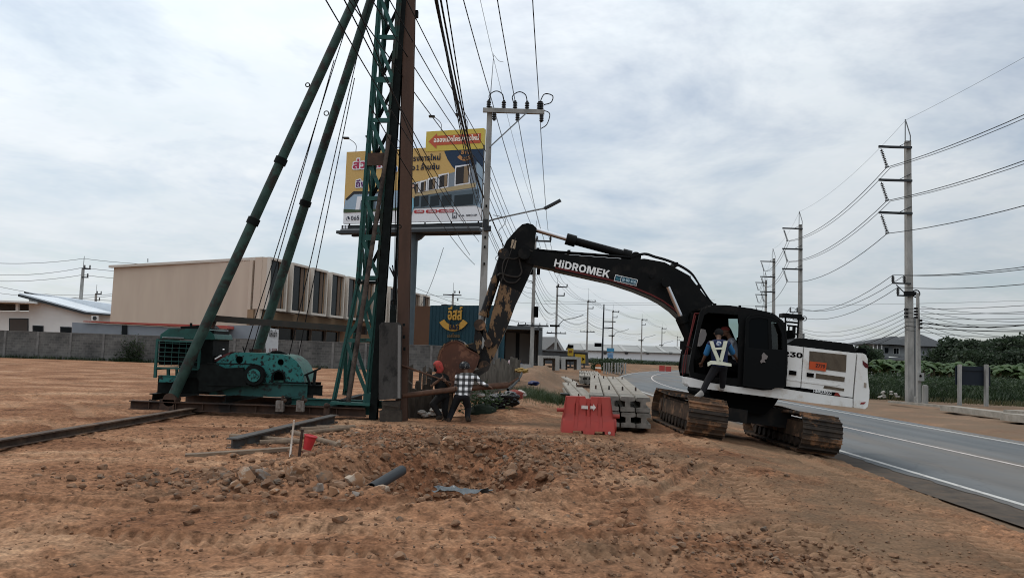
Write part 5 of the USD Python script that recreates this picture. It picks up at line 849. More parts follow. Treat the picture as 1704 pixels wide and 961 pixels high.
solo('net_heap', lump(W(803, 686, 19.9), (.36, .26, .22), 3, .2), mat('green_net', (.025, .04, .025), .9, bump=.02, bsc=30), 'dark green netting heap at the edge of the trench', 'netting')
solo('blue_bag', lump(W(888, 637, 28), (.2, .18, .09), 19, .5), mat('blue_plastic', (.02, .03, .12), .5), 'blue plastic bag in the trench grass', 'bag')
# ------------------------------------------------------------------ boundary wall, billboard, buildings on the left
WY = 61.0
BLK = usdkit.material(stage, '/World/Looks/block_wall', {'g': ('geometry', {}), 'm': ('mapping', {'rotation': (math.pi / 2, 0, 0)}), 'b': ('brick_texture', {'color1': (.06, .06, .058), 'color2': (.10, .098, .094), 'mortar': (.12, .118, .112), 'scale': 1.0, 'mortar_size': .012, 'brick_width': .4, 'row_height': .2, 'mortar_smooth': .2}),
    'n': ('noise_texture', {'scale': .7, 'detail': 7.0, 'roughness': .65}), 'r': ('rgb_ramp', {'ramp': [(.3, (.40,) * 3), (.6, (1.1, 1.08, 1.05))]}), 'x': ('mix_color', {'blend_type': 'multiply', 'fac': 1.0, 'use_clamp': False}), 'p': ('principled_bsdf', {'roughness': .95})},
    [('g.position', 'm.vector'), ('m.vector', 'b.vector'), ('g.position', 'n.vector'), ('n.fac', 'r.fac'), ('b.color', 'x.a'), ('r.color', 'x.b'), ('x.result', 'p.base_color')], surface='p.BSDF')
wl = thing('block_wall', 'long low grey concrete block wall with posts along the back of the site', 'wall', (-15, WY, 0))
xs_ = np.arange(-52, -.8, 2.55)
for i, x in enumerate(xs_):
    part(wl, 'wall_post', bb(x - .09, x + .09, WY - .10, WY + .10, -.3, 2.12 - .002 * i * 2), mat('wall_post_concrete', (.20, .195, .185), .9, c2=(.13, .125, .12), sc=2))
    if i + 1 < len(xs_): part(wl, 'wall_panel', bb(x + .088, xs_[i + 1] - .088, WY - .06, WY + .06, -.3, 2.08 - .004 * i), BLK, smooth=False); part(wl, 'coping', bb(x + .088, xs_[i + 1] - .088, WY - .075, WY + .075, 2.08 - .004 * i, 2.12 - .004 * i), mat('wall_post_concrete', (0, 0, 0)))
rng = np.random.default_rng(8); x = rng.uniform(-50, -14, 1600); x = np.concatenate([x, rng.normal(-29.4, .5, 700)]); y = WY - rng.uniform(.1, .7, len(x)); solo('wall_weeds', blades(x, y, hgt(x, y, False), .3, rng, .02, .7), LEAFD, 'low dark weeds along the foot of the block wall', 'weeds', kind='stuff', smooth=False)
Pb = np.array([-29.2, WY - .35, 0]) + np.c_[rng.normal(0, .45, 900), rng.normal(0, .15, 900), np.abs(rng.normal(.7, .55, 900))]; solo('creeper', leaves(Pb, .16, rng), LEAFD, 'dark creeper climbing the middle of the block wall', 'creeper', smooth=False)
# billboard
bL, bR = W(571, 372, 68.0), W(800, 386, 64.0); bL2 = W(578, 253, 68.0)
U = bR - bL; U[2] = 0; BWd = np.linalg.norm(U); U /= BWd; Vv = np.array([0, 0, 1.0]); Nn = np.array([U[1], -U[0], 0]); BH = bL2[2] - bL[2]
bd = thing('billboard', 'large yellow and navy advertising billboard for houses on a tall steel post', 'billboard', (W(685, 480, 66)[0], 66.5, 0))
O = bL.copy()
def bp(name, geom, m, k, parent=None): return part(parent or bd, name, plate(geom, O + Nn * (.012 * k), U, Vv, Nn, .010), m, smooth=False)
def uv(fx, fy): return (fx * BWd, (1 - fy) * BH)
def ug(pts): return Polygon([uv(*p) for p in pts])
part(bd, 'panel', plate(sbox(0, 0, BWd, BH), O - Nn * .25, U, Vv, Nn, .25), DKSTEEL)
OCH = mat('ochre_print', (.50, .33, .115), .6); NAVY = mat('navy_print', (.018, .045, .095), .6); PW_ = mat('pale_print', (.60, .61, .63), .6)
face = bp('poster', sbox(0, 0, BWd, BH), OCH, 0)
def txt(s, h, fx, fy, w=None, thai=True, m=None, k=4, weight=700, grow=0):
    g = lettering(s, h, thai, weight); g = fit(g, w * BWd) if w else g; x0, y0, _, _ = g.bounds; u0, v0 = uv(fx, fy); g = affinity.translate(g, u0 - x0, v0)
    if grow: bp('lettering_outline', g.buffer(grow), PW_, k - 1, face)
    bp('lettering', g, m, k, face)
NV = mat('dark_navy_ink', (.015, .022, .05), .6); PK = mat('crimson_ink', (.42, .035, .09), .6)
bp('navy_arc', Polygon([uv(.715, 0), uv(.728, .08), uv(.75, .17), uv(.785, .27), uv(.83, .36), uv(.88, .43), uv(.94, .48), uv(1, .5), uv(1, 0)]), NAVY, 1, face)
bp('bottom_strip', ug([(0, .83), (1, .80), (1, 1), (0, 1)]), PW_, 1, face)
txt('ส่วนลด', .62, .055, .24, .27, m=PK, k=5, weight=900, grow=.10); txt('ถึง', .5, .085, .50, .07, m=mat('purple_ink', (.12, .03, .16), .6), k=5, weight=900, grow=.08); txt('ทุก', .45, .30, .30, .09, m=mat('blue_ink', (.03, .14, .4), .6), k=5, weight=900, grow=.08)
txt('โครงการใหม่', .40, .455, .175, .245, m=NV); txt('สูง', .40, .455, .30, .065, m=NV); txt('1', .44, .530, .30, .018, False, NV); txt('ล้านต้น', .40, .56, .30, .135, m=NV); 
txt('065', .36, .06, .955, .062, False, NV); bp('phone_mark', Point(*uv(.035, .93)).buffer(.19), NV, 2, face); bp('phone_handset', LineString([uv(.028, .91), uv(.031, .94), uv(.043, .955)]).buffer(.05), PW_, 3, face)
OR = mat('orange_gold_print', (.45, .22, .08), .6)
def smile(cx, cy, r0, r1, a=.95): return Polygon([(cx + r1 * math.sin(t), cy - r1 * math.cos(t)) for t in np.linspace(-a, a, 20)] + [(cx + r0 * math.sin(t), cy - r0 * math.cos(t)) for t in np.linspace(a, -a, 20)])
u0, v0 = uv(.875, .06); bp('emblem', smile(u0, v0, .62, .92, .9), OR, 3, face); txt('อีสส์', .26, .845, .115, .07, m=OR, k=4); txt('โกลด์', .17, .852, .185, .055, m=NV, k=5)
# printed houses
bp('printed_facade', ug([(.50, .47), (.66, .42), (.76, .37), (.955, .26), (.955, .62), (.50, .70)]), mat('print_greyblue', (.20, .24, .28), .6), 2, face); bp('printed_band', ug([(.50, .615), (.955, .50), (.955, .56), (.50, .665)]), mat('print_cream', (.38, .30, .17), .6), 4, face); bp('printed_facade', ug([(.955, .22), (1, .30), (1, .84), (.955, .80)]), mat('print_bluegrey', (.25, .34, .42), .6), 3, face); bp('printed_facade', ug([(.50, .66), (.98, .58), (.98, .80), (.50, .82)]), mat('print_slate', (.10, .14, .17), .6), 3, face)
for a, b, t, s in ((.520, .55, .49, .625), (.568, .605, .465, .61), (.625, .672, .43, .59), (.70, .757, .385, .56), (.815, .905, .28, .525)):
    bp('printed_window_frame', ug([(a - .008, t - .012), (b + .008, t - .03), (b + .008, s - .015), (a - .008, s + .01)]), PW_, 4, face); bp('printed_window', ug([(a, t + .01), (b, t - .015), (b, s - .03), (a, s - .01)]), mat('print_dark', (.035, .033, .034), .6), 5, face); bp('printed_curtain', ug([(a + .62 * (b - a), t - .005), (b - .004, t - .012), (b - .004, s - .03), (a + .62 * (b - a), s - .022)]), mat('print_tan', (.24, .17, .10), .6), 6, face)
for a, b in ((.515, .56), (.575, .625), (.64, .705), (.72, .79), (.81, .94)): bp('printed_shopfront', ug([(a, .66), (b, .645), (b, .785), (a, .80)]), mat('print_glass', (.018, .03, .038), .6), 4, face)
bp('printed_house', ug([(.0, .80), (.01, .66), (.07, .57), (.24, .58), (.44, .56), (.44, .82), (.0, .84)]), mat('print_bluegrey', (0, 0, 0)), 2, face); bp('printed_roof', ug([(.01, .66), (.07, .555), (.26, .57), (.25, .60), (.075, .595), (.02, .68)]), mat('print_dark', (0, 0, 0)), 3, face); bp('printed_porch', ug([(.10, .63), (.24, .64), (.24, .69), (.13, .685), (.12, .83), (.09, .83)]), PW_, 4, face); bp('printed_doorway', ug([(.13, .69), (.24, .69), (.24, .83), (.13, .83)]), mat('print_slate', (0, 0, 0)), 4, face); bp('printed_planting', ug([(.0, .80), (.13, .815), (.42, .80), (.42, .835), (0, .85)]), mat('print_green', (.06, .10, .05), .6), 5, face)
bp('printed_figure', ug([(.485, .68), (.52, .67), (.525, .80), (.50, .95), (.492, .95), (.497, .80), (.478, .93), (.472, .92)]), mat('print_jeans', (.16, .36, .46), .6), 6, face); bp('printed_figure', ug([(.475, .55), (.52, .55), (.53, .62), (.525, .68), (.483, .69)]), mat('print_tan2', (.42, .30, .14), .6), 6, face); bp('printed_hair', Point(*uv(.51, .51)).buffer(.24), mat('print_dark', (0, 0, 0)), 6, face); bp('printed_face', Point(*uv(.512, .515)).buffer(.13), mat('print_skin', (.45, .28, .2), .6), 7, face)
for a, b in ((.527, .60), (.612, .695), (.70, .81)): bp('red_pill', LineString([uv(a + .01, .862), uv(b - .01, .862)]).buffer(.14), mat('print_red', (.42, .05, .055), .6), 3, face); bp('pill_lettering', affinity.translate(fit(lettering('บ้านเดี่ยว' if a < .6 else 'บ้านแฝด' if a < .7 else 'ทาวน์โฮม', .14, True), (b - a - .03) * BWd), *uv(a + .018, .873)), PW_, 4, face)
sq = Polygon([uv(.80, .89), uv(.832, .89), uv(.832, .965), uv(.80, .965)]); bp('company_mark', sq.difference(sq.buffer(-.05)), NV, 3, face); txt('K', .2, .810, .955, None, False, NV, 4); bp('company_lettering', affinity.translate(fit(lettering('K.A. GROUP', .16, False), .125 * BWd), *uv(.845, .94)), NV, 3, face)
# frame, catwalk, post, top box, lamps
part(bd, 'catwalk', [plate(sbox(-.25, -.55, BWd + .2, -.12), O - Nn * .3, U, Vv, Nn, .12), plate(sbox(-.3, -.95, BWd + .1, -.70), O - Nn * .3, U, Vv, Nn, .9), plate(sbox(.6, -1.05, BWd - .2, -.9), O - Nn * .9, U, Vv, Nn, .4)], DKSTEEL); part(bd, 'catwalk_rail', plate(sbox(0, -.75, BWd, -.55), O + Nn * .35, U, Vv, Nn, .08), GALV)
part(bd, 'bracket', [box(O + U * (.05 + BWd * f) - Vv * .45 + Nn * .1, (.18, .25, .14)) for f in (.1, .25, .42, .58, .74, .9)], DKSTEEL); part(bd, 'white_tag', [plate(sbox(.02 + .28 * k, -.45, .22 + .28 * k, -.18), O + Nn * .02, U, Vv, Nn, .01) for k in (0, 1)], PW_)
pc = W(685, 480, 66.3); PST = mat('steel_blue_post', (.07, .095, .11), .5, c2=(.09, .115, .13), sc=1.5)
part(bd, 'post', tube((pc[0], pc[1], -.2), (pc[0], pc[1], O[2] - .5), .36, .36, 28), PST); part(bd, 'post_bracket', [ext([(672, 382), (712, 384), (700, 396), (688, 402), (678, 398)], 66.0, 66.7)], DKSTEEL)
part(bd, 'back_frame', [bar(O + U * f - Nn * .4 - Vv * .8, O + U * f - Nn * .4 + Vv * BH, .12) for f in np.linspace(.4, BWd - .4, 6)], DKSTEEL)
tL = W(708, 253, 65.6); tw = W(804, 254, 64.0) - tL; tb = thing('arrow_sign_box', 'yellow box sign with a red left arrow on top of the billboard', 'sign', tL); tW = np.linalg.norm(tw[:2]); tH = W(709, 219, 65.6)[2] - tL[2]; OT = tL.copy()
YEL = mat('yellow_sign', (.52, .40, .075), .6)
part(tb, 'box', plate(sbox(0, .04, tW, tH), OT - Nn * .5, U, Vv, Nn, .5), YEL); part(tb, 'arrow', plate(Polygon([(.25, tH * .5), (1.0, tH * .88), (1.0, tH * .76), (tW - .25, tH * .76), (tW - .25, tH * .30), (1.0, tH * .30), (1.0, tH * .14)]), OT, U, Vv, Nn, .02), mat('arrow_red', (.50, .10, .05), .6))
g = fit(lettering('ฉลองเปิดโครงการใหม่', .36, True, 800), tW - 1.15); part(tb, 'sign_lettering', plate(affinity.translate(g, .75 - g.bounds[0], tH * .44), OT + Nn * .02, U, Vv, Nn, .02), mat('sign_white', (.70, .66, .58), .6))
def floodlamp(base, lab):
    t = thing('flood_lamp', lab, 'lamp', base, 'flood lamps on the billboard'); part(t, 'lamp_arm', path_tube(spline([base, base + (0, 0, .55), base + Nn * .3 + (-.1, 0, .8), base + Nn * .9 - U * .35 + (0, 0, 1.0)], 5), .03), DKSTEEL); part(t, 'lamp_head', box(base + Nn * 1.0 - U * .45 + (0, 0, .98), (.5, .4, .12)), DKSTEEL)
for f in (.26, .72): floodlamp(OT + U * tW * f + Vv * (tH - .02), 'small flood lamp on a bent arm atop the arrow sign')
for f in (.07, .24, .40): floodlamp(O + U * BWd * f + Vv * (BH - .02), 'small flood lamp on a bent arm on the billboard left edge top')
# beige two storey terrace
CREAM = mat('beige_render', (.47, .385, .305), .9, c2=(.44, .355, .282), sc=.5, stretch=(1, 1, .25)); TAN = mat('tan_render', (.30, .195, .115), .9, c2=(.27, .175, .105), sc=.8); BWHITE = mat('cream_trim', (.46, .415, .36), .8); PDARK = DARKGLASS; CURT = mat('brown_curtain', (.15, .10, .068), .9)
hC, hL, hR = W(437, 427, 70), W(190, 443, 83), W(604, 461, 92); top = hC[2]
bu = thing('terrace_house', 'large beige two storey terrace building with projecting framed windows', 'building', (hC[0], hC[1], 0))
hl = np.array([hL[0], hL[1]]); hc_ = np.array([hC[0], hC[1]]); fd = (W(604, 461, 92)[:2] - hc_); Lf = np.linalg.norm(fd); fd = fd / Lf; fn = np.array([fd[1], -fd[0]]); Ltot = Lf + 26
def wall(a, b, z0, z1, th, m, name='wall', t=None):
    a, b = np.asarray(a), np.asarray(b); d = (b - a) / np.linalg.norm(b - a); n_ = np.array([-d[1], d[0]]) * th; P = Polygon([a, b, b + n_, a + n_]); g_ = trimesh.creation.extrude_polygon(P, z1 - z0); g_.apply_translation((0, 0, z0)); return part(t or bu, name, g_, m, smooth=False)
wall(hl, hc_, 0, top - .25, .3, CREAM, 'side_wall'); wall(hl - (.6, .0), hc_, top - .25, top, .4, BWHITE, 'parapet')
ff = lambda s, o: hc_ + fd * s + fn * o
sec0, sec1 = W(437, 515, 70)[2], W(437, 430, 70)[2]
wall(ff(0.02, -.9), ff(Ltot, -.9), 0, sec0, .3, TAN, 'lower_wall'); wall(ff(.02, -.95), ff(Ltot, -.95), sec0, top - .3, .3, CREAM, 'upper_wall'); wall(ff(0, -.6), ff(Ltot, -.6), sec0 - 1.15, sec0 - .02, .3, TAN, 'band')
s = 0.0; k = 0
def q3(s_, o, z): p = ff(s_, o); return np.array([p[0], p[1], z])
while s < Ltot - 5:
    w = 3.35; za, zb = sec0 + .05, top - .02 - .0 * k
    part(bu, 'bay', bar(q3(s + .02, -.12, (za + zb) / 2), q3(s + w - .02, -.12, (za + zb) / 2), 1.2, zb - za - .02), CREAM, smooth=False); fr = part(bu, 'window_frame', [bar(q3(s + .1, .64, za), q3(s + .1, .64, zb), .22, .30, up=(fn[0], fn[1], 0)), bar(q3(s + w - .1, .64, za), q3(s + w - .1, .64, zb), .22, .30, up=(fn[0], fn[1], 0)), bar(q3(s, .64, zb - .1), q3(s + w, .64, zb - .1), .31, .22), bar(q3(s, .64, za + .08), q3(s + w, .64, za + .08), .31, .2)], BWHITE, smooth=False)
    part(fr, 'pane', bar(q3(s + .2, .53, (za + zb) / 2), q3(s + w - .2, .53, (za + zb) / 2), .05, zb - za - .3), PDARK, smooth=False); part(fr, 'pillar', bar(q3(s + w * .66, .60, za + .18), q3(s + w * .66, .60, zb - .22), .55, .06, up=(fn[0], fn[1], 0)), CURT, smooth=False); part(fr, 'reveal', bar(q3(s + w - .4, .46, za + .18), q3(s + w - .34, .46, zb - .22), .24, .2, up=(fn[0], fn[1], 0)), TAN, smooth=False)
    part(bu, 'wall_lamp', box(q3(s + w + .35, -.55, (za + zb) / 2 + .5), (.2, .2, .45)), DKSTEEL); s += w + .85; k += 1
cz = W(445, 534, 69)[2]; part(bu, 'canopy', [bar(q3(-1.0, .8, cz), q3(20, .8, cz), 2.6, .12)], mat('pale_canopy', (.55, .57, .60), .6)); parts(bu, 'shopfront', [bar(q3(1 + 3.4 * j, -.55, cz - 1.8), q3(3.8 + 3.4 * j, -.55, cz - 1.8), .08, 2.7) for j in range(5)], PDARK, smooth=False); parts(bu, 'shop_column', [bar(q3(.6 + 3.4 * j, -.4, .0), q3(.6 + 3.4 * j, -.4, cz), .22) for j in range(6)], mat('shop_column_grey', (.22, .20, .18), .8), smooth=False); part(bu, 'aerial', tube(W(246, 436, 80), W(246, 430, 80), .04), DKSTEEL)
# brown block and teal sign block
tb0, tb1, tb2 = W(683, 508, 76), W(716, 508, 75), W(793, 513, 72.5)
sb = thing('sign_building', 'brown and teal flat roofed sales office with gold Thai lettering', 'building', (tb1[0], 75, 0))
def px_wall(a, b, z1, m, name, th=.4): return wall(a[:2], b[:2], 0, z1, th, m, name, sb)
px_wall(tb0, tb1, tb1[2] - .05, mat('brown_cladding', (.155, .082, .048), .8, c2=(.14, .075, .045), sc=1), 'brown_wall'); tz = tb1[2]
tb3 = tb2 + (tb2 - tb1) * .55
TEALW = mat('teal_sheet', (.012, .058, .082), .55, c2=(.014, .066, .092), sc=.5); px_wall(tb1, tb3, tz, TEALW, 'teal_wall')
du = (tb3 - tb1); du[2] = 0; Lt = np.linalg.norm(du); du /= Lt; nt_ = np.array([du[1], -du[0], 0])
part(sb, 'sheet_ribs', [bar(tb1 * [1, 1, 0] + du * s_ + nt_ * .03, tb1 * [1, 1, 0] + du * s_ + nt_ * .01 + (0, 0, tz), .05, .03, up=(nt_[0], nt_[1], 0)) for s_ in np.arange(.25, Lt, .42)], TEALW, smooth=False)
GOLD = mat('gold_lettering', (.52, .30, .055), .5); OS = tb1 * [1, 1, 0] + nt_ * .06; sc_ = 75 / FPX
def onteal(px, py): p = W(px, py, 74.2); return (np.dot((p - OS)[:2], du[:2]), p[2])
a = onteal(749, 532); g = lettering('อีสส์', .95, True, 800); g = fit(g, 1.55); part(sb, 'gold_lettering', plate(affinity.translate(g, a[0] - g.bounds[0], a[1]), OS, du, Vv, nt_, .1), GOLD)
a = onteal(762, 521.5); part(sb, 'gold_smile', plate(affinity.scale(smile(a[0], a[1], 1.15, 1.72, 1.02), 1.07, .98, origin=a), OS, du, Vv, nt_, .08), GOLD)
a = onteal(752, 548.5); g = fit(lettering('โกลด์', .5, True, 800), 1.15); part(sb, 'dark_lettering', plate(affinity.translate(g, a[0] - g.bounds[0], a[1]), OS + nt_ * .085, du, Vv, nt_, .05), NV)
a = onteal(748, 561); g = fit(lettering('เอสโทรจ', .3, True, 500), 1.35); part(sb, 'small_lettering', plate(affinity.translate(g, a[0] - g.bounds[0], a[1]), OS, du, Vv, nt_, .05), mat('dull_gold', (.2, .14, .07), .6))
cn = thing('office_portico', 'grey open portico with tall columns beside the teal office', 'building', (W(865, 580, 76)[0], 76, 0)); GRP = mat('portico_grey', (.115, .125, .13), .8); GRL = mat('portico_panel', (.33, .34, .335), .85)
part(cn, 'roof_slab', ext([(806, 539), (903, 544), (903, 549), (806, 546)], 74, 86), GRP); part(cn, 'end_wall', ext([(897, 547), (903, 548), (902, 606), (895, 606)], 74, 82), GRP); part(cn, 'soffit_panel', ext([(838, 548), (896, 551), (895, 556), (838, 552)], 79, 79.3), GRP)
for px, w in ((850, 17), (876, 22), (893, 8)): part(cn, 'column', ext([(px - w / 2, 551), (px + w / 2, 552), (px + w / 2 - 1, 607), (px - w / 2 - 1, 607)], 80, 80.6), GRL)
part(cn, 'dark_opening', ext([(820, 548), (897, 551), (896, 608), (818, 606)], 84, 84.2), mat('portico_inside', (.03, .034, .037), .8)); part(cn, 'teal_pier', ext([(828, 550), (838, 551), (836, 606), (826, 606)], 79.5, 80.4), TEALW)
# low blue grey shed with red edge and white house
sh = thing('low_shed', 'low blue grey sheet shed with red roof edge behind the block wall', 'shed', (-26, 66, 0)); SHB = mat('bluegrey_sheet', (.235, .255, .28), .7, c2=(.21, .23, .255), sc=.8)
part(sh, 'sheet_wall', ext([(120, 536), (378, 548), (378, 590), (120, 580)], 65, 65.3), SHB); part(sh, 'sheet_wall', ext([(378, 541), (440, 541), (440, 592), (378, 590)], 66.4, 66.7), SHB); part(sh, 'roof_edge', ext([(139, 533.5), (378, 541.5), (378, 546.5), (138, 535)], 64.8, 69), mat('red_fascia', (.40, .085, .065), .7)); part(sh, 'doorway', ext([(203, 540), (211, 540), (211, 560), (202, 560)], 64.9, 65), PDARK)
wh = thing('white_house', 'white single storey house with sloping metal roof at the far left', 'house', (-48, 88, 0)); WHW = mat('white_render', (.60, .59, .57), .85, c2=(.55, .54, .52), sc=.5); ROOFW = mat('white_roof_sheet', (.60, .64, .68), .45, c2=(.54, .57, .60), sc=.8)
part(wh, 'gable_wall', ext([(48, 494), (146, 521), (188, 523), (188, 570), (-20, 556), (-20, 516), (48, 518)], 86, 86.4), WHW); part(wh, 'roof', [plate(outline([(32, 490), (142, 519.5), (188, 523.5), (188, 521), (144, 517), (32, 487)], 85.5), (0, 85.5, 0), (1, 0, 0), (0, 0, 1), (0, 1, 0), 7.5)], ROOFW); part(wh, 'roof_edge', ext([(30, 489), (142, 519), (188, 523), (188, 525), (140, 522.5), (30, 493)], 85.3, 85.5), DKSTEEL); part(wh, 'rear_roof', ext([(40, 485), (188, 506), (188, 523), (142, 517)], 93.0, 99), ROOFW); part(wh, 'roof_edge', ext([(40, 485), (82, 495), (80, 496.5), (40, 487.5)], 92.6, 92.9), DKSTEEL)
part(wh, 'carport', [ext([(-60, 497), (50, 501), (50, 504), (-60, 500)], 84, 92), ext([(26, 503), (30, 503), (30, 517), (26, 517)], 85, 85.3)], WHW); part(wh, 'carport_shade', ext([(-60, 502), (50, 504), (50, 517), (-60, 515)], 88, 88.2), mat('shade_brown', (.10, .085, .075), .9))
for i, (x0, x1, y0, y1) in enumerate(((15, 47, 529, 552), (54, 72, 541, 553), (100, 119, 543, 554))): f = part(wh, 'window_frame' if i else 'door_frame', ext([(x0, y0), (x1, y0 + .6), (x1, y1), (x0, y1)], 85.93, 86.0), DKSTEEL); part(f, 'pane', ext([(x0 + 1.5, y0 + 1.5), (x1 - 1.5, y0 + 2), (x1 - 1.5, y1 - 1), (x0 + 1.5, y1 - 1)], 85.9, 85.93), PDARK if i else mat('shade_brown', (0, 0, 0)))
ac = thing('air_conditioner', 'small white air conditioner box on the white house end wall', 'air conditioner', W(157, 529, 85)); part(ac, 'casing', ext([(152, 525), (162, 525), (162, 533), (152, 533)], 85.0, 85.4), WHW); part(ac, 'fan_grille', disc(W(157.5, 529, 84.98), (0, 1, 0), .22, .04), DKSTEEL)
# ------------------------------------------------------------------ poles and wires
def catn(a, b, sag, n=14):
    t = np.linspace(0, 1, n)[:, None]; P = np.asarray(a) * (1 - t) + np.asarray(b) * t; P[:, 2] -= (4 * sag * t * (1 - t))[:, 0]; return P
def wire(pts, sags, r, label, group, m=None, n=14, name='power_cable'):
    P = [np.asarray(pts[0], float)[None]]
    for a, b, s in zip(pts[:-1], pts[1:], sags): P.append(catn(a, b, s, n)[1:])
    return solo(name, path_tube(np.vstack(P), r, 5), m or CABLE, label, 'cable', group, smooth=True)
def taper(x, y, z0, z1, w0, w1, oct_=True):
    m = bar((x, y, z0), (x, y, z1), 1.0); v = m.vertices; k = (v[:, 2] - z0) / (z1 - z0); w = w0 + (w1 - w0) * k; v[:, 0] = x + (v[:, 0] - x) * w; v[:, 1] = y + (v[:, 1] - y) * w; return trimesh.Trimesh(v, m.faces, process=False)
def insul(p, h=.22, r=.06): return [tube(p, p + (0, 0, h), r * .5, r * .5, 8)] + [tube(p + (0, 0, h * f), p + (0, 0, h * (f + .16)), r, r * .75, 10) for f in (.15, .42, .69)]
LPO = [(-3.0, -4.0, 11.7)]
pA = W(804, 380, 32); zA = W(812, 178, 32)[2]; LPO.append((pA[0] + .1, 32.0, zA))
for px, top, d in ((889.5, 396, 66), (926.5, 474, 105), (977.5, 500, 143), (1019, 517, 173), (1067.5, 531, 205), (1101, 545.5, 250), (1126.5, 560, 330)): p = W(px, top + 40, d); LPO.append((p[0], d, W(px, top, d)[2]))
names = ['', 'big near concrete power pole with cable terminations beside the billboard', 'concrete power pole right behind the excavator dipper arm', 'third concrete power pole with a street lamp arm under the boom', 'slim concrete pole with a tall spike under the boom plaque', 'leaning concrete pole carrying the blue sign', 'distant concrete pole left of the lift cylinder', 'distant concrete pole nearest the red hoses', 'farthest concrete pole seen beside the cab front']
XW = (.08, 1.05, 2.05)
for i, (x, y, zt) in enumerate(LPO):
    if i == 0: continue
    t = thing('utility_pole', names[i], 'utility pole', (x, y, 0)); w0 = .34 if i == 1 else .36
    part(t, 'shaft', taper(x, y, -.5, zt, w0, w0 * .62), CONC)
    if i == 1:
        parts(t, 'recess', [bb(x - .03, x + .03, y - .19, y - .10, z, z + .10) for z in (5.2, 5.9, 6.3, 7.0, 7.6)], MATTE)
        part(t, 'crossarm', bb(x - .28, x + 2.28, y - .22, y - .08, zt - .28, zt - .10), CONC); part(t, 'brace', bar((x + .05, y - .15, zt - 1.75), (x + 1.55, y - .2, zt - .25), .06, .04), GALV); part(t, 'spike', tube((x - .02, y, zt - .1), (x + .08, y, zt + 2.3), .025, .012, 6), GALV); part(t, 'wire_hook', path_tube(spline([(x + .08, y, zt + 2.25), (x + .3, y, zt + 2.0), (x + .5, y, zt + 1.95)], 4), .01), GALV)
        for k, dx in enumerate(XW):
            for o_, up in (((dx if k else -.05), 1), (dx + .5 if k < 2 else dx + .1, 1), (dx + .12, -1)):
                p = np.array([x + o_, y - .15, zt - .10 if up > 0 else zt - .62]); part(t, 'insulator', insul(p, .36, .10), PORC)
            j = np.array([x + dx, y - .15, zt + .22]); part(t, 'jumper', path_tube(spline([j + (-.05, 0, -.1), j + (-.12, 0, .22), j + (.15, 0, .42), j + (.42, 0, .3), j + (.5 if k < 2 else .28, 0, .0)] if k < 2 else [j + (0, 0, -.1), j + (.2, 0, .35), j + (.55, 0, .3), j + (.5, 0, .02), j + (.2, 0, -.1)], 6), .022), CABLE)
        part(t, 'jumper', path_tube(spline([(x + 2.2, y - .15, zt - .1), (x + 2.5, y - .15, zt - .25), (x + 2.4, y - .15, zt - .7), (x + 2.15, y - .15, zt - .9)], 6), .02), CABLE)
        la = W(812, 372, 32); part(t, 'lamp_arm', path_tube(spline([la, W(818, 366, 31.9), W(870, 354, 31.7), W(908, 346, 31.6)], 6), .035), GALV); part(t, 'lamp_head', [bar(W(906, 347, 31.6), W(918, 341, 31.5), .16, .1), bar(W(916, 342, 31.5), W(933, 333, 31.4), .22, .09)], DKSTEEL); part(t, 'lamp_bracket', [box(W(811, 380, 31.8), (.3, .25, .2)), box(W(808, 371, 31.8), (.2, .2, .3))], DKSTEEL)
        rng = np.random.default_rng(4); pts = [(x + .3, y - .2, zt - 4.6)]
        for k in range(12): pts.append((x + .3 + rng.uniform(-.12, .5), y - .2 + rng.uniform(-.2, .2), zt - 4.7 - .28 * k))
        part(t, 'loose_wire', path_tube(spline(pts, 6), .012), CABLE)
    else:
        s_ = 1.0; parts(t, 'crossarm', [bb(x - .2, x + 1.35, y - .15, y - .04, zt - .32, zt - .18), bb(x - .1, x + 1.0, y - .15, y - .04, zt - 1.5, zt - 1.36)], DKSTEEL); part(t, 'spike', tube((x, y, zt - .1), (x + .05, y, zt + 1.5 + (.8 if i == 4 else 0)), .035, .02, 6), GALV)
        for dx, dz in ((.15, -.18), (1.3, -.18), (.95, -1.36)): part(t, 'insulator', insul(np.array([x + dx, y - .1, zt + dz]), .35, .11), PORC)
        if i in (2, 3, 4): zc_ = W(889, 543, 66)[2] if i == 2 else W(925, 555, 105)[2] if i == 3 else 5.9; part(t, 'lower_crossarm', bb(x - 1.3, x + 1.35, y - .2, y - .1, zc_, zc_ + .14), DKSTEEL); parts(t, 'pin', [tube((x - 1.2 + k * .6, y - .15, zc_ + .14), (x - 1.2 + k * .6, y - .15, zc_ + .32), .04, n=6) for k in range(5)], PORC)
        if i == 2: parts(t, 'transformer', [box((x - .4, y - .3, zt - 2.9), (.55, .5, .5)), box((x + .35, y - .3, zt - 2.8), (.25, .3, .7)), box((x + .25, y - .3, zt - 6.3), (.35, .35, .9))], MATTE)
        if i in (3, 6, 7, 8, 5): z_ = zt - 5.6; part(t, 'lamp_arm', path_tube([(x + .1, y, z_), (x + .9, y, z_ + .9), (x + 2.6, y - .1, z_ + 1.3), (x + 3.6, y - .1, z_ + 1.7)], .06), GALV); part(t, 'cable_clamp', box((x - .2, y - .2, z_ + .1), (1.3, .3, .25)), MATTE)
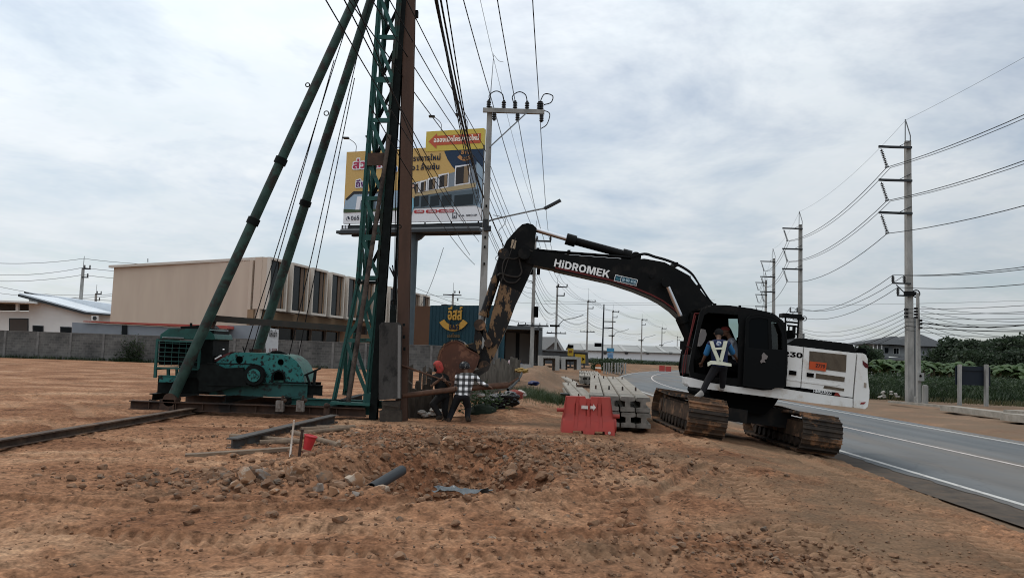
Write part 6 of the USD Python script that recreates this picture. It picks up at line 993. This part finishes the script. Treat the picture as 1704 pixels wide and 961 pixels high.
p = W(1003, 555, 150); t = thing('utility_pole', 'dark thin pole with small transformers left of the blue sign pole', 'utility pole', (p[0], 150, 0)); zt = W(1004, 506, 150)[2]; part(t, 'shaft', tube((p[0], 150, -.5), (p[0] + .1, 150, zt), .19, .12), DKSTEEL); parts(t, 'crossarm', [bb(p[0], p[0] + 2.4, 149.8, 149.9, zt - 3.4, zt - 3.2), bb(p[0], p[0] + 2.0, 149.8, 149.9, zt - 4.6, zt - 4.4)], DKSTEEL); parts(t, 'transformer', [box((p[0] - .9, 149.6, zt - 7.8), (1.3, .8, .7)), box((p[0] + 1.2, 149.6, zt - 11), (1, .8, 1.1)), box((p[0] + 3, 149.6, zt - 11.2), (.9, .8, 1))], MATTE)
sagL = [.55, .6, .9, .9, .7, .6, .6, .8]
for k, dx in enumerate(XW):
    wire([(x + (dx if j == 1 else (dx - .1 if j == 0 else .15 + .5 * k)), y - .12, zt + (.22 if j < 2 else .15)) for j, (x, y, zt) in enumerate(LPO)], sagL, .017, ('left', 'middle', 'right')[k] + ' high voltage wire on the near pole crossarm', None)
wire([(x + .05, y, zt + 2.2) for x, y, zt in LPO], sagL, .009, 'thin earth wire along the tops of the left pole spikes', None, THINCABLE)
for k, (dz, dx, r) in enumerate(((-1.7, -.2, .014), (-2.2, -.2, .014), (-2.6, -.22, .014), (-3.1, -.22, .014))): wire([(-4.5 - .25 * k, -4, LPO[1][2] + dz)] + [(x + dx, y - .1, zt + dz) for x, y, zt in LPO[1:6]], sagL, r, ('topmost', 'second', 'third', 'lowest')[k] + ' low voltage wire on the left side of the left pole line', 'low voltage wires of the left pole line')
for k, (dz, dx, r) in enumerate(((-3.7, -.2, .028), (-3.85, -.12, .018), (-4.3, -.2, .013), (-4.7, -.2, .011), (-5.1, .1, .010))): wire([(-1.42 + .14 * k, -4, LPO[1][2] + dz + .3)] + [(x + dx, y - .2, zt + dz) for x, y, zt in LPO[1:7]], [1.0, .9, 1.1, 1, .8, .7], r, ('topmost thick', 'second thick', 'middle', 'fourth', 'lowest thin')[k] + ' black telephone cable sagging along the left pole line', 'telephone cables of the left pole line')
for k, (a, b, ya, yb) in enumerate((((300, -420), (789, 392), 5.5, 32), ((420, -300), (797, 402), 6.2, 32), ((590, 0), (782, 424), 9.5, 31), ((616, 176), (790, 440), 13, 31.5))): wire([W(*a, ya), W(*b, yb)], [.25], .010, ('thick left', 'second', 'third', 'short lowest')[k] + ' service wire crossing before the mast to the near pole', 'service wires crossing the mast', n=20)
for a, b, d1, d2 in (((690, 488), (1000, 505), 90, 150), ((660, 480), (900, 540), 90, 120), ((690, 478), (905, 545), 90, 120), ((905, 500), (1190, 498), 120, 160), ((905, 505), (1704, 500), 120, 120), ((738, 412), (700, 508), 60, 76)): wire([W(*a, d1), W(*b, d2)], [.5], .022, 'far thin cable crossing the gap under the boom', 'far thin cables', THINCABLE)
# transmission line on the right verge
TPO = [(24.3, 17.5)] + [(W(px, 560, d)[0], d) for px, d in ((1513, 48), (1331.5, 79), (1287, 106), (1274, 135))]
zz3 = [W(1510, v, 48)[2] for v in (247, 302, 356)]; zt1 = W(1510, 235, 48)[2]
proto = None; INS = []
def tpole(label):
    t = thing('transmission_pole', label, 'transmission pole', (0, 0, 0), 'concrete transmission poles along the right verge' if False else None); part(t, 'shaft', taper(0, 0, -1.2, zt1, .40, .30), CONC)
    for z in zz3:
        part(t, 'arm', [bb(-1.92, .14, -.28, -.16, z - .07, z + .07), bar((-.6, -.2, z + .08), (.1, -.2, z + .45), .04)], DKSTEEL)
        a, b = np.array([-1.78, -.22, z - .12]), np.array([-1.42, -.22, z - 1.22]); s = part(t, 'insulator_string', [tube(a, b, .025, n=6)] + [tube(a + (b - a) * f, a + (b - a) * (f + .05), .11, .07, 10) for f in np.linspace(.1, .88, 9)], PORC); part(s, 'clamp', [ring(b, .09, .02), box(b - (0, 0, .06), (.12, .3, .08))], GALV)
    part(t, 'peak_frame', [bar((-.15, 0, zt1 - .1), (-.13, 0, zt1 + 1.4), .05), bar((.16, 0, zt1 - .6), (.18, 0, zt1 + .35), .05), bar((.18, 0, zt1 + .35), (-.1, 0, zt1 + 1.3), .05)], GALV)
    z = W(1500, 472, 48)[2]; part(t, 'bracket', [bar((-1.15, -.25, z), (.0, -.25, z), .09), bar((-.85, -.25, z - .75), (.0, -.25, z - .75), .09), bar((-.9, -.25, z - .1), (-.2, -.25, z - .75), .05)], DKSTEEL); part(t, 'pin_insulator', insul(np.array([-1.1, -.25, z + .04]), .42, .11) + insul(np.array([-.4, -.25, z + .04]), .42, .11) + insul(np.array([-.8, -.25, z - .7]), .42, .11), PORC)
    parts(t, 'spool_rack', [box((-.3, -.25, W(1500, 515 + 6 * k, 48)[2]), (.18, .18, .16)) for k in range(3)], PORC); part(t, 'channel', bb(.27, .42, -.1, .1, -.8, 4.6), GALV); part(t, 'cable_coil', [ring(np.array([.35, -.2, 6.1]), .22, .04), box((-.05, -.25, 6.1), (.7, .2, .22))], CABLE)
    return t
labs = ['tall concrete transmission pole nearest the camera on the right verge', 'second tall transmission pole seen above the excavator cab', 'third tall transmission pole above the excavator cab', 'farthest tall transmission pole above the cab roof']
for i, (x, y) in enumerate(TPO[1:]):
    if i == 0: proto = tpole(labs[0]); move(proto, (x, y, 0))
    else: copy(proto, (x, y, 0), 0, labs[i])
for k, z in enumerate(zz3):
    nm = ('upper', 'middle', 'lower')[k]; P = [(x - 1.42, y - .22, z - 1.3) for x, y in TPO]; wire(P, [.75, .95, .9, .9], .022, nm + ' conductor of the transmission line on the right', None)
    if k < 2: wire([(x + .22, y, z_ - .02) for x, y, z_ in P], [.8, 1.0, .95, .9], .018, nm + ' twin conductor of the transmission line on the right', None)
wire([(x - .1, y, zt1 + 1.35) for x, y in TPO], [.4, .7, .7, .7], .008, 'thin earth wire over the transmission poles', None, THINCABLE); zq = W(1500, 472, 48)[2]
for k, (dx, dz) in enumerate(((-1.1, .5), (-.4, .5), (-.8, -.25))): wire([(x + dx, y - .25, zq + dz) for x, y in TPO], [.9, 1.1, 1.0, 1.0], .019, ('outer', 'inner', 'lower')[k] + ' distribution wire on the lower bracket of the transmission poles', 'lower bracket wires on the right')
for k in range(6): z = W(1500, 514 + 7 * k, 48)[2]; wire([(x - .3, y - .3, z) for x, y in TPO], [.5 + .05 * k, .9 + .08 * k, 1.0, 1.0], .014 + .010 * (k == 4), ('topmost', 'second', 'third', 'fourth', 'thick fifth', 'lowest')[k] + ' telephone wire low on the right pole line', 'telephone wires low on the right')
sp = W(1528, 580, 46); t = thing('utility_pole', 'slim short concrete pole with meter box beside the tall transmission pole', 'utility pole', (sp[0], 46, -.6)); part(t, 'shaft', taper(sp[0], 46, -1, W(1527, 487, 46)[2], .24, .13), CONC); mb = part(t, 'meter_box', box(W(1532, 626.5, 45.8), (.32, .2, .48)), mat('meter_grey', (.26, .26, .25), .6)); part(mb, 'meter_dial', disc(W(1532, 625, 45.68), (0, 1, 0), .07, .02), MATTE); parts(t, 'spool_rack', [box(W(1524, 513 + 5 * k, 45.8), (.16, .16, .12)) for k in range(4)] + [box(W(1532, 533 + 6 * k, 45.8), (.14, .14, .12)) for k in range(3)], PORC)
for k in range(6): wire([W(1533, 510 + 7 * k, 46), W(1900, 500 + 13 * k, 40)], [.55 + .12 * k], .013, ('topmost', 'second', 'third', 'fourth', 'fifth', 'lowest')[k] + ' thin wire running right from the slim meter pole', 'wires from the meter pole', n=16)
wire([W(1533, 537, 46), W(1900, 500, 40)], [.7], .03, 'thick twisted cable running right from the meter pole', None, n=16)
for k, (px, a, b, r, l) in enumerate(((1539.5, 641, 673, .16, 'round pale concrete stub right of the meter pole'), (1523, 660, 673, .07, 'thin short marker stub between the two poles'))): p = W(px, b, 45.5); q = W(px, a, 45.5); solo('stub_post', [tube(p - (0, 0, .3), q, r, n=12), tube(q, q + (0, 0, .04), r * .9, r * .5, n=12)], CONC, l, 'post')
# back of a road sign, slabs
sg = thing('road_sign', 'road sign seen from behind with dark blue board on two concrete posts', 'sign', (W(1618, 640, 46)[0], 46, -.6)); part(sg, 'board', ext([(1590, 608), (1648, 610), (1648, 641.5), (1590, 639.5)], 46.1, 46.15), mat('sign_back_blue', (.012, .019, .030), .5)); part(sg, 'board_rail', ext([(1590, 614), (1648, 616), (1648, 617), (1590, 615)], 46.05, 46.1), mat('sign_back_rail', (.02, .03, .04), .5))
for px in (1598.5, 1643): part(sg, 'sign_post', ext([(px - 2.4, 606), (px + 2.4, 606), (px + 2.2, 682), (px - 2.6, 682)], 45.85, 46.05), CONC)
a, b = W(1576, 681, 38.5), W(1684, 695, 33.5)
for (a, b, w, h, l) in ((a, b, .7, .26, 'long pale concrete slab lying on the right verge'), (W(1682, 697, 33), W(1760, 706, 30), .9, .3, 'thick concrete slab at the right edge of the verge'), (W(1684, 687, 34), W(1760, 694, 31.5), .8, .2, 'upper concrete slab at the right edge of the verge'), (W(1480, 668, 44), W(1570, 676, 40), .2, .12, 'thin concrete edge strip before the tall pole')): solo('concrete_slab', bar(a + (0, 0, h / 2 - .05), b + (0, 0, h / 2 - .05), w, h), CONCPILE, l, 'slab')
# ------------------------------------------------------------------ right side planting, house and trees
rng = np.random.default_rng(77)
fx = rng.uniform(19, 50, 26000); fy = rng.uniform(49.5, 61, 26000); k = (fx > 21 + (fy - 50) * .2); fx, fy = fx[k], fy[k]; hh = .75 + .6 * meshkit.fbm(np.stack([fx * .3, fy * .3, fx * 0], -1), 3, 2) * sm((fy - 49) / 5)
U1 = blades(fx, fy, np.full(len(fx), -.6), hh, rng, .035, .5)
lx_ = rng.uniform(19.5, 50, 30000); ly_ = rng.uniform(50.5, 63, 30000); lz = -.5 + rng.uniform(0, 1, 30000) ** .6 * (.8 + 1.1 * meshkit.fbm(np.stack([lx_ * .4, ly_ * .4, lx_ * 0], -1), 3, 6)); U2 = leaves(np.c_[lx_, ly_, lz], .20, rng)
solo('undergrowth', [U1, U2], LEAFD, 'dense dark undergrowth of weeds and shrubs behind the right verge', 'undergrowth', kind='stuff', smooth=False)
x = rng.uniform(18, 46, 6000); y = rng.uniform(44, 51, 6000); k = y > 49.5 - (x - 20) * .22 + meshkit.noise(np.stack([x, y, x * 0], -1), 3) * 2 - 1; solo('verge_grass', blades(x[k], y[k], hgt(x[k], y[k], False), .35, rng, .02, .6), leafmat('dry_grass', (.05, .052, .022), (.13, .105, .05)), 'patchy dry grass along the edge of the right verge', 'grass', kind='stuff', smooth=False)
for k in range(16): c = W(1462 + rng.uniform(0, 34), 656 + rng.uniform(-5, 5), 48.5); solo('litter', lump(c, (.10, .08, .05), 90 + k, .6, 2), mat('litter_white', (0, 0, 0)), 'white litter scrap in the weeds right of the counterweight', 'litter', 'litter in the weeds')
def banana(seed, label):
    r = np.random.default_rng(seed); t = thing('banana_plant', label, 'banana plant', (0, 0, 0)); H = 1.9; part(t, 'stem', tube((0, 0, 0), (.05, .03, H), .13, .08, 8), mat('banana_stem', (.10, .10, .05), .8, c2=(.16, .13, .07), sc=6))
    for k in range(9):
        a = k * 2.4 + r.uniform(-.3, .3); L = r.uniform(1.3, 2.1); el = r.uniform(.85, 1.45); s = np.linspace(0, 1, 8); px_ = L * (s * math.cos(el) + .25 * s ** 2); pz = H + L * (s * math.sin(el) - .75 * s ** 2.3); w = .30 * np.sin(math.pi * np.clip(s * .93 + .05, 0, 1)) ** .6
        c, d = math.cos(a), math.sin(a); mid = np.c_[px_ * c, px_ * d, pz]; sd = np.array([-d, c, 0]); V = np.vstack([mid + sd * w[:, None] - [0, 0, .08] * np.sign(w)[:, None], mid, mid - sd * w[:, None] - [0, 0, .08]]); i = np.arange(7); F = np.vstack([np.c_[i + o, i + 1 + o, i + 9 + o] for o in (0, 8)] + [np.c_[i + o, i + 9 + o, i + 8 + o] for o in (0, 8)]); part(t, 'leaf', trimesh.Trimesh(V, F, process=False), LEAFB, smooth=False)
    return t
B3 = [banana(3, 'banana plant with drooping broad leaves above the undergrowth on the right'), banana(9, 'banana plant with drooping broad leaves above the undergrowth on the right')]
spots = [(1446 + 5.9 * k + rng.uniform(-4, 4), rng.uniform(62, 74)) for k in range(48)]
for k, (px, y) in enumerate(spots):
    p = W(px, 620, y); l = (p[0], y, -.6 + rng.uniform(-.5, .3)); t = B3[k] if k < 2 else copy(B3[k % 2], l, rng.uniform(0, 360)); 
    if k < 2: move(t, l, rng.uniform(0, 360))
    tag(t.prim, 'banana plant with drooping broad leaves above the undergrowth on the right', None, 'banana plants on the right')
def tree(px, top, y, w, m, label, seed, base=-.6, tw=.22, name='tree', n=5200):
    r = np.random.default_rng(seed); tp = W(px, top, y); H = tp[2] - base; x = tp[0]; t = thing(name, label, 'tree', (x, y, base)); L = [tube((x, y, base - .3), (x + .2, y, base + H * .55), tw, tw * .5, 8)]; cl = []
    for k in range(9):
        a = k * 2.4 + r.uniform(-.4, .4); rr = w * r.uniform(.2, .75) * (1.1 - .07 * k); z = base + H * (.36 + .062 * k + r.uniform(-.07, .07)); z = min(z, base + H * .9); c = np.array([x + rr * math.cos(a) * (1.15 - .06 * k), y + rr * math.sin(a) * .8, z]); L.append(tube((x + .1, y, base + H * (.25 + .03 * k)), c, tw * .3, tw * .1, 6)); cl.append((c, w * r.uniform(.16, .32)))
    cl.append((np.array([x, y, base + H * .86]), w * .25)); P = []
    for c, s in cl: q_ = r.normal(size=(n // 10, 3)); q_ /= np.linalg.norm(q_, axis=1, keepdims=True); P.append(c + q_ * (s * r.uniform(.2, 1.25, (n // 10, 1)) ** .8) * (1, 1, .72))
    P = np.vstack(P); part(t, 'trunk', L, mat('bark', (.06, .05, .04), .9)); part(t, 'crown', leaves(P, max(.22, w * .11), r, .55), m, smooth=False)
TR = [(1580, 566, 108, 5), (1596, 572, 112, 5), (1612, 569, 104, 4.5), (1628, 578, 115, 5), (1644, 572, 110, 5.5), (1660, 566, 106, 5), (1676, 563, 103, 5.5), (1692, 566, 108, 5.5), (1708, 562, 104, 6), (1568, 580, 122, 4.5), (1438, 575, 95, 3.5), (1452, 584, 98, 3), (1640, 582, 95, 4), (1688, 584, 92, 4), (1610, 586, 94, 4)]
adj = ['tallest', 'bushy', 'rounded', 'low', 'broad', 'dense', 'upright', 'spreading', 'far right', 'small', 'dark narrow', 'short', 'front low', 'front right', 'front left']
for k, (px, top, y, w) in enumerate(TR): tree(px, top, y, w, LEAFH, (f'{adj[k]} dark tree in the dark tree belt right of the grey roofed house' if k < 10 or k > 11 else f'{adj[k]} dark tree between the counterweight and the grey roofed house'), 200 + k)
hy = 118; hs = thing('village_house', 'two storey house with dark grey hipped roofs beyond the banana plants', 'house', (W(1512, 590, hy)[0], hy, -.6)); WALLH = mat('house_wall', (.33, .34, .34), .85); ROOFH = mat('slate_roof', (.045, .05, .056), .7, c2=(.06, .065, .07), sc=3)
p = lambda a, b, d=0: W(a, b, hy + d)
def hip(x0, x1, xr0, xr1, ye, yr, d0, d1):
    A = [p(x0, ye, d0), p(x1, ye + (x1 - x0) * .033, d0)]; zl = (A[0][2] + A[1][2]) / 2; zr = p((xr0 + xr1) / 2, yr, (d0 + d1) / 2)[2]; xa, xb, ra, rb_ = A[0][0], A[1][0], p(xr0, yr, 5)[0], p(xr1, yr, 5)[0]; y0, y1 = hy + d0, hy + d1; ym = (y0 + y1) / 2
    V = [(xa, y0, zl), (xb, y0, zl), (xb, y1, zl), (xa, y1, zl), (ra, ym, zr), (rb_, ym, zr)]; return trimesh.Trimesh(V, [[0, 1, 5], [0, 5, 4], [1, 2, 5], [2, 3, 4], [2, 4, 5], [3, 0, 4], [0, 2, 1], [0, 3, 2]], process=False)
part(hs, 'roof', hip(1478, 1584, 1524, 1536, 573.5, 556, -1.0, 12), ROOFH, smooth=False); part(hs, 'roof', hip(1446, 1502, 1474, 1484, 571.5, 559, -1.6, 8), ROOFH, smooth=False); part(hs, 'porch_roof', hip(1470, 1594, 1512, 1548, 598, 587, -5, 0), ROOFH, smooth=False)
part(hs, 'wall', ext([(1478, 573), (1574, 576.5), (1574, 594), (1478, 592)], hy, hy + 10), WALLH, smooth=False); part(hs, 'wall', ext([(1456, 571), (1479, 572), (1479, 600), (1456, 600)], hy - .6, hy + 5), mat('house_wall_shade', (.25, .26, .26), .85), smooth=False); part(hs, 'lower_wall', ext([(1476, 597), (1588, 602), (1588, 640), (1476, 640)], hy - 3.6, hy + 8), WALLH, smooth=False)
for i, (x0, x1, y0, y1) in enumerate(((1487.5, 1496, 579, 588.5), (1519, 1527, 580, 588.5), (1550, 1562, 581, 589.5))):
    f = part(hs, 'window_frame', ext([(x0 - .7, y0 - .7), (x1 + .7, y0 - .5), (x1 + .7, y1 + .5), (x0 - .7, y1 + .5)], hy - .1, hy), mat('house_white', (.62, .62, .6), .7), smooth=False); nw = 3 if x1 - x0 > 10 else 2
    for j in range(nw): w = (x1 - x0) / nw; part(f, 'pane', ext([(x0 + j * w + .4, y0 + .4), (x0 + (j + 1) * w - .4, y0 + .4), (x0 + (j + 1) * w - .4, y1 - .3), (x0 + j * w + .4, y1 - .3)], hy - .16, hy - .1), DARKGLASS, smooth=False)
part(hs, 'window', ext([(1473, 578), (1478.5, 578.5), (1478, 587), (1473, 586.5)], hy - .7, hy - .6), DARKGLASS); part(hs, 'balcony_post', [ext([(a, 574), (a + 1, 574), (a + 1, 590), (a, 590)], hy - 1.4, hy - 1.2) for a in (1453, 1460, 1467)], mat('house_white', (0, 0, 0)))
# ------------------------------------------------------------------ far middle distance
wy = 235; wr = thing('warehouse', 'long low white warehouse with pale sheet roof in the far distance', 'warehouse', (W(1045, 590, wy)[0], wy, 0)); WW = mat('warehouse_white', (.50, .51, .52), .8); WR = mat('warehouse_roof', (.30, .30, .285), .6, c2=(.24, .24, .23), sc=.12)
xa, xb = W(952, 585, wy)[0], W(1210, 590, wy)[0]; ze, z0_, zr = W(1045, 584.5, wy)[2], W(1045, 594.5, wy)[2], W(1045, 574, wy + 14)[2]
part(wr, 'roof', trimesh.Trimesh([(xa, wy - .6, ze), (xb, wy - .6, ze), (xb, wy + 14, zr), (xa, wy + 14, zr), (xa, wy + 29, ze), (xb, wy + 29, ze)], [[0, 1, 2], [0, 2, 3], [3, 2, 5], [3, 5, 4]], process=False), WR, smooth=False); parts(wr, 'roof_light', [bar((x, wy - .3, ze + .12), (x, wy + 13.8, zr + .1), 1.0, .08) for x in np.arange(xa + 4, xb, 6.0)], mat('roof_light_sheet', (.34, .34, .325), .6), smooth=False)
part(wr, 'wall', bb(xa, xb, wy, wy + 28, -1, ze - .1), WW, smooth=False); part(wr, 'lower_wall', bb(xa - .1, xb + .1, wy - .15, wy - .01, -1, z0_ - .6), mat('warehouse_shade', (.20, .21, .22), .8), smooth=False); part(wr, 'gutter', bb(xa - .2, xb + .2, wy - .5, wy - .2, ze - .25, ze), GALV)  # grey lower band paints the shade below the white wall
for px in (1007, 1042.5, 1078, 1116): part(wr, 'vent', ext([(px - 3, 585.5), (px + 3, 585.7), (px + 2, 589), (px - 2, 589)], wy - .25, wy - .1), DKSTEEL)
gb = thing('gable_shed', 'pale roofed shed behind the third pole in the distance', 'shed', (W(920, 580, 150)[0], 150, 0)); part(gb, 'roof', ext([(903, 560), (926, 560), (940, 583), (935, 583), (926, 566), (903, 585)], 150, 170), mat('gable_roof_grey', (.30, .31, .31), .7)); part(gb, 'wall', ext([(903, 565), (926, 566), (936, 583), (936, 600), (903, 600)], 151, 169), mat('gable_wall_grey', (.22, .23, .24), .8))
db = thing('low_building', 'dark grey low building behind the box culverts', 'building', (W(930, 590, 100)[0], 100, 0)); part(db, 'wall', ext([(900, 581.5), (978, 586), (980, 608), (900, 604)], 100, 112), mat('dark_grey_wall', (.085, .09, .095), .8)); part(db, 'roof_edge', ext([(899, 580.5), (979, 585), (979, 587), (899, 582.5)], 99.8, 112.3), mat('grey_roof_edge', (.15, .155, .16), .7))
ys_ = thing('vertical_sign', 'tall narrow yellow and black sign above the box culverts', 'sign', (W(949, 590, 80)[0], 80, 0)); part(ys_, 'panel', ext([(945, 579), (954.4, 579.5), (954, 592), (944.8, 591.5)], 80, 80.2), mat('sign_yellow', (.45, .30, .03), .6)); part(ys_, 'top_panel', ext([(945, 573), (954.4, 573.5), (954.4, 579), (945, 578.5)], 79.98, 80.2), MATTE); part(ys_, 'sign_mark', ext([(946.5, 583), (952, 583), (952, 586), (946.5, 586)], 79.96, 79.99), mat('sign_brown', (.2, .07, .02), .6)); part(ys_, 'post', tube(W(949, 592, 80.1), W(949, 612, 80.1), .1), DKSTEEL)
yb_ = thing('yellow_board', 'yellow board with black marks right of the box culverts', 'sign', (W(968, 598, 82)[0], 82, 0)); part(yb_, 'board', ext([(957, 588.5), (974, 589.5), (974, 604), (968, 604), (957, 592)], 82, 82.2), mat('sign_yellow', (0, 0, 0))); part(yb_, 'board_mark', ext([(969, 594), (973, 597), (969, 600)], 81.96, 81.99), MATTE); parts(yb_, 'post', [tube(W(a, 603, 82.1), W(a, 612, 82.1), .08) for a in (960, 972)], DKSTEEL)
bs = thing('blue_sign', 'pale blue sign on the leaning distant pole', 'sign', W(1016, 586, 140)); part(bs, 'panel', ext([(1010, 578.5), (1022, 579), (1022, 585), (1010, 584.5)], 140, 140.2), mat('sign_blue', (.05, .22, .38), .6)); part(bs, 'lower_panel', ext([(1011, 586), (1021, 586.3), (1020, 596), (1011, 595)], 140, 140.2), mat('sign_paleblue', (.22, .33, .45), .6, c2=(.05, .15, .3), sc=2))
for k, (x0, x1, y0, y1) in enumerate(((897, 931, 591, 616), (934, 967, 593, 615))):
    o = thing('box_culvert', ('grey precast box culvert standing left beside the pole' if k == 0 else 'grey precast box culvert frame standing right of the pole'), 'box culvert', (W(x0, y1, 52)[0], 52, 0)); part(o, 'frame', ext([(x0, y0), (x1, y0 + 1), (x1, y1), (x0, y1 - 1)], 52, 54.2, holes=[[(x0 + 7, y0 + 4), (x1 - 7, y0 + 4.6), (x1 - 7, y1 + 2), (x0 + 7, y1 + 2)]]), CONC, smooth=False); part(o, 'inner_frame', ext([(x0 + 7, y0 + 4), (x1 - 7, y0 + 4.6), (x1 - 7, y1), (x0 + 7, y1)], 54.21, 54.5, holes=[[(x0 + 10, y0 + 8), (x1 - 12, y0 + 8), (x1 - 12, y1 + 2), (x0 + 10, y1 + 2)]]), CONC, smooth=False)
solo('low_wall', ext([(855, 604.5), (884, 606), (884, 616), (855, 615)], 56, 56.3), CONC, 'low pale concrete wall beside the two distant people', 'wall')
def far_person(px, top, y, shirt, label):
    b = W(px, 600, y); x, z0 = b[0], b[2]; z0 = W(px, top, y)[2] - 1.58; q = lambda a, c, z: np.array([x + a, y + c, z0 + z]); s = .95
    person(label, (x, y, z0), {'s': s, 'head': q(0, .02, 1.47), 'neck': q(0, 0, 1.33), 'chest': q(0, 0, 1.12), 'shL': q(-.18, 0, 1.24), 'shR': q(.18, 0, 1.24), 'elL': q(-.26, .03, .98), 'haL': q(-.18, -.12, .8), 'elR': q(.26, .03, .98), 'haR': q(.2, -.14, .82), 'hipL': q(-.09, 0, .78), 'hipR': q(.09, 0, .78), 'knL': q(-.11, -.03, .43), 'anL': q(-.12, 0, .08), 'toeL': q(-.13, -.16, .03), 'knR': q(.11, -.03, .43), 'anR': q(.12, .03, .08), 'toeR': q(.14, -.12, .03)}, {'shirt': shirt, 'sleeve': .6, 'trousers': DKPANTS, 'boots': BOOT}, (.3, -1, -.2), lambda t, hd, u, f, sd, s: part(t, 'hair', ico(hd + u * .045 - f * .02, (.1, .1, .085), 2), BLACKCLOTH))
far_person(851, 593, 57.5, mat('pink_white_shirt', (.45, .36, .38), .85), 'distant person in pale pink shirt before the grey portico'); far_person(865, 598, 57.2, mat('navy_shirt', (.02, .035, .11), .85), 'distant person in dark blue shirt right of the pink shirted one')
tp_ = W(995.5, 612, 75); o = thing('orange_barrel', 'small orange barrel with pale mark beside the far dirt track', 'barrel', tp_ - (0, 0, .4)); part(o, 'barrel_body', [tube(tp_ - (0, 0, .4), tp_ + (0, 0, .3), .3, .26, 14), tube(tp_ + (0, 0, .3), tp_ + (0, 0, .36), .2, .18, 12)], mat('barrel_orange', (.42, .13, .04), .6)); part(o, 'band', tube(tp_ - (0, 0, .05), tp_ + (0, 0, .1), .29, .285, 14), mat('sign_white', (0, 0, 0)))
tp_ = W(1107.5, 612.5, 118); solo('far_barrier', [bb(tp_[0] - .9 + .95 * k, tp_[0] - .1 + .95 * k, 118, 118.4, tp_[2] - .45, tp_[2] + .4 - .1 * k) for k in range(2)], RED, 'tiny red plastic barrier at the far road bend', 'barrier'); solo('track_stake', bar(W(1034, 622, 60), W(1037, 615, 60), .08), DKSTEEL, 'short dark stake beside the far dirt track', 'stake')
r = np.random.default_rng(15); hx = r.uniform(W(975, 600, 190)[0], W(1260, 600, 190)[0], 9000); hp = np.c_[hx, r.uniform(186, 192, 9000), r.uniform(-.5, 1, 9000) * (.55 + .5 * meshkit.noise(np.stack([hx * .25, hx * 0, hx * 0], -1), 4))]; solo('far_hedge', leaves(hp, .45, r), LEAFD, 'dark hedge line before the distant warehouse', 'hedge', kind='stuff', smooth=False)
hx = r.uniform(W(985, 612, 95)[0], W(1035, 612, 95)[0], 1500); hp = np.c_[hx, r.uniform(94, 97, 1500), r.uniform(-.2, 1.3, 1500)]; solo('far_shrubs', leaves(hp, .3, r), LEAFD, 'low dark shrubs round the distant pole feet', 'shrubs', kind='stuff', smooth=False)
for k in range(9): px = 1024 + 4.2 * k - 40 * (k > 4) ; p = W(px, 614, 88); solo('fence_post', bb(p[0] - .07, p[0] + .07, 87.9, 88.05, p[2] - .5, p[2] + .75), CONC, 'short pale fence post near the distant shrubs', 'post', 'short fence posts in the distance')
# background poles on the left
for px, top, d, l in ((138.5, 446, 96, 'concrete power pole behind the white house roof'), (160, 488, 130, 'small distant pole tip right of the white house roof'), (754, 488, 110, 'distant pole with crossarm above the teal sign building')):
    z = W(px, top, d)[2]; x = W(px, top, d)[0]; t = thing('utility_pole', l, 'utility pole', (x, d, 0)); part(t, 'shaft', taper(x, d, -.5, z, .4, .26), CONC); part(t, 'spike', tube((x, d, z), (x + .02, d, z + 1.5), .04, .03, 6), GALV); parts(t, 'crossarm', [bb(x, x + 1.0, d - .2, d - .1, z - .15, z), bb(x, x + .8, d - .2, d - .1, z - 1.2, z - 1.05)] if px < 700 else [bb(x - 1.4, x + 1.2, d - .2, d - .1, z - .3, z - .15), bb(x - 1.6, x + .5, d - .2, d - .1, z - 2.3, z - 1.6)], DKSTEEL); part(t, 'insulator', [q_ for dx in (.25, .9) for q_ in insul(np.array([x + dx, d - .15, z]), .4, .12)] + insul(np.array([x + .7, d - .15, z - 1.05]), .4, .12), PORC)
for a, b, d1, d2, s in (((-40, 455), (138, 445), 96, 96, .5), ((-40, 466), (138, 457), 96, 96, .4), ((138, 445), (300, 452), 96, 100, .3), ((138, 457), (300, 464), 96, 100, .3), ((-20, 437), (139, 430), 96, 96, .3), ((139, 430), (330, 440), 96, 100, .3), ((-30, 470), (190, 500), 110, 110, .5), ((-30, 483), (190, 492), 110, 110, .6), ((40, 486), (190, 489), 110, 110, .3)): wire([W(*a, d1), W(*b, d2)], [s], .028, 'distant wire above the white house roof', 'distant wires on the left', THINCABLE)
